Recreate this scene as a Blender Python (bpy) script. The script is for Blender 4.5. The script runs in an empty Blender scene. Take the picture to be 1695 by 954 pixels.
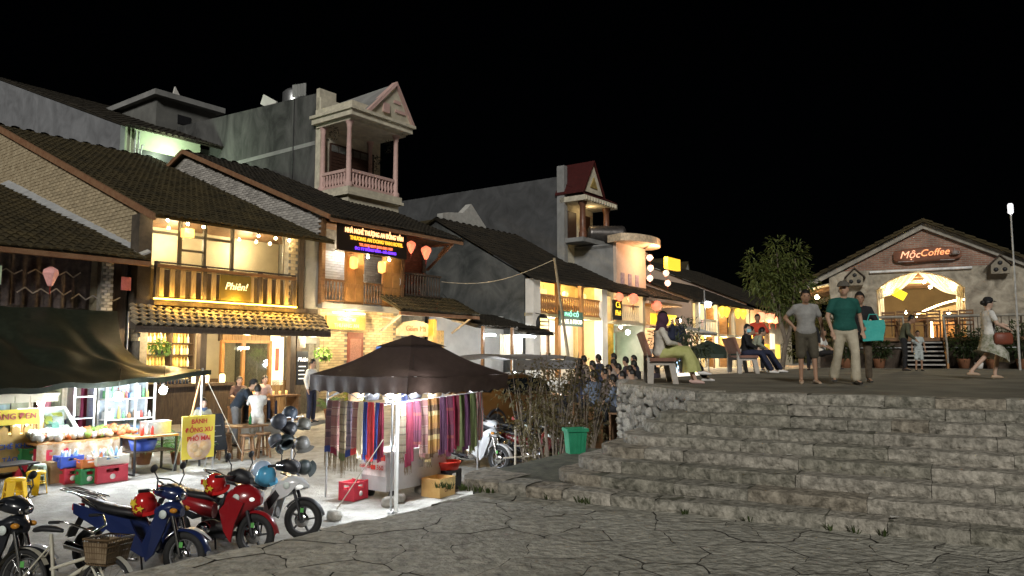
import bpy, bmesh, math, random
from mathutils import Vector, Matrix, Euler, noise
random.seed(7)
PI = math.pi
R = math.radians
scn = bpy.context.scene
C = scn.collection

# ---------------------------------------------------------------- camera, sky, fill sun, exposure
cam_d = bpy.data.cameras.new('camera')
cam_d.sensor_width = 36.0
cam_d.lens = 36.0 * 1250.0 / 1695.0
cam_d.clip_start = 0.05
cam_d.clip_end = 2000
cam = bpy.data.objects.new('camera', cam_d)
C.objects.link(cam)
cam.location = (0, 0, 1.6)
cam.rotation_euler = (R(90 + 5.1655), 0, 0)
scn.camera = cam

SUN_EL, SUN_AZ = R(28), R(186)          # soft fill added from behind the camera, standing in for plaza lamps
w = bpy.data.worlds.new('World')
scn.world = w
w.use_nodes = True
nt = w.node_tree
bg = nt.nodes['Background']
sky = nt.nodes.new('ShaderNodeTexSky')
sky.sky_type = 'NISHITA'
sky.sun_disc = False
sky.sun_elevation = SUN_EL
sky.sun_rotation = SUN_AZ
nt.links.new(sky.outputs[0], bg.inputs[0])
bg.inputs[1].default_value = 0.00004
sd = bpy.data.lights.new('fill_sun', 'SUN')
sd.energy = 0.86
sd.angle = R(12)
sd.color = (1.0, 0.97, 0.90)
so = bpy.data.objects.new('fill_sun', sd)
C.objects.link(so)
dirv = Vector((math.sin(SUN_AZ) * math.cos(SUN_EL), math.cos(SUN_AZ) * math.cos(SUN_EL), math.sin(SUN_EL)))
so.rotation_euler = dirv.to_track_quat('Z', 'Y').to_euler()
scn.view_settings.view_transform = 'Standard'
scn.view_settings.look = 'None'
scn.view_settings.exposure = 1.18
scn.view_settings.gamma = 1.0
scn.view_settings.use_curve_mapping = False
scn.render.engine = 'CYCLES'
scn.cycles.use_denoising = True
scn.cycles.max_bounces = 6
scn.cycles.diffuse_bounces = 3
scn.cycles.glossy_bounces = 3
scn.cycles.transparent_max_bounces = 12
scn.cycles.sample_clamp_indirect = 4
scn.cycles.caustics_reflective = False
scn.cycles.caustics_refractive = False

# ---------------------------------------------------------------- frames
ANG = R(53.497)
OX, OY = -9.66324, 20.0
UX, UY = math.cos(ANG), math.sin(ANG)


def W(x, y, z=0.0):
    """street frame (along the street, towards the houses, up) to world"""
    return Vector((OX + UX * x - UY * y, OY + UY * x + UX * y, z))


def SF(p):
    dx, dy = p[0] - OX, p[1] - OY
    return dx * UX + dy * UY, -dx * UY + dy * UX


def zst(x):
    if x < 1:
        return -0.6
    if x < 14:
        return -0.6 + 0.085 * (x - 1)
    return min(0.505 + 0.02 * (x - 14), 0.85)


def zsf(x, y):
    """street surface: climbs away from the camera, falls towards the plaza wall"""
    return zst(x) - 0.055 * min(max(-3 - y, 0), 8.5)


def ST(x, y, dz=0.0):
    return W(x, y, zsf(x, y) + dz)


def GW(x, y, dz=0.0):
    """street point under world x, y"""
    return Vector((x, y, zsf(*SF((x, y))) + dz))


SX, SY, NX, NY = 0.859, -0.511, 0.511, 0.859


def SN(s, n, z=0.0):
    """steps frame (along the steps, up the flight)"""
    return Vector((SX * s + NX * n, SY * s + NY * n, z))


def zter(n):
    return 1.09 + 0.0075 * min(max(n - 10.5, 0), 14)


def TW(x, y):
    """point on the terrace under world x, y"""
    return Vector((x, y, zter(NX * x + NY * y)))


# ---------------------------------------------------------------- mesh builder
class MB:
    def __init__(s):
        s.v = []
        s.f = []
        s.sm = []
        s.mi = []
        s.m = 0

    def add(s, vs, fs, sm=False):
        o = len(s.v)
        s.v += [tuple(v) for v in vs]
        for f in fs:
            s.f.append(tuple(i + o for i in f))
            s.sm.append(sm)
            s.mi.append(s.m)
        return s

    def poly(s, pts):
        return s.add(pts, [tuple(range(len(pts)))])

    def box(s, x0, x1, y0, y1, z0, z1):
        vs = [(x, y, z) for z in (z0, z1) for y in (y0, y1) for x in (x0, x1)]
        return s.add(vs, [(0, 2, 3, 1), (4, 5, 7, 6), (0, 1, 5, 4), (2, 6, 7, 3), (0, 4, 6, 2), (1, 3, 7, 5)])

    def cb(s, c, d, rot=(0, 0, 0)):
        m = Euler(rot).to_matrix()
        c = Vector(c)
        vs = [c + m @ Vector((d[0] * x / 2, d[1] * y / 2, d[2] * z / 2)) for z in (-1, 1) for y in (-1, 1) for x in (-1, 1)]
        return s.add(vs, [(0, 2, 3, 1), (4, 5, 7, 6), (0, 1, 5, 4), (2, 6, 7, 3), (0, 4, 6, 2), (1, 3, 7, 5)])

    def bar(s, a, b, w, h=None):
        """square bar from a to b"""
        a, b = Vector(a), Vector(b)
        h = h or w
        d = (b - a).normalized()
        u = d.cross(Vector((0, 0, 1)))
        u = u.normalized() if u.length > 1e-4 else Vector((1, 0, 0))
        t = u.cross(d)
        vs = [p + u * w / 2 * i + t * h / 2 * j for p in (a, b) for j in (-1, 1) for i in (-1, 1)]
        return s.add(vs, [(0, 2, 3, 1), (4, 5, 7, 6), (0, 1, 5, 4), (2, 6, 7, 3), (0, 4, 6, 2), (1, 3, 7, 5)])

    def tube(s, pts, r, n=8, caps=True, flat=None):
        """tube through points; r number or list; flat=(sx,sy) squashes rings"""
        pts = [Vector(p) for p in pts]
        k = len(pts)
        rs = r if isinstance(r, (list, tuple)) else [r] * k
        vs = []
        ref = None
        for i, p in enumerate(pts):
            d = (pts[min(i + 1, k - 1)] - pts[max(i - 1, 0)]).normalized()
            if ref is None:
                ref = d.cross(Vector((0, 0, 1)))
                if ref.length < 1e-3:
                    ref = Vector((1, 0, 0))
            u = (ref - d * ref.dot(d)).normalized()
            ref = u
            t = d.cross(u)
            fx, fy = flat or (1, 1)
            for j in range(n):
                a = 2 * PI * j / n
                vs.append(p + u * math.cos(a) * rs[i] * fx + t * math.sin(a) * rs[i] * fy)
        fs = []
        for i in range(k - 1):
            for j in range(n):
                j2 = (j + 1) % n
                fs.append((i * n + j, i * n + j2, (i + 1) * n + j2, (i + 1) * n + j))
        s.add(vs, fs, True)
        if caps:
            s.poly([vs[j] for j in range(n)][::-1])
            s.poly([vs[(k - 1) * n + j] for j in range(n)])
        return s

    def lathe(s, prof, c=(0, 0, 0), n=14, ax='z', rot=0, sm=True):
        """profile of (radius, height) turned about an axis"""
        vs = []
        for r_, h in prof:
            for j in range(n):
                a = 2 * PI * j / n + rot
                x, y = r_ * math.cos(a), r_ * math.sin(a)
                p = {'z': (x, y, h), 'y': (x, h, y), 'x': (h, x, y)}[ax]
                vs.append((p[0] + c[0], p[1] + c[1], p[2] + c[2]))
        fs = []
        for i in range(len(prof) - 1):
            for j in range(n):
                j2 = (j + 1) % n
                fs.append((i * n + j, i * n + j2, (i + 1) * n + j2, (i + 1) * n + j))
        return s.add(vs, fs, sm)

    def ball(s, c, r, nu=12, nv=8, rot=None):
        rx, ry, rz = r if isinstance(r, (list, tuple)) else (r, r, r)
        m = Euler(rot).to_matrix() if rot else None
        vs = []
        for i in range(nv + 1):
            th = PI * i / nv
            for j in range(nu):
                a = 2 * PI * j / nu
                p = Vector((rx * math.sin(th) * math.cos(a), ry * math.sin(th) * math.sin(a), rz * math.cos(th)))
                if m:
                    p = m @ p
                vs.append(p + Vector(c))
        fs = []
        for i in range(nv):
            for j in range(nu):
                j2 = (j + 1) % nu
                fs.append((i * nu + j, (i + 1) * nu + j, (i + 1) * nu + j2, i * nu + j2))
        return s.add(vs, fs, True)

    def torus(s, c, Rr, r, ax='y', n=24, m=8, flat=1.0):
        vs = []
        for i in range(n):
            a = 2 * PI * i / n
            for j in range(m):
                b = 2 * PI * j / m
                q = Rr + r * math.cos(b)
                x, y, h = q * math.cos(a), q * math.sin(a), r * math.sin(b) * flat
                p = {'z': (x, y, h), 'y': (x, h, y), 'x': (h, x, y)}[ax]
                vs.append((p[0] + c[0], p[1] + c[1], p[2] + c[2]))
        fs = [(i * m + j, ((i + 1) % n) * m + j, ((i + 1) % n) * m + (j + 1) % m, i * m + (j + 1) % m) for i in range(n) for j in range(m)]
        return s.add(vs, fs, True)

    def grid(s, fn, nu, nv, sm=True):
        vs = [fn(i / nu, j / nv) for j in range(nv + 1) for i in range(nu + 1)]
        fs = [(j * (nu + 1) + i, j * (nu + 1) + i + 1, (j + 1) * (nu + 1) + i + 1, (j + 1) * (nu + 1) + i) for j in range(nv) for i in range(nu)]
        return s.add(vs, fs, sm)

    def prism(s, pts, d):
        """extrude a planar polygon of 3d points by vector d"""
        d = Vector(d)
        a = [Vector(p) for p in pts]
        n = len(a)
        s.add(a + [p + d for p in a], [tuple(range(n))[::-1], tuple(range(n, 2 * n))] + [(i, (i + 1) % n, n + (i + 1) % n, n + i) for i in range(n)])
        return s

    def loft(s, secs, n=14, power=2.4, caps=True):
        """super-ellipse sections along x: (x, zc, half width, half height[, yc])"""
        vs = []
        for q in secs:
            x, zc, hw, hh = q[:4]
            yc = q[4] if len(q) > 4 else 0
            for j in range(n):
                a = 2 * PI * j / n
                ca, sa = math.cos(a), math.sin(a)
                vs.append((x, yc + hw * math.copysign(abs(ca) ** (2 / power), ca), zc + hh * math.copysign(abs(sa) ** (2 / power), sa)))
        k = len(secs)
        fs = [(i * n + j, i * n + (j + 1) % n, (i + 1) * n + (j + 1) % n, (i + 1) * n + j) for i in range(k - 1) for j in range(n)]
        s.add(vs, fs, True)
        if caps:
            s.poly(vs[:n][::-1])
            s.poly(vs[-n:])
        return s

    def mesh(s, name, mat, off=None):
        me = bpy.data.meshes.new(name)
        vs = s.v if off is None else [(v[0] - off[0], v[1] - off[1], v[2] - off[2]) for v in s.v]
        me.from_pydata(vs, [], s.f)
        me.polygons.foreach_set('use_smooth', s.sm)
        for m in (mat if isinstance(mat, (list, tuple)) else [mat]):
            me.materials.append(m)
        if any(s.mi):
            me.polygons.foreach_set('material_index', s.mi)
        me.update()
        return me

    def build(s, name, mat, parent=None, label=None):
        off = OFF.get(parent.name) if parent else None
        o = bpy.data.objects.new(name, s.mesh(name, mat, off))
        C.objects.link(o)
        if parent:
            o.parent = parent
            if off is not None:
                OFF[o.name] = off
        if label:
            o['label'] = label
        return o


OFF = {}


def tag(o, label=None, cat=None, group=None, kind=None):
    if label:
        o['label'] = label
    if cat:
        o['category'] = cat
    if group:
        o['group'] = group
    if kind:
        o['kind'] = kind
    return o


def thing(name, label, cat, loc=(0, 0, 0), rz=0.0, group=None, off=None):
    """Empty at the base of a thing; off = builder coordinates of that base"""
    o = bpy.data.objects.new(name, None)
    o.empty_display_size = 0.2
    C.objects.link(o)
    o.location = loc
    o.rotation_euler = (0, 0, rz)
    tag(o, label, cat, group)
    if off is not None:
        OFF[o.name] = Vector(off)
    return o


def house(name, label, x, y=0.0, cat='house', group=None):
    """a thing whose parts are written in street frame coordinates"""
    z = zst(x)
    return thing(name, label, cat, W(x, y, z), ANG, group, (x, y, z))


def piece(name, me, parent, loc, rot=(0, 0, 0), scale=(1, 1, 1)):
    o = bpy.data.objects.new(name, me)
    C.objects.link(o)
    o.parent = parent
    off = OFF.get(parent.name)
    loc = Vector(loc)
    o.location = loc - off if off is not None else loc
    o.rotation_euler = rot
    o.scale = scale
    return o


def copy_tree(o, parent=None):
    c = o.copy()
    C.objects.link(c)
    c.parent = parent
    if o.name in OFF:
        OFF[c.name] = OFF[o.name]
    for ch in list(o.children):
        copy_tree(ch, c)
    return c


def solo(mb, name, mat, label, cat, loc=(0, 0, 0), rz=0.0, group=None):
    o = mb.build(name, mat)
    o.location = loc
    o.rotation_euler = (0, 0, rz)
    return tag(o, label, cat, group)


def struct(mb, name, mat):
    return tag(mb.build(name, mat), kind='structure')


# ---------------------------------------------------------------- materials
MATS = {}


def M(name, col, rough=0.8, var=0.3, scale=5.0, bump=0.25, bs=40.0, metal=0.0, col2=None, spec=0.4, emit=0.0, stretch=None, rnd=0.0, coat=0.0, dist=0.0, bd=0.02):
    if name in MATS:
        return MATS[name]
    m = bpy.data.materials.new(name)
    MATS[name] = m
    m.use_nodes = True
    N, L = m.node_tree.nodes, m.node_tree.links
    b = N['Principled BSDF']
    b.inputs['Roughness'].default_value = rough
    b.inputs['Metallic'].default_value = metal
    b.inputs['Specular IOR Level'].default_value = spec
    if coat:
        b.inputs['Coat Weight'].default_value = coat
        b.inputs['Coat Roughness'].default_value = 0.08
    tc = N.new('ShaderNodeTexCoord')
    src = tc.outputs['Object']
    if stretch:
        mp = N.new('ShaderNodeMapping')
        mp.inputs['Scale'].default_value = stretch
        L.new(src, mp.inputs['Vector'])
        src = mp.outputs[0]
    c2 = col2 or tuple(min(1, c * (1 + var)) for c in col)
    c1 = col if col2 else tuple(c * (1 - var) for c in col)
    if var or col2:
        n = N.new('ShaderNodeTexNoise')
        n.inputs['Scale'].default_value = scale
        n.inputs['Detail'].default_value = 6
        n.inputs['Roughness'].default_value = 0.62
        n.inputs['Distortion'].default_value = dist
        L.new(src, n.inputs['Vector'])
        rp = N.new('ShaderNodeValToRGB')
        rp.color_ramp.elements[0].position = 0.33
        rp.color_ramp.elements[1].position = 0.68
        rp.color_ramp.elements[0].color = (*c1, 1)
        rp.color_ramp.elements[1].color = (*c2, 1)
        L.new(n.outputs['Fac'], rp.inputs[0])
        out = rp.outputs[0]
        if rnd:
            oi = N.new('ShaderNodeObjectInfo')
            ml = N.new('ShaderNodeMath')
            ml.operation = 'MULTIPLY_ADD'
            ml.inputs[1].default_value = 2 * rnd
            ml.inputs[2].default_value = 1 - rnd
            L.new(oi.outputs['Random'], ml.inputs[0])
            vm = N.new('ShaderNodeVectorMath')
            vm.operation = 'SCALE'
            L.new(out, vm.inputs[0])
            L.new(ml.outputs[0], vm.inputs['Scale'])
            out = vm.outputs[0]
        L.new(out, b.inputs['Base Color'])
    else:
        b.inputs['Base Color'].default_value = (*col, 1)
    if bump:
        n2 = N.new('ShaderNodeTexNoise')
        n2.inputs['Scale'].default_value = bs
        n2.inputs['Detail'].default_value = 5
        L.new(src, n2.inputs['Vector'])
        bp = N.new('ShaderNodeBump')
        bp.inputs['Strength'].default_value = bump
        bp.inputs['Distance'].default_value = bd
        L.new(n2.outputs['Fac'], bp.inputs['Height'])
        L.new(bp.outputs[0], b.inputs['Normal'])
    if emit:
        b.inputs['Emission Color'].default_value = (*col, 1)
        b.inputs['Emission Strength'].default_value = emit
    return m


def EM(name, col, strength):
    if name in MATS:
        return MATS[name]
    m = bpy.data.materials.new(name)
    MATS[name] = m
    m.use_nodes = True
    N, L = m.node_tree.nodes, m.node_tree.links
    b = N['Principled BSDF']
    b.inputs['Base Color'].default_value = (*col, 1)
    b.inputs['Emission Color'].default_value = (*col, 1)
    b.inputs['Emission Strength'].default_value = strength
    return m


def GL(name, col=(0.9, 0.95, 0.93), fac=0.12, rough=0.03):
    """thin glass: see-through with a faint reflection"""
    if name in MATS:
        return MATS[name]
    m = bpy.data.materials.new(name)
    MATS[name] = m
    m.use_nodes = True
    N, L = m.node_tree.nodes, m.node_tree.links
    N.remove(N['Principled BSDF'])
    t = N.new('ShaderNodeBsdfTransparent')
    t.inputs[0].default_value = (*col, 1)
    g = N.new('ShaderNodeBsdfGlossy')
    g.inputs['Roughness'].default_value = rough
    x = N.new('ShaderNodeMixShader')
    x.inputs[0].default_value = fac
    L.new(t.outputs[0], x.inputs[1])
    L.new(g.outputs[0], x.inputs[2])
    L.new(x.outputs[0], N['Material Output'].inputs['Surface'])
    return m


def LEAF(name, col, col2, trans=0.35):
    if name in MATS:
        return MATS[name]
    m = M(name, col, 0.55, col2=col2, scale=2.2, bump=0, rnd=0.1)
    N, L = m.node_tree.nodes, m.node_tree.links
    b = N['Principled BSDF']
    tr = N.new('ShaderNodeBsdfTranslucent')
    x = N.new('ShaderNodeMixShader')
    x.inputs[0].default_value = trans
    lk = b.inputs['Base Color'].links[0].from_socket
    L.new(lk, tr.inputs['Color'])
    L.new(b.outputs[0], x.inputs[1])
    L.new(tr.outputs[0], x.inputs[2])
    L.new(x.outputs[0], N['Material Output'].inputs['Surface'])
    return m


def CLOTH(name, col, trans=0.3, col2=None, emit=0, rough=0.85):
    if name in MATS:
        return MATS[name]
    m = M(name, col, rough, col2=col2, var=0.18, scale=9, bump=0.15, bs=120)
    N, L = m.node_tree.nodes, m.node_tree.links
    b = N['Principled BSDF']
    tr = N.new('ShaderNodeBsdfTranslucent')
    x = N.new('ShaderNodeMixShader')
    x.inputs[0].default_value = trans
    L.new(b.inputs['Base Color'].links[0].from_socket, tr.inputs['Color'])
    L.new(b.outputs[0], x.inputs[1])
    L.new(tr.outputs[0], x.inputs[2])
    L.new(x.outputs[0], N['Material Output'].inputs['Surface'])
    return m


def STRIPE(name, cols, period, axis=2, rough=0.85, warp=0.0):
    """woven bands: a list of (position 0..1, colour) repeated along an object axis"""
    if name in MATS:
        return MATS[name]
    m = bpy.data.materials.new(name)
    MATS[name] = m
    m.use_nodes = True
    N, L = m.node_tree.nodes, m.node_tree.links
    b = N['Principled BSDF']
    b.inputs['Roughness'].default_value = rough
    tc = N.new('ShaderNodeTexCoord')
    sp = N.new('ShaderNodeSeparateXYZ')
    L.new(tc.outputs['Object'], sp.inputs[0])
    d = N.new('ShaderNodeMath')
    d.operation = 'DIVIDE'
    d.inputs[1].default_value = period
    L.new(sp.outputs[axis], d.inputs[0])
    fr = N.new('ShaderNodeMath')
    fr.operation = 'FRACT'
    L.new(d.outputs[0], fr.inputs[0])
    rp = N.new('ShaderNodeValToRGB')
    rp.color_ramp.interpolation = 'CONSTANT'
    e = rp.color_ramp.elements
    e[0].position, e[0].color = 0, (*cols[0][1], 1)
    e[1].position, e[1].color = cols[1][0], (*cols[1][1], 1)
    for p, c in cols[2:]:
        q = e.new(p)
        q.color = (*c, 1)
    L.new(fr.outputs[0], rp.inputs[0])
    n = N.new('ShaderNodeTexNoise')
    n.inputs['Scale'].default_value = 60
    L.new(tc.outputs['Object'], n.inputs['Vector'])
    mx = N.new('ShaderNodeMix')
    mx.data_type = 'RGBA'
    mx.blend_type = 'MULTIPLY'
    mx.inputs[0].default_value = 0.5
    L.new(rp.outputs[0], mx.inputs[6])
    L.new(n.outputs['Color'], mx.inputs[7])
    L.new(mx.outputs[2], b.inputs['Base Color'])
    tr = N.new('ShaderNodeBsdfTranslucent')
    x = N.new('ShaderNodeMixShader')
    x.inputs[0].default_value = 0.3
    L.new(mx.outputs[2], tr.inputs['Color'])
    L.new(b.outputs[0], x.inputs[1])
    L.new(tr.outputs[0], x.inputs[2])
    L.new(x.outputs[0], N['Material Output'].inputs['Surface'])
    return m


def BRICK(name, c1, c2, mortar, bw=0.24, bh=0.075, axes='xz', rough=0.85, ms=0.012):
    """far brickwork too small to pick apart"""
    if name in MATS:
        return MATS[name]
    m = bpy.data.materials.new(name)
    MATS[name] = m
    m.use_nodes = True
    N, L = m.node_tree.nodes, m.node_tree.links
    b = N['Principled BSDF']
    b.inputs['Roughness'].default_value = rough
    tc = N.new('ShaderNodeTexCoord')
    sp = N.new('ShaderNodeSeparateXYZ')
    cm = N.new('ShaderNodeCombineXYZ')
    L.new(tc.outputs['Object'], sp.inputs[0])
    L.new(sp.outputs['XYZ'.index(axes[0].upper())], cm.inputs[0])
    L.new(sp.outputs[2], cm.inputs[1])
    t = N.new('ShaderNodeTexBrick')
    t.inputs['Color1'].default_value = (*c1, 1)
    t.inputs['Color2'].default_value = (*c2, 1)
    t.inputs['Mortar'].default_value = (*mortar, 1)
    t.inputs['Scale'].default_value = 1
    t.inputs['Mortar Size'].default_value = ms
    t.inputs['Brick Width'].default_value = bw
    t.inputs['Row Height'].default_value = bh
    L.new(cm.outputs[0], t.inputs['Vector'])
    n = N.new('ShaderNodeTexNoise')
    n.inputs['Scale'].default_value = 1.3
    n.inputs['Detail'].default_value = 8
    L.new(tc.outputs['Object'], n.inputs['Vector'])
    rp = N.new('ShaderNodeValToRGB')
    rp.color_ramp.elements[0].color = (0.45, 0.45, 0.45, 1)
    rp.color_ramp.elements[0].position = 0.35
    rp.color_ramp.elements[1].position = 0.65
    L.new(n.outputs['Fac'], rp.inputs[0])
    mx = N.new('ShaderNodeMix')
    mx.data_type = 'RGBA'
    mx.blend_type = 'MULTIPLY'
    mx.inputs[0].default_value = 0.9
    L.new(t.outputs['Color'], mx.inputs[6])
    L.new(rp.outputs[0], mx.inputs[7])
    L.new(mx.outputs[2], b.inputs['Base Color'])
    bp = N.new('ShaderNodeBump')
    bp.inputs['Strength'].default_value = 0.7
    bp.inputs['Distance'].default_value = 0.02
    bp.invert = True
    L.new(t.outputs['Fac'], bp.inputs['Height'])
    L.new(bp.outputs[0], b.inputs['Normal'])
    return m


def lamp(name, loc, power, col=(1, 0.75, 0.4), r=0.05, parent=None):
    d = bpy.data.lights.new(name, 'POINT')
    d.energy = power
    d.color = col
    d.shadow_soft_size = r
    o = bpy.data.objects.new(name, d)
    C.objects.link(o)
    loc = Vector(loc)
    if parent:
        o.parent = parent
        off = OFF.get(parent.name)
        loc = loc - off if off is not None else loc
    o.location = loc
    return o


def text(name, body, size, mat, parent, loc, rot=(PI / 2, 0, 0), ext=0.01, align='CENTER', shear=0.0, sx=1.0, bold=0.0, world=False):
    cu = bpy.data.curves.new(name, 'FONT')
    cu.body = body
    cu.size = size
    cu.align_x = align
    cu.align_y = 'CENTER'
    cu.extrude = ext
    cu.shear = shear
    cu.offset = bold
    cu.resolution_u = 3
    t = bpy.data.objects.new(name, cu)
    C.objects.link(t)
    dg = bpy.context.evaluated_depsgraph_get()
    me = bpy.data.meshes.new_from_object(t.evaluated_get(dg))
    bpy.data.objects.remove(t)
    bpy.data.curves.remove(cu)
    me.materials.clear()
    me.materials.append(mat)
    return piece(name, me, parent, loc, rot, (sx, 1, 1))


WARM = (1.0, 0.72, 0.36)
YEL = (1.0, 0.58, 0.10)
COOL = (0.86, 0.93, 1.0)
m_concrete = M('weathered concrete', (0.20, 0.20, 0.195), 0.9, col2=(0.34, 0.34, 0.33), scale=0.9, bump=0.3, bs=18, dist=0.6)
m_grey = M('grey render', (0.27, 0.275, 0.28), 0.9, var=0.15, scale=0.6, bump=0.15, bs=25)
m_cream = M('cream plaster', (0.62, 0.56, 0.42), 0.85, var=0.14, scale=1.5, bump=0.12)
m_white = M('white plaster', (0.72, 0.70, 0.66), 0.85, var=0.12, scale=1.5, bump=0.12)
m_roof2 = M('sooty roof tile', (0.012, 0.010, 0.007), 0.92, col2=(0.036, 0.028, 0.017), scale=1.6, bump=0.5, bs=25)
m_roof = M('dark mossy roof tile', (0.024, 0.019, 0.008), 0.92, col2=(0.070, 0.052, 0.020), scale=1.6, bump=0.5, bs=25)
m_tile = M('clay awning tile', (0.16, 0.13, 0.085), 0.85, col2=(0.34, 0.28, 0.19), scale=5, bump=0.4, rnd=0.35)
m_wood = M('brown timber', (0.13, 0.065, 0.028), 0.6, col2=(0.24, 0.13, 0.06), scale=3, bump=0.2, stretch=(1, 1, 6))
m_wood2 = M('honey timber', (0.30, 0.14, 0.045), 0.5, col2=(0.46, 0.24, 0.09), scale=4, bump=0.15, stretch=(6, 6, 1))
m_dark = M('dark old timber', (0.045, 0.032, 0.024), 0.75, col2=(0.09, 0.065, 0.045), scale=5, bump=0.3, stretch=(6, 6, 1))
m_black = M('black painted metal', (0.02, 0.02, 0.022), 0.45, var=0.1, bump=0)
m_steel = M('galvanised steel', (0.52, 0.53, 0.54), 0.35, var=0.12, scale=12, bump=0.05, metal=0.85)
m_bulb = EM('glowing bulb', (1.0, 0.80, 0.45), 40)
m_led = EM('white led tube', (0.95, 0.98, 1.0), 30)
m_glass = GL('window glass')
m_rope = M('rope', (0.35, 0.32, 0.26), 0.9, bump=0)
m_pot = M('terracotta', (0.33, 0.15, 0.08), 0.8, var=0.2, bump=0.2)
# ---------------------------------------------------------------- ground, street, plaza, steps, terrace
m_ground = M('bare ground', (0.07, 0.065, 0.055), 0.95, var=0.3, scale=0.4, bump=0.3)
m_street = M('worn cement street', (0.22, 0.21, 0.185), 0.85, col2=(0.40, 0.385, 0.35), scale=3.2, bump=1.0, bs=26)
m_plaza = M('dirt between flagstones', (0.065, 0.06, 0.05), 0.95, var=0.5, scale=3, bump=0.5)
m_flag = M('flagstone', (0.23, 0.222, 0.185), 0.8, col2=(0.52, 0.50, 0.43), scale=9, bump=1.0, bs=13, rnd=0.12, dist=0.3, bd=.06)
m_step = M('step stone', (0.13, 0.125, 0.10), 0.9, col2=(0.46, 0.43, 0.365), scale=12, bump=1.0, bs=18, rnd=0.08, dist=0.3, bd=.04)
m_steps = [m_step, m_step, M('step stone mossy', (0.10, 0.098, 0.075), 0.92, col2=(0.40, 0.375, 0.31), scale=10, bump=1.0, bs=18, rnd=0.08, dist=0.4, bd=.04), M('step stone pale', (0.15, 0.14, 0.115), 0.9, col2=(0.52, 0.48, 0.41), scale=11, bump=1.0, bs=18, rnd=0.08, dist=0.3, bd=.04), M('step stone rusty', (0.12, 0.105, 0.08), 0.9, col2=(0.45, 0.40, 0.32), scale=10, bump=1.0, bs=18, rnd=0.08, dist=0.4, bd=.04)]
m_rub = M('rubble stone', (0.24, 0.23, 0.20), 0.85, col2=(0.50, 0.47, 0.42), scale=5, bump=0.6, bs=22, rnd=0.3)
m_mort = M('mossy mortar', (0.10, 0.098, 0.07), 0.95, var=0.45, scale=6, bump=0.6)
m_terr = M('terrace paving', (0.10, 0.092, 0.07), 0.88, col2=(0.21, 0.195, 0.155), scale=1.2, bump=0.6, bs=22)
m_moss = M('moss', (0.05, 0.065, 0.025), 0.95, var=0.4, scale=20, bump=0.5)

struct(MB().poly([(-700, -700, -1.3), (700, -700, -1.3), (700, 700, -1.3), (-700, 700, -1.3)]), 'ground', m_ground)


def street_pt(u, v):
    x = -40 + 150 * u
    y = -14.6 + 18.0 * v
    p = W(x, y, zsf(x, y) + 0.012 * noise.noise(Vector((x * .8, y * .8, 3))))
    return p


struct(MB().grid(street_pt, 150, 18), 'street', m_street)

# plaza platform: base body with the flagstones as pieces
plaza = MB()
edge = []
for i in range(41):
    x = -22 + i * 1.0
    edge.append(W(x, -14.0 + 0.10 * noise.noise(Vector((x * 1.7, 0, 0))) + (0.45 if x > -2.2 else 0), -0.03))
back = [W(18, -30, -0.03), W(-22, -30, -0.03)]
plaza.prism([p for p in edge + back], (0, 0, -1.2))
plaza = struct(plaza, 'plaza', m_plaza)


def clip(poly, nx, ny, d):
    """keep the side nx*x+ny*y<=d"""
    out = []
    for i in range(len(poly)):
        a, b = poly[i], poly[(i + 1) % len(poly)]
        da, db = nx * a[0] + ny * a[1] - d, nx * b[0] + ny * b[1] - d
        if da <= 0:
            out.append(a)
        if da * db < 0:
            t = da / (da - db)
            out.append((a[0] + (b[0] - a[0]) * t, a[1] + (b[1] - a[1]) * t))
    return out


def voronoi(seeds, rad):
    cells = []
    for i, a in enumerate(seeds):
        poly = [(a[0] + rad * math.cos(k * PI / 4), a[1] + rad * math.sin(k * PI / 4)) for k in range(8)]
        for j, b in enumerate(seeds):
            if j == i:
                continue
            dx, dy = b[0] - a[0], b[1] - a[1]
            if dx * dx + dy * dy > 4 * rad * rad:
                continue
            poly = clip(poly, dx, dy, (b[0] ** 2 + b[1] ** 2 - a[0] ** 2 - a[1] ** 2) / 2)
            if len(poly) < 3:
                break
        if len(poly) >= 3:
            cells.append((a, poly))
    return cells


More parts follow.
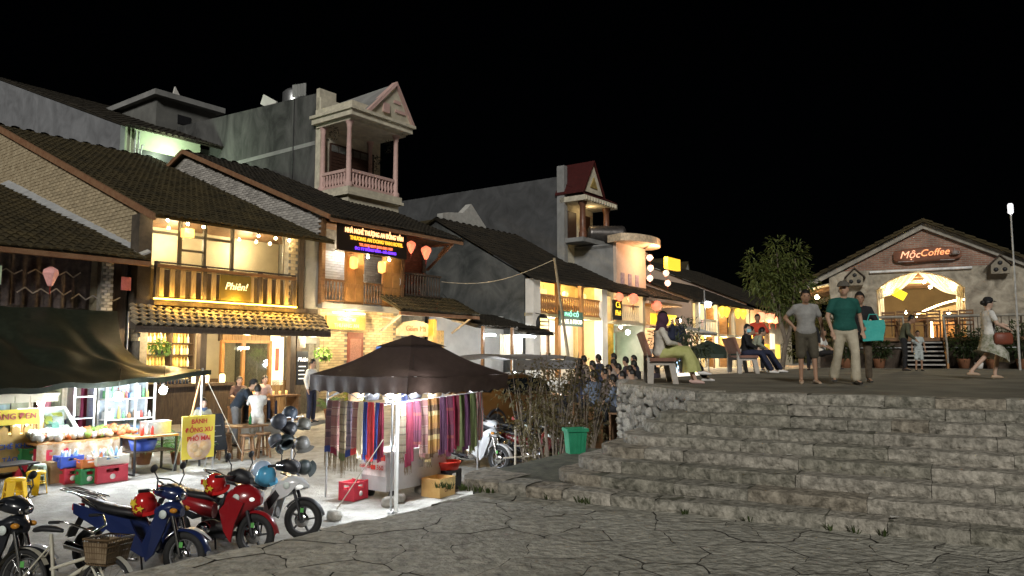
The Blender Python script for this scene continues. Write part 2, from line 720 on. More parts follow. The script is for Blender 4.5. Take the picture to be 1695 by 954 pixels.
rnd = random.Random(11)
seeds = []
gx, gy = -11.0, 2.2
while gy < 13.2:
    x = gx + rnd.random() * .3
    stp = 0.52 if gy > 4.2 else 0.7
    while x < 9.5:
        p = (x + rnd.uniform(-.27, .27), gy + rnd.uniform(-.25, .25))
        sx, sy = SF(p)
        s_, n_ = p[0] * SX + p[1] * SY, p[0] * NX + p[1] * NY
        lim = 7.95 if s_ > -5.0 else 11.5
        px = abs(p[0]) / max(p[1], .1)
        if sy < -13.75 and n_ < lim and px < 0.86 and p[0] > -6 and p[1] > 2.9 and sx < -0.9:
            seeds.append(p)
        x += stp * rnd.uniform(.75, 1.3)
    gy += 0.44 if gy > 4.2 else 0.62
m_flagrough = m_flag
for (a, poly) in voronoi(seeds, 0.75):
    poly = clip(poly, *(lambda k: (-UY, UX, k))(-UY * OX + UX * OY - 13.98 + rnd.uniform(-.1, .06)))
    if len(poly) < 3:
        continue
    cx = sum(p[0] for p in poly) / len(poly)
    cy = sum(p[1] for p in poly) / len(poly)
    pts = []
    gap = rnd.uniform(-.001, .007)
    n = len(poly)
    for i in range(n):
        p, q = Vector((*poly[i], 0)), Vector((*poly[(i + 1) % n], 0))
        k = max(2, int((q - p).length / .075))
        for j in range(k):
            t = (j + (.12 if j == 0 else 0)) / k
            v = p.lerp(q, t)
            v += Vector((noise.noise(v * 5), noise.noise(v * 5 + Vector((9, 3, 0))), 0)) * .045 + Vector((noise.noise(v * 17), noise.noise(v * 17 + Vector((4, 8, 0))), 0)) * .016
            d = Vector((cx, cy, 0)) - v
            v += d.normalized() * gap
            pts.append(v)
    h = rnd.uniform(-.005, .004)
    tx, ty = rnd.uniform(-.005, .005), rnd.uniform(-.005, .005)
    mb = MB()
    top, mid = [], []
    for v in pts:
        dz = (v.x - cx) * tx + (v.y - cy) * ty
        mid.append((v.x, v.y, h + dz - .0025))
        top.append((v.x + (cx - v.x) * .006, v.y + (cy - v.y) * .006, h + dz))
    ring2 = [(v.x + (cx - v.x) * .5, v.y + (cy - v.y) * .5, h + .008 * noise.noise(v * 3) + .003) for v in pts]
    bot = [(v.x, v.y, -.10) for v in pts]
    k = len(pts)
    fs = []
    for lv in range(3):
        fs += [(lv * k + i, lv * k + (i + 1) % k, (lv + 1) * k + (i + 1) % k, (lv + 1) * k + i) for i in range(k)]
    fs += [(3 * k + i, 3 * k + (i + 1) % k, 4 * k) for i in range(k)]
    mb.add(bot + mid + top + ring2 + [(cx, cy, h + .004)], fs, False)
    mb.mi = [1 if i < 2 * k else 0 for i in range(len(fs))]
    o = mb.build('flagstone', [m_flag, m_plaza], plaza)

# the flight of stone steps
NR, T0, RISE, TRD = 9, 7.66, 0.122, 0.36
SL = [-5.5, -4.35, -4.25, -4.1, -3.95, -3.8, -3.6, -3.35, -3.3]
steps = MB()
for k in range(NR):
    z1 = (k + 1) * RISE - .012
    sl = SL[k] + .12
    pts = [SN(sl, T0 + TRD * k + .42), SN(sl + .4, T0 + TRD * k + .1), SN(12, T0 + TRD * k + .1), SN(12, 11.4), SN(sl, 11.4)]
    steps.prism([(p.x, p.y, k * RISE - .15 - .01 * k) for p in pts], (0, 0, z1 - k * RISE + .15 + .01 * k))
steps = struct(steps, 'stone_steps', m_mort)
rnd = random.Random(5)
for k in range(NR):
    s = SL[k]
    first = True
    n0 = T0 + TRD * k
    while s < 8.5:
        ln = rnd.uniform(.35, 1.3) if not first else .75
        Rc = 0.55 if k < 6 else .12
        dn, dz = rnd.uniform(-.012, .012), rnd.uniform(-.009, .007)
        sd_ = rnd.random() * 50
        nl = 10 if first else max(5, int(ln / .07))
        prof = [(0.0, -.03), (-.004, .25), (-.004, .6), (.0, .93), (.010, 1.0), (.12, 1.0), (.26, 1.0), (.44 if not first else .8, 1.0)]
        mb = MB()

        def fn(u, v, prof=prof, s=s, ln=ln, n0=n0, k=k, first=first, Rc=Rc, dn=dn, dz=dz, sd_=sd_):
            i = min(int(round(v * (len(prof) - 1))), len(prof) - 1)
            pn, pz = prof[i]
            ss = s + .0025 + (ln - .005) * u
            n = n0 + pn + dn
            if first:
                d = ss - SL[k]
                if d < Rc:
                    n += Rc - math.sqrt(max(0, Rc * Rc - (Rc - d) ** 2))
            e = .005 if u in (0, 1) and i in (0, 1, 2, 3) else 0
            n += e
            z = (k + pz) * RISE + (dz if pz > .5 else 0) - (.002 if u in (0, 1) else 0)
            q = Vector((ss * 4, n * 4, z * 6 + sd_))
            n += .022 * noise.noise(q) + .016 * noise.noise(q * 3.1)
            if 0 < i < 7:
                z += .012 * noise.noise(q + Vector((5, 5, 5))) + (.012 * noise.noise(q * 3.3))
            return SN(ss, n, z)
        mb.grid(fn, nl, len(prof) - 1, False)
        mb.build('step_block', rnd.choice(m_steps), steps)
        s += ln
        first = False
# scraps of litter on the steps
m_scrap = M('paper scrap', (.62, .60, .55), .8, bump=0)
for i, (k, s_, d_) in enumerate(((0, -.6, .2), (1, 1.4, .2), (2, 3.2, .2), (3, -1.7, .22), (4, 2.6, .2), (5, .6, .2), (6, 1.9, .2), (7, -.9, .2))):
    q = MB().add([(-.05, -.02, .004), (.05, -.025, .012), (.045, .02, .006), (-.04, .025, .014)], [(0, 1, 2, 3)])
    solo(q, 'paper_scrap', m_scrap, 'small white paper scrap lying on the %s step from the bottom' % ['lowest', 'second', 'third', 'fourth', 'fifth', 'sixth', 'seventh', 'eighth'][i], 'litter', SN(s_, T0 + TRD * k + d_, (k + 1) * RISE + .012), i * 1.1, 'paper scraps on the steps')
# terrace
terr = MB()


def tfn(u, v):
    n = 10.66 + 60 * v * v
    s_left = -3.3 if n < 11 else (-3.3 - (n - 11) * .78 if n < 14.3 else -5.9 + (n - 14.3) * .12)
    s = s_left + (40 - s_left) * (u ** 1.3)
    p = SN(s, n, zter(n) + (.010 * noise.noise(Vector((s, n, 0)) * 1.3)))
    return p


terr.grid(tfn, 60, 50)
terrace = struct(terr, 'terrace', m_terr)
# rubble retaining wall at the end of the flight
wall = thing('rubble_wall', 'rubble stone retaining wall at the left end of the stone steps', 'wall', SN(-3.3, 10.6, 0), off=SN(-3.3, 10.6, 0))
wp = [SN(-3.2, 10.62), SN(-3.75, 11.1), SN(-5.2, 12.6), SN(-5.9, 14.3), SN(-5.3, 20), SN(-4, 32)]
mb = MB()
for a, b in zip(wp, wp[1:]):
    na, nb = a.dot(Vector((NX, NY, 0))), b.dot(Vector((NX, NY, 0)))
    d = (b - a).normalized()
    inn = Vector((d.y, -d.x, 0))
    mb.add([a + Vector((0, 0, -.8)), b + Vector((0, 0, -.8)), b + Vector((0, 0, zter(nb) - .03)), a + Vector((0, 0, zter(na) - .03)),
            a + inn * .5 + Vector((0, 0, -.8)), b + inn * .5 + Vector((0, 0, -.8)), b + inn * .5 + Vector((0, 0, zter(nb) - .03)), a + inn * .5 + Vector((0, 0, zter(na) - .03))],
           [(0, 1, 2, 3), (4, 7, 6, 5), (3, 2, 6, 7), (0, 4, 5, 1), (0, 3, 7, 4), (1, 5, 6, 2)])
mb.build('mortar_core', m_mort, wall)


def stone_mesh(seed, sx, sy, sz, nu=8, nv=6):
    mb = MB()
    mb.ball((0, 0, 0), 1, nu, nv)
    out = []
    for v in mb.v:
        v = Vector(v)
        f = 1 + .28 * noise.noise(v * 1.6 + Vector((seed * 7.3, seed, 0)))
        m = max(abs(v.x), abs(v.y), abs(v.z))
        v = v * (1 / m) ** .55 * f
        out.append((v.x * sx, v.y * sy, v.z * sz))
    mb.v = out
    return mb


smesh = [stone_mesh(i, 1, 1, 1).mesh('stone', m_rub) for i in range(8)]
rnd = random.Random(3)
for a, b in zip(wp[:4], wp[1:4]):
    L = (b - a).length
    d = (b - a) / L
    out = Vector((-d.y, d.x, 0))
    rz = math.atan2(d.y, d.x)
    z = -.1
    while z < 1.05:
        hh = rnd.uniform(.10, .15)
        t = rnd.uniform(-.1, .1)
        while t < L:
            wd = rnd.uniform(.10, .26)
            n_ = (a + d * t).dot(Vector((NX, NY, 0)))
            if z + hh < zter(n_) + .02:
                piece('stone', rnd.choice(smesh), wall, a + d * (t + wd / 2) + out * .01 + Vector((0, 0, z + hh / 2 + rnd.uniform(-.04, .03))),
                      (rnd.uniform(-.2, .2), rnd.uniform(-.7, .7), rz + rnd.uniform(-.15, .15)), (wd * rnd.uniform(.42, .62), rnd.uniform(.06, .12), hh * rnd.uniform(.42, .8)))
            t += wd
        z += hh
# cap course of the wall, and the low stub wall running down beside the bin
mb = MB()
for a, b in zip(wp[:4], wp[1:4]):
    na, nb = a.dot(Vector((NX, NY, 0))), b.dot(Vector((NX, NY, 0)))
    d = (b - a).normalized()
    inn = Vector((d.y, -d.x, 0))
    mb.prism([a - inn * .05 + Vector((0, 0, zter(na) - .1)), b - inn * .05 + Vector((0, 0, zter(nb) - .1)), b + inn * .4 + Vector((0, 0, zter(nb) - .1)), a + inn * .4 + Vector((0, 0, zter(na) - .1))], (0, 0, .118))
mb.build('coping', m_step, wall)
for (s_, n_, zt, lx, ly) in ((-4.5, 11.3, .70, .5, .5), (-4.75, 10.75, .42, .45, .5), (-5.0, 10.2, .22, .5, .45)):
    st = stone_mesh(s_, lx, ly, zt * .62, 12, 8)
    o = st.build('stub_stone', m_rub, wall)
    o.location = SN(s_, n_, zt * .45) - SN(-3.3, 10.6, 0)
    o.rotation_euler = (0, 0, -.5)
# weeds growing at the foot of the steps
m_weed = LEAF('weed green', (0.045, 0.075, 0.02), (0.10, 0.13, 0.04))


def blades(mb, c, n, h, spread, rnd, wd=.012):
    for i in range(n):
        a = rnd.random() * 2 * PI
        p = Vector(c) + Vector((math.cos(a), math.sin(a), 0)) * rnd.random() * spread * .6
        q = p + Vector((math.cos(a) * spread * rnd.random(), math.sin(a) * spread * rnd.random(), h * rnd.uniform(.5, 1)))
        m = p.lerp(q, .5) + Vector((0, 0, h * .15))
        s_ = Vector((-math.sin(a), math.cos(a), 0)) * wd
        mb.add([p - s_, p + s_, m + s_, m - s_, q], [(0, 1, 2, 3), (3, 2, 4)])


mb = MB()
rnd = random.Random(8)
for i in range(20):
    s_ = -5.6 + (rnd.random() ** 2.2) * 5
    blades(mb, SN(s_, T0 - .02, 0), 10, .09, .08, rnd, .007)
tag(mb.build('weeds', m_weed), 'small green weeds along the foot of the steps', 'weeds', kind='stuff')
# ---------------------------------------------------------------- building helpers
def tileroof(parent, x0, x1, y0, z0, y1, z1, mat=None, pitch=.2, course=.38, name='roof', th=.07, sag=0.0):
    mat = mat or m_roof
    L = math.hypot(y1 - y0, z1 - z0)
    dy, dz = (y1 - y0) / L, (z1 - z0) / L
    ny, nz = -dz, dy
    if nz < 0:
        ny, nz = -ny, -nz

    def P(x, t, h):
        s_ = -sag * math.sin(PI * min(1, t / L)) * (1 if sag else 0) + .02 * noise.noise(Vector((x * .5, t * .5, x0)))
        return (x, y0 + dy * t + ny * h, z0 + dz * t + nz * h + s_)
    mb = MB()
    nx = max(2, int((x1 - x0) / 1.0))
    nl = max(2, int(L / 1.0))
    for h, flip in ((0, False), (-th, True)):
        mb.grid(lambda u, v: P(x0 + (x1 - x0) * u, L * v, h), nx, nl, False)
    for t in (0, L):
        mb.poly([P(x0, t, 0), P(x1, t, 0), P(x1, t, -th), P(x0, t, -th)])
    for x in (x0, x1):
        mb.poly([P(x, 0, 0), P(x, L, 0), P(x, L, -th), P(x, 0, -th)])
    nc = max(1, int(round((x1 - x0) / pitch)))
    pt = (x1 - x0) / nc
    kc = max(1, int(round(L / course)))
    cl = L / kc
    rr = random.Random(int(x0 * 100 + y0 * 7))
    for i in range(nc):
        xc = x0 + (i + .5) * pt
        rad = pt * .42
        for c in range(kc):
            t0, t1 = c * cl - (.05 if c == 0 else 0), (c + 1) * cl + .02
            j = rr.uniform(-.012, .012)
            lift = .022 + rr.uniform(-.006, .012)
            vs = []
            for t, lf, rm in ((t0, lift, 1.0), (t1, .004, .86)):
                for a in range(5):
                    an = PI * a / 4
                    vs.append(P(xc + j + rad * rm * math.cos(an), t, lf + rad * rm * .62 * math.sin(an)))
            mb.add(vs, [(a, a + 1, a + 6, a + 5) for a in range(4)] + [(4, 3, 2, 1, 0)])
    return mb.build(name, mat, parent)


def brickwork(parent, axis, c, u0, u1, z0, z1, inside, mat, bw=.26, bh=.085, nobj=300, dep=.05, jt=.012, seed=1, name='brick'):
    """bricks proud of a wall face; axis 'x': wall facing -x at x=c, u is y; axis 'y': wall facing -y at y=c, u is x"""
    rr = random.Random(seed)
    spots = []
    row = 0
    z = z0
    while z < z1:
        u = u0 - (bw / 2 if row % 2 else 0)
        while u < u1:
            if inside(u + bw / 2, z + bh / 2):
                spots.append((u + bw / 2, z + bh / 2))
            u += bw
        z += bh
        row += 1

    def wpos(s_):
        x, y = (c, s_[0]) if axis == 'x' else (s_[0], c)
        return (W(x, y, s_[1]) - Vector((0, 0, 1.6))).length
    spots.sort(key=wpos)
    d = (dep, bw - jt, bh - jt) if axis == 'x' else (bw - jt, dep, bh - jt)
    me = MB().box(-d[0] / 2, d[0] / 2, -d[1] / 2, d[1] / 2, -d[2] / 2, d[2] / 2).mesh(name, mat)
    rest = MB()
    for k, (u, zz) in enumerate(spots):
        j = rr.uniform(-.008, .008)
        p = (c + j, u, zz) if axis == 'x' else (u, c + j, zz)
        if k < nobj:
            piece(name, me, parent, p, (0, rr.uniform(-.02, .02) if axis == 'y' else 0, 0))
        else:
            rest.box(p[0] - d[0] / 2, p[0] + d[0] / 2, p[1] - d[1] / 2, p[1] + d[1] / 2, p[2] - d[2] / 2, p[2] + d[2] / 2)
    if rest.v:
        o = rest.build('brick_field', mat, parent)
        o['kind'] = 'stuff'


def balustrade(parent, a, b, zb, zt, n, mat, w=.05, d=.04, turned=False, hr=.07, name='baluster'):
    a, b = Vector((a[0], a[1], 0)), Vector((b[0], b[1], 0))
    MB().bar(a + Vector((0, 0, zt)), b + Vector((0, 0, zt)), hr * 1.2, hr).build('handrail', mat, parent)
    MB().bar(a + Vector((0, 0, zb)), b + Vector((0, 0, zb)), hr, hr * .8).build('bottom_rail', mat, parent)
    h = zt - zb
    mb = MB()
    if turned:
        mb.lathe([(w * .5, 0), (w * .5, h * .08), (w * .3, h * .14), (w * .75, h * .35), (w * .35, h * .7), (w * .5, h * .8), (w * .5, h)], n=8)
    else:
        mb.box(-w / 2, w / 2, -d / 2, d / 2, 0, h)
    me = mb.mesh(name, mat)
    rz = math.atan2(b.y - a.y, b.x - a.x)
    for i in range(n):
        p = a.lerp(b, (i + .5) / n)
        piece(name, me, parent, (p.x, p.y, zb), (0, 0, rz))


def lantern_mesh(kind, n=12):
    if kind == 'diamond':
        return MB().lathe([(.03, -.24), (.06, -.22), (.17, .05), (.15, .13), (.05, .19), (.03, .2)], n=8, sm=False)
    if kind == 'tube':
        return MB().lathe([(.05, -.22), (.14, -.18), (.15, 0), (.15, .12), (.12, .2), (.04, .22)], n=n)
    return MB().lathe([(.05, -.19), (.14, -.15), (.21, 0), (.14, .15), (.05, .19)], n=n)


def lantern(kind, label, x, y, z, mat, power, col, s=1.0, drop=.25, group=None, tassel=True):
    t = thing('paper_lantern', label, 'lantern', W(x, y, z), ANG, group, (0, 0, 0))
    sh = lantern_mesh(kind).build('shade', mat, t)
    if tassel:
        MB().tube([(0, 0, -.2), (0, 0, -.42)], .012, 5).build('tassel', MATS.get('tassel red') or M('tassel red', (.25, .03, .02), bump=0), t)
    MB().tube([(0, 0, .2), (0, 0, .2 + drop)], .006, 4).build('cord', m_black, t)
    t.scale = (s, s, s)
    if power:
        lamp('lantern_light', (0, 0, 0), power, col, .12, t)
    return t


def bulb(label, p, power, col=WARM, r=.035, group=None, mat=None):
    t = thing('light_bulb', label, 'light bulb', p, 0, group)
    MB().ball((0, 0, 0), r, 10, 8).build('glass_bulb', mat or m_bulb, t)
    MB().lathe([(.0, r + .07), (.02, r + .07), (.022, r * .7)], n=8).build('socket', m_black, t)
    if power:
        lamp('bulb_light', (0, 0, -.02), power, col, r, t)
    return t


def wallbox(mb, x0, x1, y0, y1, z0, z1):
    return mb.box(x0, x1, y0, y1, z0, z1)


# ---------------------------------------------------------------- row house at the far left with hanging embroidery
m_brick_w = M('whitewashed brick', (0.34, 0.265, 0.165), 0.85, col2=(0.54, 0.45, 0.30), scale=4, bump=0.4, rnd=.16)
m_brick_g = M('grey brick', (0.30, 0.28, 0.26), 0.85, col2=(0.50, 0.47, 0.43), scale=4, bump=0.4, rnd=.25)
m_brick_r = M('red brick', (0.30, 0.12, 0.075), 0.85, col2=(0.46, 0.22, 0.14), scale=4, bump=0.4, rnd=.2)
m_brick_y = M('buff brick', (0.46, 0.35, 0.2), 0.85, col2=(0.60, 0.49, 0.31), scale=4, bump=0.4, rnd=.2)
m_mortar = M('brick mortar', (0.20, 0.185, 0.155), 0.95, var=.3, scale=8)
m_fascia = M('red brown verge tile', (0.22, 0.10, 0.05), .85, col2=(0.30, 0.17, 0.09), scale=6, bump=.3)
m_drape = CLOTH('dark indigo hemp drape', (0.05, 0.038, 0.036), .1, col2=(.10, .075, .066))
m_zig = M('pale embroidery', (0.30, 0.26, 0.22), .9, bump=0)
h = house('timber_row_house', 'low old tile roofed house with dark embroidered drapes beside the green tarp', -4.5)
tileroof(h, -9.5, -.28, -.6, 4.08, 9.2, 7.35, pitch=.22)
mb = MB()
mb.box(-9.4, -.45, .25, .45, -.8, 4.25)
mb.box(-9.4, -.45, .45, 9, -.8, 2.9)
mb.build('wall', m_dark, h)
MB().box(-9.5, -.3, -.62, -.5, 3.92, 4.04).build('eave_board', m_fascia, h)
for i in range(9):
    a = -4.3 + i * .36
    ph = i * 1.7
    MB().grid(lambda u, v: (a + u * .37, .12 + .035 * math.sin(u * 9 + ph) * (.5 + v), 4.0 - v * (1.25 + .06 * math.sin(ph))), 8, 6).build('drape', m_drape if i not in (8,) else CLOTH('ochre drape', (.20, .17, .11), .2), h)
for zz, a0 in ((3.55, -2.9), (3.1, -3.1), (3.0, -1.9), (3.5, -4.2)):
    mb = MB()
    pts = [(a0 + k * .17, .045, zz + (.12 if k % 2 else 0) + random.uniform(-.02, .02)) for k in range(8)]
    for p, q in zip(pts, pts[1:]):
        mb.bar(p, q, .02, .028)
    mb.build('zigzag_trim', m_zig, h)
# grey brick pier between the two houses
mb = MB().box(-1.28, -.98, -.1, .2, -.8, 4.0)
pier = mb.build('pier', m_mortar, h)
brickwork(pier, 'y', -.11, -1.26, -1.0, 2.6, 3.98, lambda u, z: -1.27 < u - .06 and u + .06 < -.98, m_brick_g, .14, .075, 60, .04, seed=3)
MB().box(-3.9, -3.62, -.5, -.47, 3.2, 3.62).build('paper_notice', M('pale green paper', (.55, .68, .5), bump=0), h)
MB().box(-.86, -.62, -.3, -.27, 3.28, 3.62).build('small_banner', M('faded red banner', (.45, .13, .13), bump=0), h)
mb = MB()
for k in range(24):
    t = k / 23
    y = -.1 + 8.4 * t
    mb.box(-.33, -.2, y, y + .37, 4.02 + .335 * (y + .6) + .02, 4.02 + .335 * (y + .6) + .16)
mb2 = MB().prism([(-.42, -.3, 4.22), (-.14, -.3, 4.36), (-.14, 9.2, 7.62), (-.42, 9.2, 7.42)], (0, 0, -.05))
mb2.build('flashing', M('zinc flashing', (.40, .41, .42), .6, var=.15, bump=.1), h)
lantern('diamond', 'faded pink diamond lantern hanging before the dark embroidered drapes', -2.55, -.35, 3.5, M('pink lantern silk', (.62, .30, .27), .6, var=.15, scale=9, emit=.12), 0, WARM, 1.05, .3)

# ---------------------------------------------------------------- the bar with the glazed upper floor
h = house('bar_house', 'two storey brick bar with glazed lit balcony and neon script sign', 2.6)
RS = .405
side = lambda x0, x1: [(x0, .05, -.8), (x0, .05, 5.42), (x0, 10.9, 9.72), (x0, 20, 6.2), (x0, 20, -.8)]
MB().prism(side(-.14, 0), (.2, 0, 0)).build('gable_wall', m_mortar, h)
MB().prism(side(5.35, 0), (.2, 0, 0)).build('party_wall', m_mortar, h)
gw = h.children[0]
brickwork(gw, 'x', -.16, .3, 10.6, 3.0, 9.7, lambda u, z: z < 5.36 + RS * u - .02 and z > 3.9 + .335 * (u + .6) - .12 and u > .25, m_brick_w, .30, .105, 300, .05, .014, seed=5)
brickwork(gw, 'x', -.16, .05, .9, 2.0, 4.2, lambda u, z: z < 4.0 and u > .1, m_brick_w, .30, .105, 60, .05, .014, seed=6)
tileroof(h, -.22, 5.75, -.62, 5.28, 10.9, 9.86)
tileroof(h, -.22, 5.75, 20.5, 6.0, 10.9, 9.86, pitch=.5, course=1.2)
MB().prism([(-.30, -.6, 5.14), (-.30, -.6, 5.32), (-.30, 10.9, 9.95), (-.30, 10.9, 9.74)], (.09, 0, 0)).build('verge', m_fascia, h)
# upper front: corner piers, floor, ceiling, room
mb = MB()
mb.box(-.38, -.02, -.12, .3, 2.3, 5.35)
mb.build('corner_pier', M('dark stone pier', (.055, .045, .035), .9, col2=(.12, .095, .07), scale=2.5, bump=.6), h)
mb = MB().box(4.36, 4.72, -.1, .2, 2.2, 5.4)
bp = mb.build('brick_pier', m_mortar, h)
brickwork(bp, 'y', -.11, 4.36, 4.72, 3.0, 5.35, lambda u, z: 4.36 < u - .08 and u + .08 < 4.73, m_brick_y, .17, .10, 60, .03, seed=2)
MB().box(4.72, 4.92, -.16, .2, -.4, 5.4).build('post', m_dark, h)
MB().box(5.02, 5.56, -.06, .2, 2.0, 5.5).build('cement_pier', m_concrete, h)
MB().box(4.92, 5.02, .1, .3, -.3, 5.4).build('infill', m_dark, h)
m_room = M('warm room plaster', (.60, .52, .36), .8, var=.10, scale=2, bump=.05)
mb = MB()
mb.box(-.02, 5.35, -.35, 3.6, 2.95, 3.1)
mb.build('balcony_floor', m_dark, h)
MB().box(.06, 5.3, 1.7, 1.8, 3.1, 5.6).box(.06, .1, .3, 1.7, 3.1, 5.6).build('room_wall', m_room, h)
MB().box(.0, 5.35, -.1, 1.8, 5.36, 5.42).build('ceiling', m_wood, h)
# glazing
gx_ = [0.0, .92, 1.66, 2.55, 4.38]
fr = MB()
for x in gx_:
    fr.box(x - .045, x + .045, .13, .21, 3.1, 5.36)
for a, b in zip(gx_, gx_[1:]):
    if b < 4:
        fr.box(a + .045, b - .045, .135, .205, 4.93, 5.0)
    fr.box(a + .045, b - .045, .135, .205, 3.98, 4.05)
fr.box(.965, 1.615, .135, .205, 4.52, 4.58)
wf = fr.build('window', M('steel window frame', (.10, .085, .06), .5, var=.1, bump=0), h)
for a, b in zip(gx_, gx_[1:]):
    for z0, z1 in ((3.1, 3.98), (4.05, 4.93), (5.0, 5.36)):
        if b > 4 and z0 > 4:
            z0, z1 = (4.05, 5.36) if z0 < 4.9 else (0, 0)
        if z1:
            MB().box(a + .045, b - .045, .165, .173, z0, z1).build('pane', GL('bar glass', (.95, .93, .85), .10, .04), wf)
MB().box(.05, 4.33, .11, .128, 3.1, 3.96).build('gap_backing', m_dark, wf)  # dark sheet added behind the slats so their gaps read dark
# balcony rail with slats, name board and led strip
m_slat = M('weathered slat', (.20, .14, .075), .75, col2=(.34, .25, .14), scale=4, bump=.3, stretch=(5, 5, 1), rnd=.15)
rail = MB().box(-.02, 4.40, -.46, -.34, 3.94, 4.03).build('handrail', m_wood, h)
MB().box(-.02, 4.4, -.43, -.38, 4.06, 4.1).build('upper_rail', m_dark, rail)
me = MB().box(-.065, .065, -.018, .018, 0, .76).mesh('slat', m_slat)
xs = [.12 + .305 * i for i in range(15)]
for x in xs:
    if not 1.78 < x < 2.84:
        piece('slat', me, rail, (x, -.40, 3.17))
for x in (.0, 1.35, 3.15, 4.36):
    MB().box(x - .05, x + .05, -.44, -.33, 3.1, 4.1).build('rail_post', m_dark, rail)
nb = MB().box(1.82, 2.80, -.45, -.40, 3.17, 3.9).build('name_board', M('olive sign board', (.14, .10, .02), .6, var=.15, bump=.1), h)
text('lettering', 'Phiên!', .29, EM('sign script', (1.0, .85, .40), .75), nb, (2.31, -.465, 3.58), (PI / 2, 0, 0), .008, shear=.3)
MB().box(-.1, 4.42, -.50, -.455, 3.09, 3.125).build('led_strip', EM('amber led', (1.0, .55, .06), 9), h)
for x in (.3, 1.3, 2.3, 3.3, 4.2):
    lamp('led_glow', (x, -.66, 3.13), 16, YEL, .05, h)
# string of bulbs under the eave and inside
for i, (x, z) in enumerate(((.28, 5.24), (.85, 5.22), (1.32, 5.2), (3.1, 5.18), (3.7, 5.18), (4.2, 5.18))):
    bulb(['leftmost', 'second', 'third', 'fourth', 'fifth', 'rightmost'][i] + ' bare bulb glowing under the eave of the glazed bar', W(x, -.32, z), 17, WARM, .04, 'bulbs under the bar eave')
bx_ = thing('paper_lamp', 'square amber paper lamp hanging behind the top left bar window', 'lamp', W(.98, -.1, 5.0), ANG, None, (0, 0, 0))
MB().box(-.14, .14, -.1, .1, -.12, .12).build('shade', EM('amber paper', (1.0, .62, .15), .8), bx_)
MB().tube([(0, 0, .12), (0, 0, .32)], .008, 5).build('cord', m_black, bx_)
lamp('room_light', (1.2, 1.0, 4.9), 50, (1, .86, .62), .15, h)
lamp('room_light', (3.6, 1.0, 4.9), 54, (1, .86, .62), .15, h)
# tiled awning: every tile a piece
aw = MB()
AY0, AZ0, AY1, AZ1 = -1.35, 2.36, -.12, 2.92
aw.prism([(-1.0, AY0, AZ0 - .06), (5.05, AY0, AZ0 - .06), (5.75, AY1, AZ1 - .06), (-.45, AY1, AZ1 - .06)], (0, 0, .05))
aw = aw.build('awning', m_dark, h)
MB().box(-.95, 5.1, AY0 + .05, AY0 + .12, AZ0 - .17, AZ0 - .04).build('fascia_board', m_dark, aw)
tm = MB()
vs = []
for yy, lf, rm in ((0, .03, 1), (.34, 0, .82)):
    for a in range(6):
        an = PI * a / 5
        vs.append((.095 * rm * math.cos(an), yy, lf + .07 * rm * math.sin(an)))
tm.add(vs + [(v[0] * .8, v[1], v[2] - .018) for v in vs], [(a, a + 1, a + 7, a + 6) for a in range(5)] + [(a + 12, a + 18, a + 19, a + 13) for a in range(5)] + [(a, a + 12, a + 13, a + 1) for a in range(5)])
tme = tm.mesh('tile', m_tile)
ang_a = math.atan2(AZ1 - AZ0, AY1 - AY0)
AL = math.hypot(AZ1 - AZ0, AY1 - AY0)
rr = random.Random(4)
for i in range(28):
    for c in range(5):
        t = c * .27 - .03
        f = t / AL
        xl, xr = -1.0 + (.55) * f, 5.05 + .7 * f
        x = xl + (xr - xl) * (i + .5) / 28
        piece('tile', tme, aw, (x + rr.uniform(-.01, .01), AY0 + math.cos(ang_a) * t, AZ0 + math.sin(ang_a) * t + .0), (ang_a, rr.uniform(-.05, .05), rr.uniform(-.05, .05)))
# ground floor
FZ = -.22
m_slab = M('cement apron', (.30, .29, .27), .85, var=.15, scale=2, bump=.3)
MB().box(-.9, 5.7, -2.2, .5, -.75, FZ).build('raised_floor', m_slab, h)
m_plank = M('plank wall', (.20, .12, .055), .7, col2=(.36, .23, .12), scale=3, bump=.3, stretch=(8, 8, 1), rnd=.2)
MB().box(-.1, 5.3, 4.0, 4.1, FZ, 2.95).box(-.1, 5.35, .5, 4, FZ - .4, FZ + .01).build('back_wall', m_room, h)
gf = MB().box(1.72, 2.55, .55, .66, FZ, .95).box(2.5, 4.2, .55, .66, 2.05, 2.6).box(-.1, 5.3, .56, .64, 2.55, 2.95).build('timber_front', m_dark, h)
for i in range(16):
    x = -.05 + i * .335
    if x < 1.7 or (1.7 < x < 2.6) or x > 4.2:
        MB().box(x, x + .325, .50, .54, FZ, .85).build('plank', m_plank, gf)
for i in range(5):
    MB().box(2.55 + i * .33, 2.87 + i * .33, .50, .54, 2.05, 2.55).build('plank', m_plank, gf)
# bottle shelves in the left bay
m_bottle = [EM('glowing bottle %d' % i, c, .35) for i, c in enumerate(((1, .72, .22), (1, .85, .5), (.8, .5, .12)))]  # bottles emit a little themselves, painting the backlight into their colour
sh = MB()
for z in (.92, 1.28, 1.62, 1.95, 2.25):
    sh.box(.35, 1.7, .62, .86, z, z + .03)
for x in (.3, 1.02, 1.7):
    sh.box(x, x + .05, .6, .88, .85, 2.55)
sh = sh.build('bottle_shelf', m_dark, h)
MB().box(.3, 1.75, .9, .93, .85, 2.55).build('shelf_back', M('amber shelf back', (.65, .42, .12), .7, var=.1), sh)
bm = [MB().lathe([(.0, 0), (.034, 0), (.034, .15), (.012, .2), (.012, .26), (0, .26)], n=7).mesh('bottle', m) for m in m_bottle]
for z in (.95, 1.31, 1.65, 1.98):
    for i in range(13):
        x = .4 + i * .1
        if .98 < x < 1.1:
            continue
        piece('bottle', rr.choice(bm), sh, (x, .72 + rr.uniform(-.03, .03), z))
lamp('shelf_light', (.7, .35, 2.35), 24, WARM, .05, h)
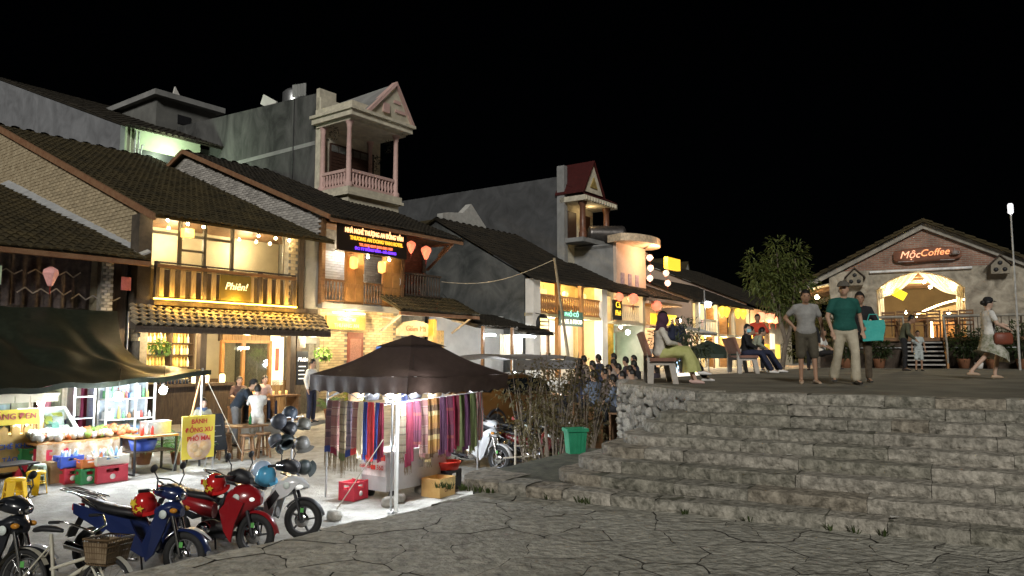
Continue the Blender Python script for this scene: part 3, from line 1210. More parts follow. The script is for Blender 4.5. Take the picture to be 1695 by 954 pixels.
# counter with jars
MB().box(.1, 2.5, -.35, .2, .78, .86).box(.15, 2.45, -.25, .1, FZ, .78).build('counter', m_dark, h)
# door and windows
df = MB()
for x in (2.55, 3.25, 4.2):
    df.box(x - .05, x + .05, .45, .56, FZ, 2.05)
df.box(2.5, 4.25, .45, .56, 2.0, 2.08)
df = df.build('door_frame', m_wood2, h)
for a, b in ((2.6, 3.2), (3.3, 4.15)):
    MB().box(a, b, .5, .508, .55, 2.0).build('pane', m_glass, df)
MB().box(2.6, 4.15, .47, .53, FZ, .55).build('door_panel', m_wood2, df)
text('open_sign', 'open', .2, EM('open neon', (1, .92, .7), 2.2), df, (3.2, .42, 1.86), ext=.006, shear=.3)
MB().box(4.25, 4.72, .5, .56, .7, 2.4).build('lit_window', EM('lit opal window', (1.0, .90, .62), .5), h)
MB().box(4.4, 4.52, .46, .49, 1.15, 1.85).build('red_paper_strip', M('red paper strip', (.6, .12, .08), bump=0), h)
for x in (.98, 3.86):
    MB().box(x - .09, x + .09, -1.1, -.92, FZ, 2.45).build('post', m_dark, h)
cbd = MB().box(4.03, 4.45, -1.06, -1.02, .75, 1.75).build('chalk_sign', m_black, h)
text('lettering', 'Phiên', .17, EM('glowing chalk script', (1, .95, .85), .9), cbd, (4.24, -1.07, 1.5), ext=.003, shear=.25)  # chalk letters glow by themselves, light put into their colour
for i in range(4):
    MB().box(4.1, 4.36 - .05 * (i % 2), -1.068, -1.062, 1.28 - i * .12, 1.31 - i * .12).build('chalk_line', EM('glowing chalk line', (.9, .85, .75), .5), cbd)  # chalk strokes carry the same painted glow
MB().box(4.03, 4.33, -1.06, -1.0, 1.85, 2.2).box(4.1, 4.26, -1.07, -1.06, 1.92, 2.12).build('small_frame', m_dark, h)
lamp('porch_light', (.3, -.7, 2.2), 60, WARM, .05, h)
lamp('porch_light', (2.2, -1.25, 2.15), 170, WARM, .05, h)
lamp('porch_light', (4.5, -1.2, 2.15), 120, (1, .85, .55), .06, h)
lamp('inner_light', (3.0, 2.2, 2.4), 90, (1, .80, .5), .1, h)

# ---------------------------------------------------------------- guesthouse with the neon name board
h = house('guesthouse', 'brick guesthouse with a lit sign board above open timber doors', 8.4)
TS = .398
MB().prism([(5.58, .0, -.8), (5.58, .0, 6.25), (5.58, 8.15, 9.52), (5.58, 14, 7.2), (5.58, 14, -.8)], (.16, 0, 0)).build('gable_wall', m_mortar, h)
brickwork(h.children[0], 'x', 5.565, .0, 12.4, 5.2, 9.5, lambda u, z: z > 5.28 + RS * (u + .6) and z < 6.25 + TS * min(u, 8.1) - max(0, u - 8.1) * .42 - .08, m_brick_g, .26, .085, 300, .05, seed=8)
tileroof(h, 5.42, 12.1, -.75, 6.1, 8.15, 9.66, m_roof2)
tileroof(h, 5.42, 12.1, 14.2, 7.1, 8.15, 9.66, pitch=.5, course=1.2)
MB().prism([(5.36, -.75, 5.98), (5.36, -.75, 6.14), (5.36, 8.15, 9.74), (5.36, 8.15, 9.56)], (.08, 0, 0)).prism([(5.36, 14.2, 7.0), (5.36, 14.2, 7.15), (5.36, 8.15, 9.74), (5.36, 8.15, 9.56)], (.08, 0, 0)).build('verge', m_fascia, h)
MB().box(5.45, 12.05, -.74, -.68, 5.93, 6.05).build('eave_board', m_fascia, h)
MB().box(5.6, 12.0, .0, 8.0, 6.0, 6.06).build('ceiling', m_wood, h)
MB().prism([(11.35, .75, -.8), (11.35, .75, 6.2), (11.35, 8.15, 9.5), (11.35, 14, 7.1), (11.35, 14, -.8)], (.16, 0, 0)).build('end_wall', m_mortar, h)
# lit upper room behind the doors
uw = MB().box(5.7, 9.35, .85, .95, 3.3, 6.0).build('upper_wall', m_mortar, h)
m_brick_lg = M('pale grey brick', (.45, .46, .48), .8, col2=(.62, .63, .66), scale=4, bump=.3, rnd=.15)
brickwork(uw, 'y', .84, 5.75, 9.3, 3.35, 5.2, lambda u, z: True, m_brick_lg, .27, .09, 240, .03, seed=12)
rb = MB().box(9.35, 11.5, .85, .95, 3.3, 6.05).box(9.25, 9.4, -.05, .85, 3.3, 6.05).build('red_wall', m_mortar, h)
brickwork(rb, 'y', .84, 9.42, 11.45, 3.35, 6.0, lambda u, z: True, m_brick_r, .26, .085, 260, .03, seed=13)
MB().box(5.6, 11.6, -.25, .9, 3.16, 3.34).build('balcony_floor', m_concrete, h)
balustrade(h, (5.75, -.15), (6.6, -.15), 3.42, 4.1, 6, m_wood, .06, .05, True)
balustrade(h, (7.5, -.15), (8.3, -.15), 3.42, 4.1, 6, m_wood, .06, .05, True)
balustrade(h, (9.35, -.1), (11.45, -.1), 3.85, 4.65, 14, m_dark, .06, .05, True)
MB().box(9.3, 11.5, -.2, .8, 3.34, 3.75).build('tiled_ledge', m_roof, h)
for x in (5.66, 9.3):
    MB().box(x - .07, x + .07, -.2, -.02, 3.3, 6.1).build('post', m_wood, h)
m_dpan = M('door panel timber', (.38, .19, .06), .5, var=.2, bump=.1)
for x, sw in ((6.62, .02), (8.34, -.03)):
    t = piece('door', MB().box(0, .86, -.025, .025, 0, 1.78).mesh('door', m_wood2), h, (x, -.12, 3.36), (0, 0, sw))
    for a in (.08, .48):
        for z0, z1 in ((.1, .55), (.68, 1.1), (1.22, 1.65)):
            MB().box(a, a + .3, -.042, -.026, z0, z1).build('panel', m_dpan, t)
    MB().tube([(.8, -.05, .8), (.8, -.09, .85), (.8, -.09, 1.0), (.8, -.05, 1.05)], .012, 6).build('handle', m_steel, t)
# sign board
sg = MB().box(5.9, 9.05, -.62, -.52, 5.06, 6.0).build('sign_board', M('black sign board', (.02, .012, .008), .5, var=.1, bump=0), h)
text('sign_line', 'NHÀ NGHỈ THƯỢNG AN ĐỒNG VĂN', .225, EM('sign orange', (1.0, .52, .22), .95), sg, (7.5, -.64, 5.75), sx=.70, bold=.006)
text('sign_line', 'THUONG AN DONG VAN HOTEL', .175, EM('sign yellow', (1.0, .50, .04), .6), sg, (7.6, -.64, 5.52), sx=.92, bold=.006)
text('sign_line', 'TEL FAX 0219 3856 868 1188', .125, EM('sign red', (1.0, .20, .08), .6), sg, (7.55, -.64, 5.33), sx=1.0, bold=.004)
text('sign_line', 'ĐC: TT ĐỒNG VĂN - HÀ GIANG', .125, EM('sign violet', (.16, .04, 1.0), .8), sg, (7.55, -.64, 5.19), sx=1.05, bold=.005)
for i, x in enumerate((5.95, 7.35, 8.35)):
    bulb(['left', 'middle', 'right'][i] + ' warm bulb below the guesthouse sign board', W(x, -.45, 4.98), 18, WARM, .045, 'bulbs below the sign board')
lamp('upper_light', (7.2, .35, 5.2), 20, (1, .9, .75), .08, h)
m_lt = EM('amber tube lantern', (1.0, .52, .14), .62)
lantern('tube', 'left amber tube lantern in front of the guesthouse doors', 6.85, -.3, 4.75, m_lt, 4, YEL, .95, .1, 'tube lanterns of the guesthouse', False)
lantern('tube', 'right amber tube lantern in front of the guesthouse doors', 8.15, -.3, 4.72, m_lt, 4, YEL, .95, .1, 'tube lanterns of the guesthouse', False)
m_lr = EM('red silk lantern', (1.0, .20, .10), .62)
lantern('diamond', 'upper left glowing red diamond lantern on the red brick wall', 9.55, -.35, 5.62, m_lr, 50, (1, .40, .24), 1.0, .1, 'red lanterns of the guesthouse')
lantern('diamond', 'right glowing red diamond lantern on the red brick wall', 10.35, -.35, 5.5, m_lr, 60, (1, .42, .26), 1.15, .15, 'red lanterns of the guesthouse')
mb = MB()
for a, b in (((11.55, -.6, 5.9), (11.55, .7, 5.0)), ((11.55, -.65, 5.92), (11.55, .75, 5.92)), ((11.55, -.3, 5.85), (11.55, .1, 5.5))):
    mb.bar(a, b, .08)
mb.build('eave_bracket', m_fascia, h)
# ground floor of the guesthouse
gw = MB().box(5.7, 9.3, .25, .4, -.8, 3.2).box(9.3, 11.4, .25, .4, -.8, 1.0).box(9.3, 9.7, .25, .4, 1, 3.2).build('ground_wall', m_mortar, h)
brickwork(gw, 'y', .24, 5.75, 9.25, .2, 3.1, lambda u, z: not (7.05 < u < 7.85 and z < 2.4), m_brick_y, .27, .09, 300, .03, seed=14)
dr = MB().box(7.1, 7.8, .2, .26, -.3, 2.42).build('red_door', M('red brown door', (.22, .07, .045), .5, var=.2, bump=.1), h)
for z0, z1 in ((.2, 1.0), (1.15, 2.2)):
    MB().box(7.2, 7.7, .185, .2, z0, z1).build('panel', M('carved door panel', (.32, .15, .11), .5, var=.3, scale=30, bump=.6, bs=60), dr)
sg2 = MB().box(6.05, 7.75, .05, .16, 2.5, 2.95).build('carved_sign', M('carved honey board', (.50, .30, .08), .5, var=.2, bump=.2), h)
text('sign_line', 'HOMESTAY', .16, EM('glowing gilt letters', (1, .75, .2), .6), sg2, (6.9, .04, 2.83), bold=.004)  # letters given their own glow, lamplight painted into the gold
text('sign_line', 'THƯỢNG AN', .18, EM('glowing gilt letters', (1, .75, .2), .6), sg2, (6.9, .04, 2.62), bold=.004)
bulb('bright warm bulb beside the carved gold guesthouse sign', W(6.05, -.85, 2.95), 210, WARM, .05)
MB().tube([(6.3, .05, 3.06), (7.7, .05, 3.06)], .025, 6).build('tube_light', EM('warm tube', (1, .8, .4), 8), h)
lamp('tube_glow', (7.0, -.25, 3.02), 34, WARM, .06, h)
ar = MB()
ar.prism([(9.35, .1, 2.35), (11.3, .1, 2.35), (11.3, .1, 2.62), (10.9, .1, 2.86), (10.3, .1, 2.95), (9.7, .1, 2.86), (9.35, .1, 2.62)], (0, .08, 0))
ar = ar.build('arched_sign', M('pale carved board', (.55, .45, .30), .6, var=.2), h)
text('sign_line', 'Giám Mã', .3, M('worn red letters', (.42, .20, .12), .7), ar, (10.33, .09, 2.62))
MB().box(11.0, 11.2, -.15, .1, -.3, 3.0).build('gold_post', M('gold post', (.55, .32, .06), .5, var=.2), h)
MB().box(11.25, 11.9, .1, .2, -.2, 2.6).build('carved_panel', M('carved yellow panel', (.55, .36, .12), .6, var=.45, scale=14, bump=.8, bs=30), h)
MB().box(9.7, 11.0, 1.6, 1.7, -.4, 2.4).build('shop_back', m_white, h)
lamp('shop_light', (10.3, .9, 2.2), 30, (1, .95, .8), .08, h)
lamp('shop_light', (10.6, -.7, 2.8), 40, WARM, .06, h)
lamp('shop_light', (8.7, -.8, 2.4), 45, WARM, .06, h)
tileroof(h, 8.2, 12.5, -1.2, 3.2, .1, 3.85, m_roof, .22, .3, 'awning')
MB().box(8.2, 12.5, -1.2, -1.12, 3.02, 3.14).build('awning_board', m_fascia, h)
mb = MB()
for x in (8.4, 12.2):
    MB().bar((x, -1.1, 3.1), (x, -.05, 2.5), .07).bar((x, -.7, 2.9), (x, -.05, 3.0), .06).build('awning_bracket', M('grey carved bracket', (.38, .33, .26), .7), h)
sg3 = MB().box(8.35, 8.95, .1, .14, 1.5, 1.95).build('blue_sign', EM('glowing blue enamel', (.03, .09, .35), .3), h)  # plate emits slightly, light put into its blue colour
text('sign_line', 'CHO THUÊ XE', .085, M('white paint', (.8, .8, .8), bump=0), sg3, (8.65, .09, 1.83))
text('sign_line', '0914 688', .085, MATS['white paint'], sg3, (8.65, .09, 1.66))
# ---------------------------------------------------------------- houses behind the street front
m_pgreen = M('pale green plaster', (.50, .56, .40), .85, var=.12, scale=1.4, bump=.1)
h = house('grey_gable_house', 'long grey gable house with a pale green lit front behind the bar roof', 5.0, 12.4)
MB().prism([(5.0, 12.4, 6), (5.0, 12.4, 11.45), (5.0, 26, 16.4), (5.0, 34, 13.4), (5.0, 34, 6)], (.2, 0, 0)).build('gable_wall', M('mottled grey render', (.21, .215, .228), .9, var=.28, scale=.9, dist=.8, bump=.15), h)  # grey render with a broad mottled tone
MB().box(5.2, 8.7, 12.45, 12.7, 6, 11.5).build('front_wall', m_pgreen, h)
tileroof(h, 4.95, 12.0, 11.9, 11.32, 26, 16.5, m_roof2, pitch=.3, course=.5)
MB().box(8.7, 12.0, 13.0, 13.2, 6, 11.4).build('side_front', m_concrete, h)
wd = MB().box(5.85, 7.5, 12.36, 12.44, 9.75, 10.55).build('window', m_black, h)
for i in range(3):
    MB().box(5.95 + i * .5, 6.25 + i * .5, 12.34, 12.355, 10.02, 10.16).build('pane', EM('cyan window light', (.25, .9, .65), 1.0), wd)
mb = MB()
for x in (5.75, 5.6):
    mb.tube([(x, 12.3, 11.3), (x - .02, 12.3, 9.3)], .04, 6)
mb.tube([(6.0, 12.3, 10.75), (5.9, 12.28, 10.72), (5.86, 12.3, 10.4), (5.86, 12.3, 9.2)], .04, 6)
mb.build('drain_pipe', M('grey pvc pipe', (.5, .52, .5), .5, bump=0), h)
lamp('wall_lamp_glow', (7.0, 11.3, 10.6), 90, (.80, 1.0, .72), .1, h)

h = house('rooftop_block', 'small concrete roof block with overhanging slab behind the grey gable', 8.4, 16)
MB().box(8.4, 11.6, 16, 22, 9, 14.35).build('wall', M('dark concrete', (.16, .16, .15), .9, var=.3, scale=.8, bump=.3), h)  # concrete of a darker, mottled tone
MB().box(8.1, 11.9, 15.6, 22.5, 14.35, 14.62).build('roof_slab', m_concrete, h)
MB().prism([(9.4, 16.4, 14.62), (10.0, 16.4, 14.62), (9.55, 16.4, 15.3)], (0, .1, 0)).build('roof_fin', m_white, h)
fr = MB().box(9.5, 10.2, 15.96, 15.99, 13.3, 13.75).build('vent_window', m_black, h)

# concrete tube house with the pillared top balcony
m_pink = M('pale pink paint', (.60, .40, .36), .7, var=.1, bump=.08)
m_ivory = M('ivory paint', (.62, .57, .45), .8, var=.2, scale=3, bump=.12)
h = house('pillared_house', 'tall raw concrete house with pink pillared cream balcony and gabled top', 9.5, 5.0)
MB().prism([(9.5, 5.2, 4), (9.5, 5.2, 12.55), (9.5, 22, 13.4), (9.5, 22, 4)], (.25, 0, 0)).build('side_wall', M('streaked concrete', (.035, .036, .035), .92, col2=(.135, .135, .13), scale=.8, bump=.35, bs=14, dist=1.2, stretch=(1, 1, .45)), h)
MB().box(9.52, 12.9, 4.9, 5.19, 8, 12.35).build('front_wall', m_ivory, h)
MB().box(9.75, 12.9, 5.4, 20, 12.2, 12.5).build('roof_deck', m_concrete, h)
MB().box(12.7, 12.9, 5.2, 20, 4, 12.3).build('far_wall', m_concrete, h)
MB().box(9.485, 9.5, 5.2, 11, 10.35, 10.52).build('render_band', m_concrete, h)
MB().tube([(9.47, 6.6, 12.6), (9.47, 6.62, 8.2)], .02, 5).build('wall_cable', m_black, h)
MB().box(9.1, 9.5, 9.2, 11.2, 9.75, 9.87).build('window_hood', m_concrete, h)
MB().box(9.48, 9.5, 9.4, 11.0, 9.0, 9.75).build('side_window', m_black, h)
dr = MB().box(10.0, 12.45, 4.8, 4.89, 8.35, 10.5).build('shutter_door', M('dark shutter', (.05, .025, .018), .5, var=.2, bump=.1, stretch=(1, 1, 8)), h)
for i in range(6):
    MB().box(10.05 + i * .4, 10.4 + i * .4, 4.785, 4.8, 10.15, 10.42).build('pane', M('dim pane', (.14, .14, .13), .3, bump=0), dr)
for i in range(12):
    MB().box(10.03, 12.42, 4.785, 4.8, 8.42 + i * .14, 8.53 + i * .14).build('shutter_slat', MATS['dark shutter'], dr)
MB().box(9.45, 12.45, 3.05, 5.0, 8.12, 8.34).box(9.4, 12.5, 2.98, 5.0, 8.0, 8.12).box(9.55, 12.35, 3.15, 5.0, 7.5, 8.0).build('balcony_slab', m_ivory, h)
MB().box(9.3, 12.75, 2.75, 5.2, 11.15, 11.38).box(9.22, 12.85, 2.65, 5.25, 11.38, 11.5).box(9.45, 12.6, 3.0, 5.1, 11.02, 11.15).build('canopy_slab', m_ivory, h)
MB().box(9.5, 12.7, 2.95, 3.1, 11.5, 11.82).box(9.5, 9.62, 3.1, 5.2, 11.5, 11.82).box(9.52, 10.4, 5.0, 5.2, 11.82, 12.75).build('parapet', m_ivory, h)
col = MB().lathe([(.17, 8.34), (.17, 8.5), (.11, 8.56), (.105, 9.6), (.095, 10.75), (.12, 10.8), (.10, 10.85), (.15, 10.95), (.17, 11.02)], n=12)
cme = col.mesh('pillar', m_pink)
for x, y in ((9.6, 3.2), (12.2, 3.2), (9.62, 4.82), (12.2, 4.8)):
    piece('pillar', cme, h, (x, y, OFF[h.name].z) if 0 else (x, y, 0))
for a, b, n in (((9.75, 3.2), (12.05, 3.2), 13), ((9.6, 3.35), (9.6, 4.75), 8)):
    balustrade(h, a, b, 8.42, 9.02, n, m_pink, .11, .1, True, .12)
gb = MB().prism([(10.3, 2.85, 11.5), (12.75, 2.85, 11.5), (11.55, 2.6, 12.85)], (0, .18, 0)).build('gable_front', m_ivory, h)
MB().prism([(10.15, 2.75, 11.55), (10.3, 2.75, 11.5), (11.55, 2.5, 12.92), (11.55, 2.5, 13.08)], (0, .32, 0)).prism([(12.9, 2.75, 11.55), (12.75, 2.75, 11.5), (11.55, 2.5, 12.92), (11.55, 2.5, 13.08)], (0, .32, 0)).build('gable_trim', m_pink, gb)
MB().box(11.7, 12.3, 2.74, 2.8, 11.85, 11.98).box(11.55, 11.95, 2.68, 2.76, 12.2, 12.34).box(11.0, 11.35, 2.72, 2.8, 11.7, 12.1).build('relief', m_pink, gb)
MB().prism([(10.2, 2.9, 11.6), (11.55, 2.65, 12.95), (11.55, 7, 12.8), (10.2, 7, 11.7)], (0, 0, .06)).prism([(12.9, 2.9, 11.6), (11.55, 2.65, 12.95), (11.55, 7, 12.8), (12.9, 7, 11.7)], (0, 0, .06)).build('gable_roof', m_concrete, h)
# things on that roof
tk = thing('water_tank', 'dark steel water tank half hidden on the pillared house roof', 'water tank', W(10.7, 8.2, 12.5), ANG, None, (0, 0, 0))
MB().lathe([(0, .1), (.5, .1), (.55, .2), (.55, 1.0), (.4, 1.15), (0, 1.2)], n=16).build('tank_body', m_steel, tk)
for i in range(3):
    MB().cb((.3 * i - .3, 0, .05), (.1, .9, .1)).build('stand_bar', m_black, tk)
t = thing('roof_sheet', 'leaning corrugated sheets at the edge of the concrete roof', 'roof sheet', W(9.62, 5.9, 12.62), ANG, None, (0, 0, 0))
mb = MB()
mb.grid(lambda u, v: (-.1 + .02 * math.sin(u * 30), .0 + u * .9, v * .55 + u * .1), 24, 2)
mb.build('sheet', m_concrete, t)
t2 = MB().cb((0, 0, .12), (.08, 1.1, .45), (.5, 0, 0))
solo(t2, 'roof_panel', m_white, 'pale tilted panel lying on the concrete roof edge', 'panel', W(9.62, 8.6, 12.75), ANG)
# plants hanging from the balcony
mb = MB()
rr = random.Random(2)
for c in ((9.7, 4.3, 10.9), (12.2, 3.6, 10.8), (12.5, 3.0, 11.6), (12.2, 4.4, 10.2)):
    for i in range(60):
        p = Vector(c) + Vector((rr.uniform(-.2, .2), rr.uniform(-.2, .2), rr.uniform(-.5, .15)))
        q = Vector((rr.uniform(-1, 1), rr.uniform(-1, 1), rr.uniform(-1, .3))).normalized() * .09
        r_ = q.cross(Vector((.3, .2, 1))).normalized() * .03
        mb.add([p - r_, p + q * .5, p + q + r_, p + r_], [(0, 1, 2, 3)])
tag(mb.build('dry_vine', M('dry dark vine', (.05, .045, .03), .8, bump=0), h), kind='stuff')

# ---------------------------------------------------------------- low stall building between guesthouse and balcony shop
h = house('lit_stall', 'low tiled stall under white tube lights between two houses', 14.6, 0, 'stall')
tileroof(h, 12.2, 16.4, -1.3, 2.75, 1.2, 3.4, m_roof2, .22, .35)
tileroof(h, 14.9, 17.0, -1.7, 2.55, -.6, 2.9, m_roof2, .22, .35, 'side_roof')
MB().box(12.2, 17.2, 1.2, 1.3, 0, 3.4).build('back_wall', m_white, h)
for x in (12.4, 14.3, 16.9):
    MB().box(x - .05, x + .05, -1.5, -1.4, 0, 2.75).build('post', m_wood, h)
for i in range(14):
    MB().box(14.0 + i * .11, 14.06 + i * .11, -1.1, -1.06, 1.55, 2.5).build('slat', m_cream, h)
for i, x in enumerate((12.75, 14.9, 15.5)):
    t = thing('tube_lamp', ['left', 'middle', 'right'][i] + ' white tube lamp glaring under the low tiled stall roof', 'lamp', W(x, -1.5, 2.42), ANG, 'stall tube lamps', (0, 0, 0))
    MB().tube([(-.35, 0, 0), (.35, 0, 0)], .03, 8).build('tube', m_led, t)
    MB().box(-.38, .38, -.02, .02, .035, .08).build('batten', m_steel, t)
    lamp('tube_glow', (0, -.1, -.06), 40, COOL, .1, t)

# ---------------------------------------------------------------- balcony shop with the dark side wall
h = house('balcony_shop', 'long tile roofed shop with yellow lit turned balcony and white pillars', 17.4)
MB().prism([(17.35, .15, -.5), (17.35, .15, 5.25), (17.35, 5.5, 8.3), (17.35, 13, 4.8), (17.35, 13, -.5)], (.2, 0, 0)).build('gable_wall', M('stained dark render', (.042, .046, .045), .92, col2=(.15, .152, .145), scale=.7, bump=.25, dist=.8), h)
tileroof(h, 17.2, 24.25, -.6, 5.06, 5.5, 8.45, m_roof2)
tileroof(h, 17.2, 24.25, 13, 4.7, 5.5, 8.45, pitch=.5, course=1.2)
for x0 in (17.4, 23.55):
    MB().box(x0, x0 + .55, -.35, .1, .2, 5.1).build('pillar', m_white, h)
MB().box(17.4, 24.1, 1.5, 1.6, .3, 5.3).box(17.4, 24.1, -.3, 1.5, 3.42, 3.56).box(23.9, 24.1, .1, 1.5, .3, 5.2).box(17.55, 17.65, .15, 1.5, .3, 5.2).build('front_wall', M('yellow plaster', (.66, .52, .26), .8, var=.08, bump=.05), h)
MB().box(17.95, 23.5, 1.38, 1.49, .3, 3.4).build('shop_back', m_white, h)
for x in (19.6, 21.7):
    MB().box(x - .11, x + .11, -.3, -.1, .3, 5.1).build('post', m_wood2, h)
for a, b in ((18.0, 19.45), (19.75, 21.55), (21.85, 23.5)):
    balustrade(h, (a, -.2), (b, -.2), 3.6, 4.42, 9, m_wood2, .09, .07, True, .08)
MB().box(18.95, 19.45, 1.4, 1.49, 3.56, 4.9).build('door', m_wood, h)
for i, x in enumerate((19.0, 20.9, 22.6)):
    lantern('tube', ['left', 'middle', 'right'][i] + ' yellow cylinder lantern on the turned yellow balcony', x, .2, 4.55, EM('yellow lantern', (1, .66, .24), .75), 16, (1, .72, .3), 1.0, .2, 'lanterns on the yellow balcony', False)
lamp('balcony_light', (20.4, .4, 4.95), 60, (1, .72, .3), .08, h)
lamp('balcony_light', (22.4, .4, 4.95), 60, (1, .72, .3), .08, h)
lamp('shop_light', (19.8, .3, 3.2), 60, (1, .93, .8), .1, h)
lamp('shop_light', (22.3, .3, 3.2), 60, (1, .93, .8), .1, h)
lamp('shop_front_light', (20.5, -1.6, 2.9), 90, (1, .9, .75), .1, h)
sg = MB().box(19.1, 21.2, -.62, -.56, 3.02, 3.72).build('sign_board', M('dark green board', (.03, .06, .045), .6, bump=0), h)
text('sign_line', 'PHỐ CỔ', .26, EM('green lit letters', (.25, .8, .5), .7), sg, (20.15, -.64, 3.56), sx=1.3)
text('sign_line', 'CAFE & FOOD', .28, EM('pale lit letters', (.9, .85, .6), .8), sg, (20.15, -.64, 3.22), sx=1.05)
rs = thing('round_sign', 'round dark shop sign with yellow lettering beside the yellow balcony', 'sign', W(17.55, -.75, 3.0), ANG, None, (0, 0, 0))
MB().lathe([(0, -.05), (.48, -.05), (.48, .05), (0, .05)], n=20, ax='y').build('disc', m_black, rs)
for i in range(4):
    MB().box(-.3 + .03 * (i % 2), .3, -.07, -.055, .28 - i * .17, .17 - i * .17 + .22 * 0).build('text_line', EM('yellow sign light', (1, .75, .25), 1.2), rs)
MB().bar((0, 0, .45), (0, .5, .55), .04).build('bracket', m_black, rs)

# shop with red lanterns beside it
h = house('lantern_shop', 'narrow shop with red lanterns and black sign right of the yellow balcony', 24.4)
tileroof(h, 24.25, 28.7, -.5, 4.98, 5, 7.6, m_roof2)
MB().box(24.2, 28.5, 1.4, 1.5, .4, 5).box(24.2, 28.5, -.3, 1.4, 3.3, 3.45).box(28.25, 28.5, -.3, 1.5, .4, 5).build('wall', m_cream, h)
balustrade(h, (25.3, -.2), (27.9, -.2), 3.5, 4.35, 12, m_cream, .09, .07, True, .08)
MB().box(25.6, 27.8, 1.3, 1.39, .9, 2.9).build('lit_poster', EM('green poster light', (.22, .75, .55), .4), h)
MB().box(25.8, 26.8, 1.25, 1.29, 1.3, 1.7).build('dark_shape', m_black, h)
MB().box(24.35, 25.2, -.1, .1, .4, 3.3).build('yellow_pillar', M('yellow paint', (.6, .38, .04), .6, bump=0), h)
sg = MB().box(24.45, 25.3, -.55, -.45, 3.5, 4.55).build('sign_board', m_black, h)
text('sign_line', 'Cà', .46, EM('gold sign', (1, .66, .05), .65), sg, (24.87, -.57, 4.28))
text('sign_line', 'Phê', .4, EM('gold sign', (1, .66, .05), .65), sg, (24.87, -.57, 3.86))
m_lr2 = EM('red globe lantern', (1.0, .22, .12), .55)
for i, (x, s_) in enumerate(((25.0, 1.2), (26.6, 1.5), (29.5, 1.5))):
    lantern('globe', ['left', 'middle', 'right'][i] + ' round red lantern under the eave right of the yellow balcony', x, -.55, 4.72 if i < 2 else 4.5, m_lr2, 6, (1, .35, .2), s_, .1, 'round red lanterns')
bulb('bright bulb hanging below the black gold lettered sign', W(24.5, -.9, 3.1), 20, (1, .92, .8), .08)
bulb('glaring bulb inside the red lantern shop', W(26.6, -.2, 2.9), 40, (.95, .98, 1), .12, None, m_led)
lamp('balcony_light', (26.5, .5, 4.7), 60, WARM, .1, h)

# pink lit tower with curved canopy
h = house('pink_lit_house', 'tall concrete house with pink lit front and curved canopy', 28.0, 1.0)
MB().box(27.6, 27.85, 1.2, 9, 3, 8.05).box(27.85, 32, 8.8, 9, 3, 8.05).box(27.6, 32, 1.2, 9, 7.8, 7.98).build('side_wall', m_concrete, h)
MB().box(27.6, 31.3, 1.0, 1.19, 3, 8.1).build('front_wall', M('pink white plaster', (.66, .52, .42), .8, var=.06, bump=.05), h)
mb = MB()
pts = [(27.5, 1.5)] + [(29.4 + 2.5 * math.sin(a), 1.0 - 1.5 * math.cos(a)) for a in [(-PI / 2) * .75 + i * PI * .085 for i in range(13)]] + [(31.9, 1.5)]
mb.prism([(x, y, 8.1) for x, y in pts], (0, 0, .42))
mb.build('curved_canopy', M('canopy paint', (.70, .55, .38), .7, bump=.05), h)
for i in range(3):
    MB().box(28.1 + i * .9, 28.5 + i * .9, .96, 1.0, 5.2, 6.4).build('louvre_window', M('violet grey louvre', (.36, .30, .38), .6), h)
for i, (x, z) in enumerate(((29.4, 7.3), (29.5, 6.7), (29.4, 6.1), (31.6, 6.6), (31.8, 6.0))):
    lantern('globe', ['topmost', 'second', 'third', 'upper right', 'lower right'][i] + ' pale pink globe lantern hanging below the curved canopy', x, -.2, z, EM('pale pink globe', (1, .66, .48), .7), 16, (1, .6, .42), .95, .12, 'globe lanterns below the canopy')
sb = MB().box(31.0, 32.8, -.6, -.35, 6.8, 7.5).build('light_box', EM('yellow light box', (1, .58, .04), .55), h)
lamp('canopy_light', (30.2, -.5, 7.5), 130, (1, .60, .34), .15, h)
# lower shop with the yellow banner in the same house
MB().box(28.6, 34, 1.25, 1.35, .6, 5).box(28.6, 33.2, -.5, 1.25, 3.2, 3.35).box(28.6, 33.2, -.5, 1.2, 4.6, 4.75).build('shop_wall', M('warm pinkish plaster', (.6, .42, .3), .8, var=.1), h)
MB().box(28.75, 32.2, -.55, -.5, 3.4, 4.05).build('yellow_banner', EM('yellow banner', (1, .62, .03), .5), h)
bulb('upper white globe bulb by the yellow banner', W(32.4, -.6, 3.75), 34, (1, .88, .7), .14, 'globe bulbs by the banner')
bulb('lower white globe bulb by the yellow banner', W(32.5, -.6, 2.85), 34, (1, .88, .7), .14, 'globe bulbs by the banner')
lamp('shop_light', (30.5, -.4, 2.8), 120, WARM, .1, h)
tileroof(h, 28.5, 33.5, -.8, 4.95, 2.5, 6.2, m_roof2, pitch=.3)

# grey tube house with the red gabled balcony
h = house('red_gable_house', 'grey tube house with a red gabled balcony above the black roofs', 26.3, 4.0)
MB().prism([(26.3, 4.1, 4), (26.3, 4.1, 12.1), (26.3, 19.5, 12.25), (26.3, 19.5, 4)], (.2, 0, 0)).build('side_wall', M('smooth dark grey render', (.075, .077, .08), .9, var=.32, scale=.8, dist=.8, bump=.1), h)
MB().box(26.3, 29.8, 3.8, 4.08, 6, 11.6).build('front_wall', m_ivory, h)
MB().box(26.2, 26.55, 3.6, 4.1, 6, 12.7).build('edge_pier', m_concrete, h)
MB().box(26.3, 29.7, 2.4, 3.8, 8.15, 8.4).build('balcony_slab', m_concrete, h)
dr = MB().box(26.8, 27.7, 3.7, 3.79, 8.45, 10.1).build('window', M('dark brown joinery', (.06, .03, .02), .5, bump=0), h)
dr = MB().box(28.3, 29.3, 3.7, 3.79, 8.45, 10.1).build('door', MATS['dark brown joinery'], h)
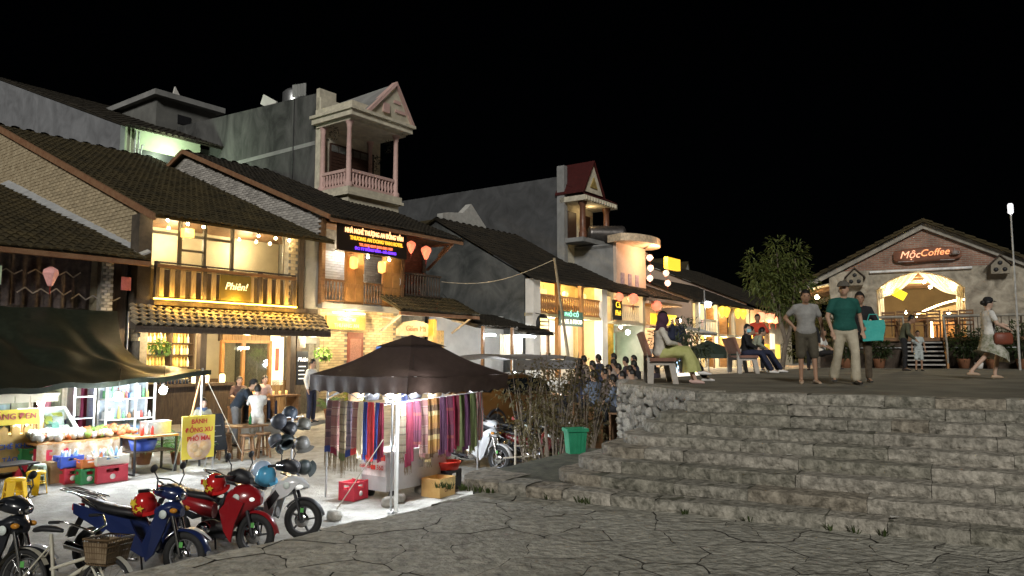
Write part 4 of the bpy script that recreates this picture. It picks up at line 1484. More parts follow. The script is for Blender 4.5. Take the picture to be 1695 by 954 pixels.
for x in (26.6, 29.35):
    MB().lathe([(.24, 8.4), (.24, 8.7), (.2, 8.75), (.17, 10.2), (.26, 10.4), (.26, 10.5)], (x, 2.6, 0), 10).build('pillar', M('brown marble', (.16, .07, .04), .4), h)
MB().box(26.2, 30.0, 2.2, 3.9, 10.5, 10.8).build('cornice', m_ivory, h)
for i in range(12):
    MB().box(26.3 + i * .31, 26.42 + i * .31, 2.12, 2.2, 10.54, 10.74).build('dentil', m_ivory, h)
m_rr = M('red roof sheet', (.06, .010, .009), .6, var=.2, bump=.1)
MB().prism([(26.2, 2.2, 10.82), (30.0, 2.2, 10.82), (29.6, 4.3, 11.9), (26.5, 4.3, 11.9)], (0, 0, .06)).build('lower_roof', m_rr, h)
MB().prism([(26.3, 2.3, 11.05), (28.4, 2.3, 11.05), (27.35, 2.3, 12.75)], (0, .15, 0)).build('gable_front', m_ivory, h)
MB().prism([(26.95, 2.25, 11.35), (27.75, 2.25, 11.35), (27.35, 2.25, 12.0)], (0, .05, 0)).build('gable_relief', M('ochre relief', (.35, .25, .08), .7), h)
MB().prism([(26.15, 2.2, 10.95), (27.35, 2.2, 12.9), (27.35, 4.2, 12.9), (26.15, 4.2, 10.95)], (0, 0, .1)).prism([(28.55, 2.2, 10.95), (27.35, 2.2, 12.9), (27.35, 4.2, 12.9), (28.55, 4.2, 10.95)], (0, 0, .1)).build('gable_roof', m_rr, h)
lamp('balcony_light', (28.2, 3.0, 10.2), 7, WARM, .08, h)
# horizontal steel water tank on the terrace in front of it
tk = thing('steel_tank', 'dark ribbed steel water tank lying on the concrete terrace', 'water tank', W(29.0, 2.4, 8.0), ANG - .9, None, (0, 0, 0))
MB().lathe([(0, -1.15), (.3, -1.15), (.5, -1.05)] + [(.52 + .025 * (i % 2), -1.0 + i * .1) for i in range(21)] + [(.5, 1.05), (.3, 1.15), (0, 1.15)], (0, 0, .85), 18, 'x').build('drum', M('dark steel', (.10, .09, .085), .35, metal=.6, bump=0), tk)
for x in (-.7, .7):
    MB().box(x - .05, x + .05, -.4, .4, 0, .45).build('cradle', m_black, tk)
# white pediments showing above the balcony shop roof
h = house('white_dormer', 'small white gable pediment poking above the black shop roof', 19.4, 6.2)
MB().prism([(18.6, 6.2, 7.9), (22.2, 6.2, 7.9), (22.2, 6.2, 8.75), (20.9, 6.2, 9.85), (20.2, 6.2, 9.25), (19.0, 6.2, 9.1), (18.6, 6.2, 9.0)], (0, .4, 0)).build('pediment', M('grey white paint', (.50, .49, .46), .8, var=.15), h)
MB().prism([(18.6, 6.6, 7.6), (21.8, 6.6, 7.6), (21.8, 6.6, 8.4), (20.9, 6.6, 9.3), (18.6, 6.6, 8.5)], (0, 4, 0)).build('roof', m_roof, h)

# ---------------------------------------------------------------- far end of the street
m_pinkwall = M('rosy plaster', (.42, .33, .27), .85, var=.1, scale=.8, bump=.1)
h = house('yellow_lantern_shop', 'far tiled shop with rosy side wall and yellow heart lanterns', 36.0)
MB().prism([(36, .1, 0), (36, .1, 5.3), (36, 4.2, 7.0), (36, 9, 5), (36, 9, 0)], (.2, 0, 0)).build('gable_wall', m_pinkwall, h)
tileroof(h, 35.8, 46, -.6, 5.1, 4.2, 7.1, m_roof2, pitch=.3, course=.5)
MB().box(36.2, 46, 1.5, 1.6, .6, 5.3).box(36.2, 46, -.3, 1.5, 2.95, 3.1).build('front_wall', m_cream, h)
for x in (36.2, 39.4, 42.6, 45.7):
    MB().box(x - .12, x + .12, -.35, -.1, .6, 5.1).build('post', m_cream, h)
balustrade(h, (36.4, -.25), (39.2, -.25), 3.2, 4.0, 10, m_cream, .09, .07, False, .08)
m_yl = EM('yellow heart lantern', (1, .62, .06), .62)
for i, x in enumerate((39.8, 40.6, 42.8, 43.9)):
    lantern('diamond', ['leftmost', 'second', 'third', 'rightmost'][i] + ' yellow heart shaped lantern of the far shop', x, -.5, 4.7, m_yl, 8, (1, .72, .2), 1.7, .1, 'yellow heart lanterns', False)
rr = random.Random(21)
for i in range(14):
    x, z = rr.uniform(39.6, 45.4), rr.uniform(1.6, 4.1)
    MB().box(x, x + rr.uniform(.5, 1.3), 1.3, 1.4, z, z + rr.uniform(.2, .5)).build('lit_sign', EM('far sign %d' % (i % 4), [(1, .7, .1), (1, .5, .05), (.9, .8, .6), (.7, .3, .6)][i % 4], .5), h)
t = MB().box(41.4, 41.6, -.2, 1.3, .6, 5).build('divider', m_wood, h)
for x in (38, 41, 44):
    lamp('shop_light', (x, -.2, 2.8), 120, (1, .75, .35), .15, h)
    lamp('balcony_light', (x, .3, 4.8), 80, (1, .75, .35), .15, h)
fl = thing('flood_light', 'white flood light on a pole at the rosy wall corner', 'lamp', W(36.6, -.8, 4.95), ANG, None, (0, 0, 0))
MB().cb((0, 0, 0), (.5, .15, .35), (.4, 0, 0)).build('head', EM('flood led', (.9, .97, 1), 12), fl)
MB().tube([(-.4, .1, .9), (-.4, .1, -4.2)], .05, 6).build('pole', m_steel, fl)
MB().bar((-.4, .1, -.1), (0, .05, -.1), .05).build('arm', m_steel, fl)
lamp('flood_glow', (.1, -.3, -.1), 30, COOL, .1, fl)
# tin awning in the gap
h = house('gap_stall', 'low tin awning stall in front of the rosy wall', 33.6, 0, 'stall')
tileroof(h, 33.4, 36.4, -1.4, 3.0, 1.2, 3.7, m_concrete, .3, .8)
MB().box(33.4, 36.0, 1.2, 1.3, .6, 3.6).build('back_wall', m_cream, h)
for x in (33.6, 36.2):
    MB().box(x - .06, x + .06, -1.3, -1.2, .6, 3.0).build('post', m_wood, h)
lamp('stall_light', (35, -.6, 2.7), 110, (1, .9, .75), .1, h)
h = house('far_end_house', 'farthest shop of the row with red lights below a long roof', 46.2)
MB().prism([(46.2, .1, 0), (46.2, .1, 5.6), (46.2, 9.5, 9.6), (46.2, 12, 8), (46.2, 12, 0)], (.2, 0, 0)).build('gable_wall', m_pinkwall, h)
tileroof(h, 46, 60, -.7, 5.4, 9.5, 9.75, m_roof2, pitch=.4, course=.7)
MB().box(46.4, 60, .8, .9, .6, 5.4).build('front_wall', m_cream, h)
for i, x in enumerate((47.5, 49.5, 51.0)):
    lantern('globe', ['left', 'middle', 'right'][i] + ' red globe lantern at the far end of the street', x, -.6, 4.6, EM('bright red globe', (1, .30, .16), .8), 24, (1, .4, .22), 2.0, .1, 'far red lanterns')
for i in range(7):
    x = 46.8 + i * 1.4
    MB().box(x, x + .9, .65, .78, 1.4 + (i % 3) * .4, 2.6 + (i % 2) * .9).build('lit_sign', EM('far sign %d' % (i % 3), (1, .7, .1), .5), h)
lamp('front_light', (49, -.8, 3.4), 260, (1, .6, .3), .2, h)
h = house('twin_gable_house', 'distant pale house with two steep pointed gables over the roofs', 85, 25)
for c in (87.3, 92.8):
    MB().prism([(c - 2.6, 25, 11.6), (c + 2.0, 25, 11.6), (c + .5, 25, 15.2)], (0, .3, 0)).build('gable', M('faint plaster', (.34, .34, .31), .9, var=.2), h)
    MB().prism([(c - 2.8, 24.9, 11.5), (c + .5, 24.9, 15.3), (c + .5, 31, 15.3), (c - 2.8, 31, 11.5)], (0, 0, .15)).build('roof', m_roof, h)
    MB().prism([(c + 2.2, 24.9, 11.5), (c + .5, 24.9, 15.3), (c + .5, 31, 15.3), (c + 2.2, 31, 11.5)], (0, 0, .15)).build('roof', m_roof, h)
MB().box(83.5, 96, 25, 31, 0, 11.7).build('wall', MATS['faint plaster'], h)
MB().lathe([(0, 0), (.5, .15), (.75, .4)], (83.0, 24.5, 13.2), 14, 'y').build('dish', m_white, h)
MB().tube([(83.0, 24.7, 13.2), (83.4, 25.2, 11.6)], .06, 6).build('dish_mast', m_steel, h)

# ---------------------------------------------------------------- coffee house on the terrace
CA = math.atan2(-.436, .9)
CL = Vector((14.8, 27.0, 0))
cz = zter(NX * 14.8 + NY * 27.0)


def CW(x, y, z=0.0):
    return CL + Vector((.9 * x + .436 * y, -.436 * x + .9 * y, z))


def ct(name, label, cat, x, y, z, rz=0.0, group=None):
    return thing(name, label, cat, CW(x, y, z), CA + rz, group, (0, 0, 0))


ch = thing('coffee_house', 'stone and brick gabled coffee house with arched curtained opening', 'cafe', CW(0, 0, cz), CA, None, (0, 0, cz))
m_stone = M('rough grey stone wall', (.20, .175, .135), .9, col2=(.50, .45, .36), scale=2.4, bump=.7, bs=12, dist=.6)
m_cbrick = BRICK('old red gable brick', (.34, .16, .105), (.44, .24, .17), (.40, .35, .29), .24, .07)
FZC = 2.24
ax0, ax1, asp, atop = -1.55, 1.25, 4.02, 4.62
arch = [(ax0, asp)] + [(ax0 + (ax1 - ax0) * i / 12, asp + (atop - asp) * math.sin(PI * (i / 12)) ** .75) for i in range(1, 12)] + [(ax1, asp)]


def strip(mb, lo, hi, y0, y1):
    """wall between two polylines with equal x"""
    n = len(lo)
    for i in range(n - 1):
        a, b = lo[i], lo[i + 1]
        c, d = hi[i + 1], hi[i]
        mb.prism([(a[0], y0, a[1]), (b[0], y0, b[1]), (c[0], y0, c[1]), (d[0], y0, d[1])], (0, y1 - y0, 0))


mb = MB()
mb.box(-3.14, ax0, 0, .35, .9, 4.75).box(ax1, 3.3, 0, .35, .9, 4.75)
strip(mb, arch, [(p[0], 4.75) for p in arch], 0, .35)
mb.build('stone_wall', m_stone, ch)
MB().prism([(-3.14, .02, 4.75), (3.3, .02, 4.75), (3.3, .02, 4.9), (.05, .02, 6.35), (-3.14, .02, 4.9)], (0, .33, 0)).build('brick_gable', m_cbrick, ch)
MB().box(-3.14, -2.9, .35, 11, .9, 4.7).box(3.05, 3.3, .35, 11, .9, 4.7).box(-3.14, 3.3, 10.8, 11, .9, 4.7).build('side_wall', m_stone, ch)
m_verge = M('pale weathered verge', (.30, .28, .24), .85, var=.3, scale=5, bump=.3)
sl = (6.43 - 4.3) / 4.1
mb = MB()
for sgn in (-1, 1):
    mb.prism([(.05, -.12, 6.42), (.05 + sgn * 4.35, -.12, 4.22), (.05 + sgn * 4.35, -.12, 3.98), (.05, -.12, 6.18)], (0, .13, 0))
mb.build('verge_board', m_verge, ch)


def slope_roof(sgn):
    mb = MB()
    nx, ny = 26, 20
    for i in range(34):
        y0 = -.25 + i * .33
        for c in range(14):
            u0, u1 = c / 14, (c + 1) / 14 + .01
            x0, x1 = .05 + sgn * 4.45 * (1 - u0), .05 + sgn * 4.45 * (1 - u1)
            z0, z1 = 4.2 + 2.26 * u0 + .05, 4.2 + 2.26 * u1 + .01
            vs = []
            for x, z, rm in ((x0, z0, 1), (x1, z1, .85)):
                for a in range(5):
                    an = PI * a / 4
                    vs.append((x, y0 + .165 + .15 * rm * math.cos(an), z + .09 * rm * math.sin(an)))
            mb.add(vs, [(a, a + 1, a + 6, a + 5) for a in range(4)] + [(4, 3, 2, 1, 0)])
    mb.prism([(.05, -.3, 6.4), (.05 + sgn * 4.45, -.3, 4.16), (.05 + sgn * 4.45, 11.2, 4.16), (.05, 11.2, 6.4)], (0, 0, .06))
    return mb


slope_roof(-1).build('roof', m_roof, ch)
slope_roof(1).build('roof', m_roof, ch)
MB().prism([(-3.15, -.1, 4.3), (-4.35, -.1, 4.05), (-4.35, 8, 4.05), (-3.15, 8, 4.3)], (0, 0, .03)).build('soffit', m_cream, ch)
for i in range(5):
    MB().bar((-3.15, .3 + i * .9, 4.2), (-4.3, .3 + i * .9, 3.98), .09, .1).build('rafter', m_wood, ch)
bulb('glowing bulb under the left eave of the coffee house', CW(-3.6, .2, 3.85), 34, WARM, .08)
# interior
m_cin = M('cafe interior plaster', (.30, .22, .13), .8, var=.15, scale=1.2, bump=.1)
MB().box(-2.9, 3.05, 7.9, 8.0, FZC, 5.6).box(-2.9, -2.86, .4, 7.9, FZC, 4.7).box(3.0, 3.04, .4, 7.9, FZC, 4.7).build('inner_wall', m_cin, ch)
MB().box(-3.0, 3.1, -1.0, 8, FZC - .12, FZC).build('floor', m_wood, ch)
MB().box(-2.9, 3.0, .4, 7.9, 4.72, 4.78).build('inner_ceiling', M('warm ceiling boards', (.20, .13, .07), .7, var=.2), ch)
for i in range(5):
    MB().box(-2.9, 3.0, 1.2 + i * 1.3, 1.32 + i * 1.3, 4.55, 4.72).build('beam', m_wood, ch)
m_led2 = EM('warm led line', (1, .78, .36), 9)
mb = MB()
arc = [(-.15 + .0 * i + i * .16, 3.2, 3.25 + .55 * math.sin(i / 12 * PI * .55)) for i in range(13)]
mb.tube(arc, .035, 6)
mb.tube([(-.15, 3.2, 3.25), (-.15, 3.2, 3.05), (.35, 3.2, 3.0), (.35, 3.2, 2.3)], .035, 6)
mb.build('led_line', m_led2, ch)
MB().prism([(.0, 3.3, 3.3), (1.8, 3.3, 3.75), (2.4, 3.3, 3.8), (2.4, 3.3, 3.3), (1.3, 3.3, 3.2), (.5, 3.3, 2.95)], (0, .3, 0)).build('curved_bar', m_cin, ch)
MB().box(.4, 2.4, 3.0, 3.5, FZC, 2.95).build('counter', m_wood2, ch)
for i, (x, y, z) in enumerate(((-1.15, .8, 4.0), (.05, 1.0, 4.35), (.25, 1.0, 4.15), (1.0, .8, 4.05), (-.55, 2.2, 3.3), (.9, 2.4, 3.25))):
    bulb(['leftmost', 'highest', 'second highest', 'rightmost upper', 'low left', 'low right'][i] + ' warm bulb inside the coffee house arch', CW(x, y, z), 34, (1, .84, .56), .06, 'bulbs inside the coffee house')
MB().cb((-.78, .5, 3.88), (.42, .1, .3), (0, .55, 0)).build('yellow_light_box', EM('yellow lit box', (1, .80, .02), .7), ch)
lamp('cafe_light', (0, 3.5, 4.4), 110, (1, .80, .45), .2, ch)
lamp('cafe_light', (-.15, 1.3, 4.0), 70, (1, .80, .45), .2, ch)
# curtains
m_cur = CLOTH('sheer cream curtain', (.80, .74, .58), .5, col2=(.86, .82, .70))
for sgn in (-1, 1):
    for k in range(6):
        x_top0 = -.15 + sgn * (.02 + k * .23)
        x_top1 = -.15 + sgn * (.02 + (k + 1) * .23)
        xe = (-.15 + sgn * 1.33)

        def cf(u, v, k=k, a=x_top0, b=x_top1, xe=xe, sgn=sgn):
            top = a + (b - a) * u
            zt = asp + (atop - asp) * max(0, math.sin(PI * min(1, max(0, (top - ax0) / (ax1 - ax0))))) ** .75
            z_end = asp - .25 - .03 * k
            x = top + (xe - top) * v
            z = zt + (z_end - zt) * v - .22 * math.sin(PI * v) * (1 - k / 8)
            return (x, .45 + .03 * math.sin(u * 12 + k) + .02 * k, z)
        MB().grid(cf, 6, 10).build('curtain', m_cur, ch)
    MB().grid(lambda u, v: (-.15 + sgn * (1.4 - .2 * u - .04 * math.sin(PI * v)), .5 + .03 * math.sin(u * 16), asp + .1 - v * 1.75), 10, 8).build('side_curtain', m_cur, ch)
MB().tube([(-1.75, -.06, 4.68), (1.5, -.06, 4.70)], .05, 8).build('tube_batten', M('white batten', (.75, .76, .76), .5, bump=0), ch)
# name board
sg = MB().loft([(-.95, 5.22, .001, .1), (-.9, 5.22, .035, .2), (-.5, 5.2, .035, .28), (.3, 5.25, .035, .28), (.95, 5.22, .035, .24), (1.15, 5.22, .035, .18), (1.2, 5.2, .001, .1)], 10).build('name_board', M('brown wood board', (.20, .085, .05), .6, var=.25, bump=.2), ch)
sg.location.y -= .1
m_cs = EM('coffee sign light', (1.0, .46, .26), .62)
text('sign_word', 'Mộc', .36, m_cs, sg, (-.42, -.05, 5.24), ext=.015, shear=.3, bold=0)
text('sign_word', 'Coffee', .34, EM('coffee sign orange', (1.0, .36, .14), .62), sg, (.36, -.05, 5.29), (PI / 2, -.04, 0), ext=.015, shear=.3, bold=0)
cup = MB().lathe([(.03, 0), (.08, .03), (.11, .12)], (0, 0, 0), 12).torus((.12, 0, .07), .04, .012, 'y', 12, 5).lathe([(0, -.01), (.15, .0), (.16, .015)], (0, 0, 0), 12)
cup.tube([(0, 0, .14), (.02, 0, .18), (-.01, 0, .22)], .01, 4)
piece('cup_emblem', cup.mesh('cup_emblem', M('grey emblem', (.42, .38, .36), .6, bump=0)), sg, (.98, -.05, 5.18))
for x, wd in ((-.55, .5), (.75, .45)):
    MB().box(x - wd / 2, x + wd / 2, -.045, -.04, 5.0, 5.02).build('small_print', MATS['grey emblem'], sg)
# bird houses
for i, (x, z) in enumerate(((-2.25, 4.2), (2.3, 4.42))):
    b = ct('bird_house', ['left', 'right'][i] + ' grey timber bird house on the coffee house wall', 'bird house', x, -.22, z, 0, 'bird houses on the coffee house')
    b.scale = (.72, .72, .72)
    MB().box(-.38, .38, -.18, .18, 0, .42).prism([(-.38, -.18, .42), (.38, -.18, .42), (0, -.18, .82)], (0, .36, 0)).build('box', M('bird house wood', (.25, .22, .17), .8, var=.25, bump=.3), b)
    for hx, hz in ((-.18, .2), (.18, .2), (0, .52)):
        MB().lathe([(0, -.2), (.1, -.2), (.1, -.185)], (hx, 0, hz), 12, 'y').build('hole', m_black, b)
    MB().prism([(0, -.26, .86), (-.5, -.26, .36), (-.5, -.26, .42), (0, -.26, .94)], (0, .5, 0)).prism([(0, -.26, .86), (.5, -.26, .36), (.5, -.26, .42), (0, -.26, .94)], (0, .5, 0)).build('roof', m_dark, b)
# deck, stairs, railing
dk = ct('timber_deck', 'raised timber deck with pipe rail before the coffee house', 'deck', 0, -1, cz)
OFF[dk.name] = Vector((0, -1, cz))
MB().box(-3.6, -.72, -1.3, -.02, FZC - .12, FZC + .004).box(.42, 6, -1.3, -.02, FZC - .12, FZC + .004).box(-.72, .42, -1.0, -.02, FZC - .12, FZC + .004).build('deck_floor', m_wood, dk)
MB().box(-3.6, -.75, -1.2, -1.1, cz - .2, FZC - .12).box(.45, 6, -1.2, -1.1, cz - .2, FZC - .12).build('skirt', m_dark, dk)
nst = 6
for i in range(nst):
    z = cz + (FZC - cz) * (i + 1) / (nst + 1)
    y = -1.0 - .2 * (nst - i)
    MB().box(-.7, .4, y, y + .24, z - .05, z).build('tread', M('grey deck board', (.33, .32, .30), .7, var=.2, bump=.2), dk)
for x in (-.76, .46):
    MB().prism([(x - .03, -2.3, cz - .05), (x - .03, -2.1, cz - .05), (x - .03, -.95, FZC - .1), (x - .03, -.95, FZC + .08), (x - .03, -2.3, cz + .15)], (.06, 0, 0)).build('stringer', m_wood2, dk)
    MB().tube([(x, -2.25, cz), (x, -2.25, cz + .8), (x, -1.2, FZC + .75)], .03, 6).build('stair_rail', m_verge, dk)
for a, b in ((-3.6, -.76), (.46, 6)):
    MB().tube([(a, -1.25, FZC + .72), (b, -1.25, FZC + .72)], .045, 8).build('top_rail', m_verge, dk)
    MB().tube([(a, -1.25, FZC - .35), (b, -1.25, FZC - .35)], .025, 6).build('low_rail', m_steel, dk)
    n = max(3, int((b - a) / 1.1))
    for i in range(n + 1):
        x = a + (b - a) * i / n
        MB().tube([(x, -1.25, FZC - .4), (x, -1.25, FZC + .72)], .03, 6).build('rail_post', m_dark, dk)
    m = int((b - a) / .22)
    for i in range(m):
        x = a + (b - a) * (i + .5) / m
        if x < 3:
            MB().box(x - .012, x + .012, -1.26, -1.24, FZC + .05, FZC + .68).build('baluster', m_dark, dk)


def cafe_chair(x, y, rz, label, group):
    t = ct('slat_chair', label, 'chair', x, y, FZC, rz, group)
    MB().box(-.22, .22, -.22, .22, .43, .46).build('seat', m_wood, t)
    for sx in (-.2, .2):
        MB().box(sx - .02, sx + .02, -.22, -.18, 0, .43).build('leg', m_wood, t)
        MB().box(sx - .02, sx + .02, .18, .22, 0, .95).build('leg', m_wood, t)
    for i in range(4):
        MB().box(-.2, .2, .185, .215, .55 + i * .11, .62 + i * .11).build('back_slat', m_wood, t)


for i, (x, rz) in enumerate(((-1.2, 0), (-.75, .1), (-.2, -.1), (.15, .2), (.75, 0), (1.15, .1))):
    cafe_chair(x, -.55 - .1 * (i % 2), rz + PI * (i % 2), ['leftmost', 'second', 'third', 'fourth', 'fifth', 'rightmost'][i] + ' dark slat back chair on the coffee house deck', 'chairs on the deck')
for i, (x, z) in enumerate(((-.9, 0), (.0, 0), (1.0, 0))):
    t = ct('cafe_table', ['left', 'middle', 'right'][i] + ' small timber table on the coffee house deck', 'table', x, .9, FZC, 0, 'tables on the deck')
    MB().box(-.3, .3, -.3, .3, .68, .72).build('top', m_wood2, t)
    MB().box(-.04, .04, -.04, .04, 0, .68).box(-.2, .2, -.2, .2, 0, .03).build('pedestal', m_dark, t)
t = thing('lamp_post', 'thin white lamp post right of the coffee house sign', 'lamp post', TW(14.72, 22.0), CA, None, (0, 0, 0))
MB().tube([(0, 0, 0), (0, 0, 4.6)], [.035, .022], 8).build('pole', M('white pole', (.42, .42, .41), .4, bump=0), t)
MB().lathe([(.04, 4.6), (.075, 4.62), (.075, 4.86), (.05, 4.9), (0, 4.9)], n=10).build('lantern_head', EM('post lamp glass', (.95, .95, 1), .5), t)
lamp('post_glow', (0, 0, 4.75), 5, (1, .95, .9), .1, t)
# ---------------------------------------------------------------- market stall under the green tarp
def st(name, label, cat, x, y, dz=0.0, rz=0.0, group=None):
    return thing(name, label, cat, ST(x, y, dz), ANG + rz, group)


m_tarp = CLOTH('dark green tarpaulin', (.016, .022, .015), .12, col2=(.035, .042, .028), rough=.42)
tp = thing('tarp_canopy', 'dark green tarpaulin stretched from the old house over the market stall', 'canopy', ST(-4, -2.8), ANG)


def tarp(u, v):
    x0 = -10.2 + 9.0 * u
    x1 = -10.2 + 8.9 * u
    x = x0 + (x1 - x0) * v - .55 * math.sin(PI * v) * u ** 6 + .25 * v * u ** 8
    y = -.85 + (-4.15 + .25 * u ** 6) * v
    zt, zf = 2.70, .98 + .32 * u ** 3
    sg = math.sin(PI * v)
    z = zt + (zf - zt) * (v ** .85) - .12 * sg - .25 * sg * u ** 5 + .10 * math.sin(PI * v) * (1 - u)
    z += .045 * math.sin(u * 46 + v * 7) * v * (.3 + .7 * sg) + .03 * math.sin(u * 21 - v * 16) * sg
    z += .05 * noise.noise(Vector((u * 14, v * 5, 0)))
    a = abs((u * 5.2 - .35 * v) % 1 - .5)
    z += .10 * max(0, .18 - a) / .18 * sg * -1
    return (x + 4, y + 2.8, z + .6)


mb = MB().grid(tarp, 90, 36)
mb.grid(lambda u, v: Vector(tarp(u, v)) - Vector((0, 0, .006)), 90, 36)
mb.build('sheet', m_tarp, tp)
mb = MB()
mb.grid(lambda u, v: Vector(tarp(u, 1)) + Vector((0, -.01, -.10 * v - .01 * math.sin(u * 60))), 90, 1)
mb.build('hem', m_tarp, tp)
for (a, b) in (((-1.25, -4.75), 1.95), ((-5.6, -4.9), 1.62), ((-1.0, -1.0), 3.3)):
    MB().tube([(a[0] + 4, a[1] + 2.8, -.1), (a[0] + 4, a[1] + 2.8, b)], .022, 6).build('pole', m_steel, tp)
MB().tube([(2.6, -1.6, .3), (2.75, -1.95, 1.9)], .02, 6).build('prop', m_wood2, tp)
MB().tube([(2.75, -1.95, 1.9), (3.6, -2.2, .1)], .008, 5).build('guy_rope', m_rope, tp)


def led(label, x, y, z, power, r=.075, group='stall led lamps'):
    t = thing('led_bulb', label, 'lamp', W(x, y, z), ANG, group)
    MB().lathe([(.0, -.1), (.05, -.09), (r, -.02), (r * .9, .03), (.03, .06)], n=12).build('globe', EM('cold led globe', (.92, .97, 1.0), 60), t)
    MB().lathe([(.03, .05), (.035, .11), (.0, .12)], n=8).build('socket', m_white, t)
    MB().tube([(0, 0, .12), (.02, 0, .5)], .005, 4).build('cable', m_black, t)
    lamp('led_light', (0, -.02, -.14), power, COOL, r, t)
    return t


led('cold white bulb at the right end of the tarp stall', -2.1, -4.75, .93, 135)
led('cold white bulb beside the yellow food cart', -4.05, -3.95, .78, 60)
led('added cold white bulb hidden behind the tarp edge over the crates', -3.2, -5.15, .86, 60)  # bulb added to supply light around the crates and paving

# yellow food cart
m_ply = M('yellow plywood', (.50, .32, .10), .6, var=.18, scale=3, bump=.15)
m_yel = M('yellow sign board', (.75, .60, .07), .5, var=.05, bump=0)
m_blue = M('blue lettering', (.05, .12, .45), .5, var=.05, bump=0)
m_redp = M('red lettering', (.62, .05, .04), .5, var=.05, bump=0)
m_rose = M('rose lettering', (.5, .12, .10), .5, var=.05, bump=0)
t = st('food_cart', 'yellow plywood food cart with hand lettered panels at the left edge', 'food cart', -4.7, -3.6, 0, 0)
MB().box(-1.6, .75, -.3, .3, .12, .80).build('body', m_ply, t)
for x in (-1.5, -.3, .7):
    MB().box(x - .03, x + .03, -.3, -.24, .80, 1.5).build('post', m_ply, t)
MB().prism([(-1.8, -.45, 1.5), (.95, -.45, 1.5), (.95, .45, 1.62), (-1.8, .45, 1.62)], (0, 0, .04)).build('roof', m_cream, t)
for i in range(11):
    MB().cb((-1.7 + i * .25, -.44, 1.45), (.23, .02, .14), (0, 0, 0)).build('valance', m_cream, t)
b = MB().box(-1.3, .62, -.42, -.39, .98, 1.26).build('name_panel', m_yel, t)
text('lettering', 'MĂNG ĐEN', .15, m_rose, b, (.17, -.43, 1.13), ext=.004, bold=.002)
for i, (s_, z) in enumerate((('XÔI CHÈ KHOAI', .58), ('ĐEN TÀO PHỚ', .34))):
    text('lettering', s_, .125, m_blue, t, (.2, -.315, z), ext=.004, bold=.002)
for i in range(9):
    MB().prism([(-1.2 + i * .2, -.33, .78), (-1.06 + i * .2, -.33, .78), (-1.06 + i * .2, -.33, .90), (-1.13 + i * .2, -.33, .96), (-1.2 + i * .2, -.33, .90)], (0, .02, 0)).build('picket', m_ply, t)
for i, c in enumerate(((.8, .3, .45), (.75, .72, .68), (.7, .2, .18), (.8, .75, .5))):
    MB().lathe([(0, .80), (.06, .80), (.07, .96), (.03, 1.0), (0, 1.0)], (-.9 + i * .42, 0, 0), 9).build('jar', M('jar %d' % i, c, .4, bump=0), t)

# plastic stools and low table
m_ystool = M('yellow plastic', (.80, .50, .02), .35, var=.06, bump=0)


def stool(label, p, mat, s=1.0, group='yellow plastic stools', rz=0.0):
    t = thing('plastic_stool', label, 'stool', p, ANG + rz, group)
    mb = MB()
    mb.lathe([(0, .42), (.13, .42), (.155, .405), (.16, .37), (.15, .36)], n=16)
    mb.build('seat', mat, t)
    for k in range(4):
        a = PI / 4 + k * PI / 2
        c, s_ = math.cos(a), math.sin(a)
        q = MB()
        d = Vector((-s_, c, 0))
        for w0, z0, r0, w1, z1, r1 in ((.075, .38, .145, .05, .0, .20),):
            e = Vector((c, s_, 0))
            vs = [e * r0 - d * w0 + Vector((0, 0, z0)), e * r0 + d * w0 + Vector((0, 0, z0)), e * r1 + d * w1 + Vector((0, 0, z1)), e * r1 - d * w1 + Vector((0, 0, z1))]
            q.prism(vs, e * -.02)
        q.build('leg', mat, t)
    MB().torus((0, 0, .2), .165, .012, 'z', 16, 5).build('stretcher_ring', mat, t)
    t.scale = (s, s, s)
    return t


stool('nearer yellow plastic stool left of the motorbikes', ST(-5.08, -5.75), m_ystool, .92)
stool('farther yellow plastic stool beside the low black table', ST(-4.62, -5.35), m_ystool, .92, rz=.4)
stool('pale green plastic stool tucked behind the low black table', ST(-4.35, -4.7), M('pale green plastic', (.42, .52, .42), .4, bump=0), .9, 'odd stools')
t = st('low_table', 'low black folding table beside the yellow stools', 'table', -4.9, -4.75, 0, .1)
MB().box(-.55, .45, -.28, .28, .42, .45).build('top', M('black laminate', (.03, .03, .035), .3, var=.1, bump=0), t)
for x in (-.45, .35):
    MB().bar((x, -.25, 0), (x, .25, .42), .03).build('leg', m_black, t)
    MB().bar((x, .25, 0), (x, -.25, .42), .03).build('leg', m_black, t)

# crates
m_crr = M('red plastic crate', (.50, .035, .06), .45, var=.1, bump=.05)
m_crg = M('green plastic crate', (.03, .22, .07), .45, var=.1, bump=.05)
m_crb = M('blue plastic basket', (.06, .12, .55), .45, var=.1, bump=.05)
m_cro = M('orange plastic basket', (.65, .20, .05), .45, var=.1, bump=.05)
m_crw = M('white plastic basket', (.70, .68, .60), .45, var=.1, bump=.05)
m_card = M('cardboard', (.36, .24, .12), .85, var=.1, scale=4, bump=.1)


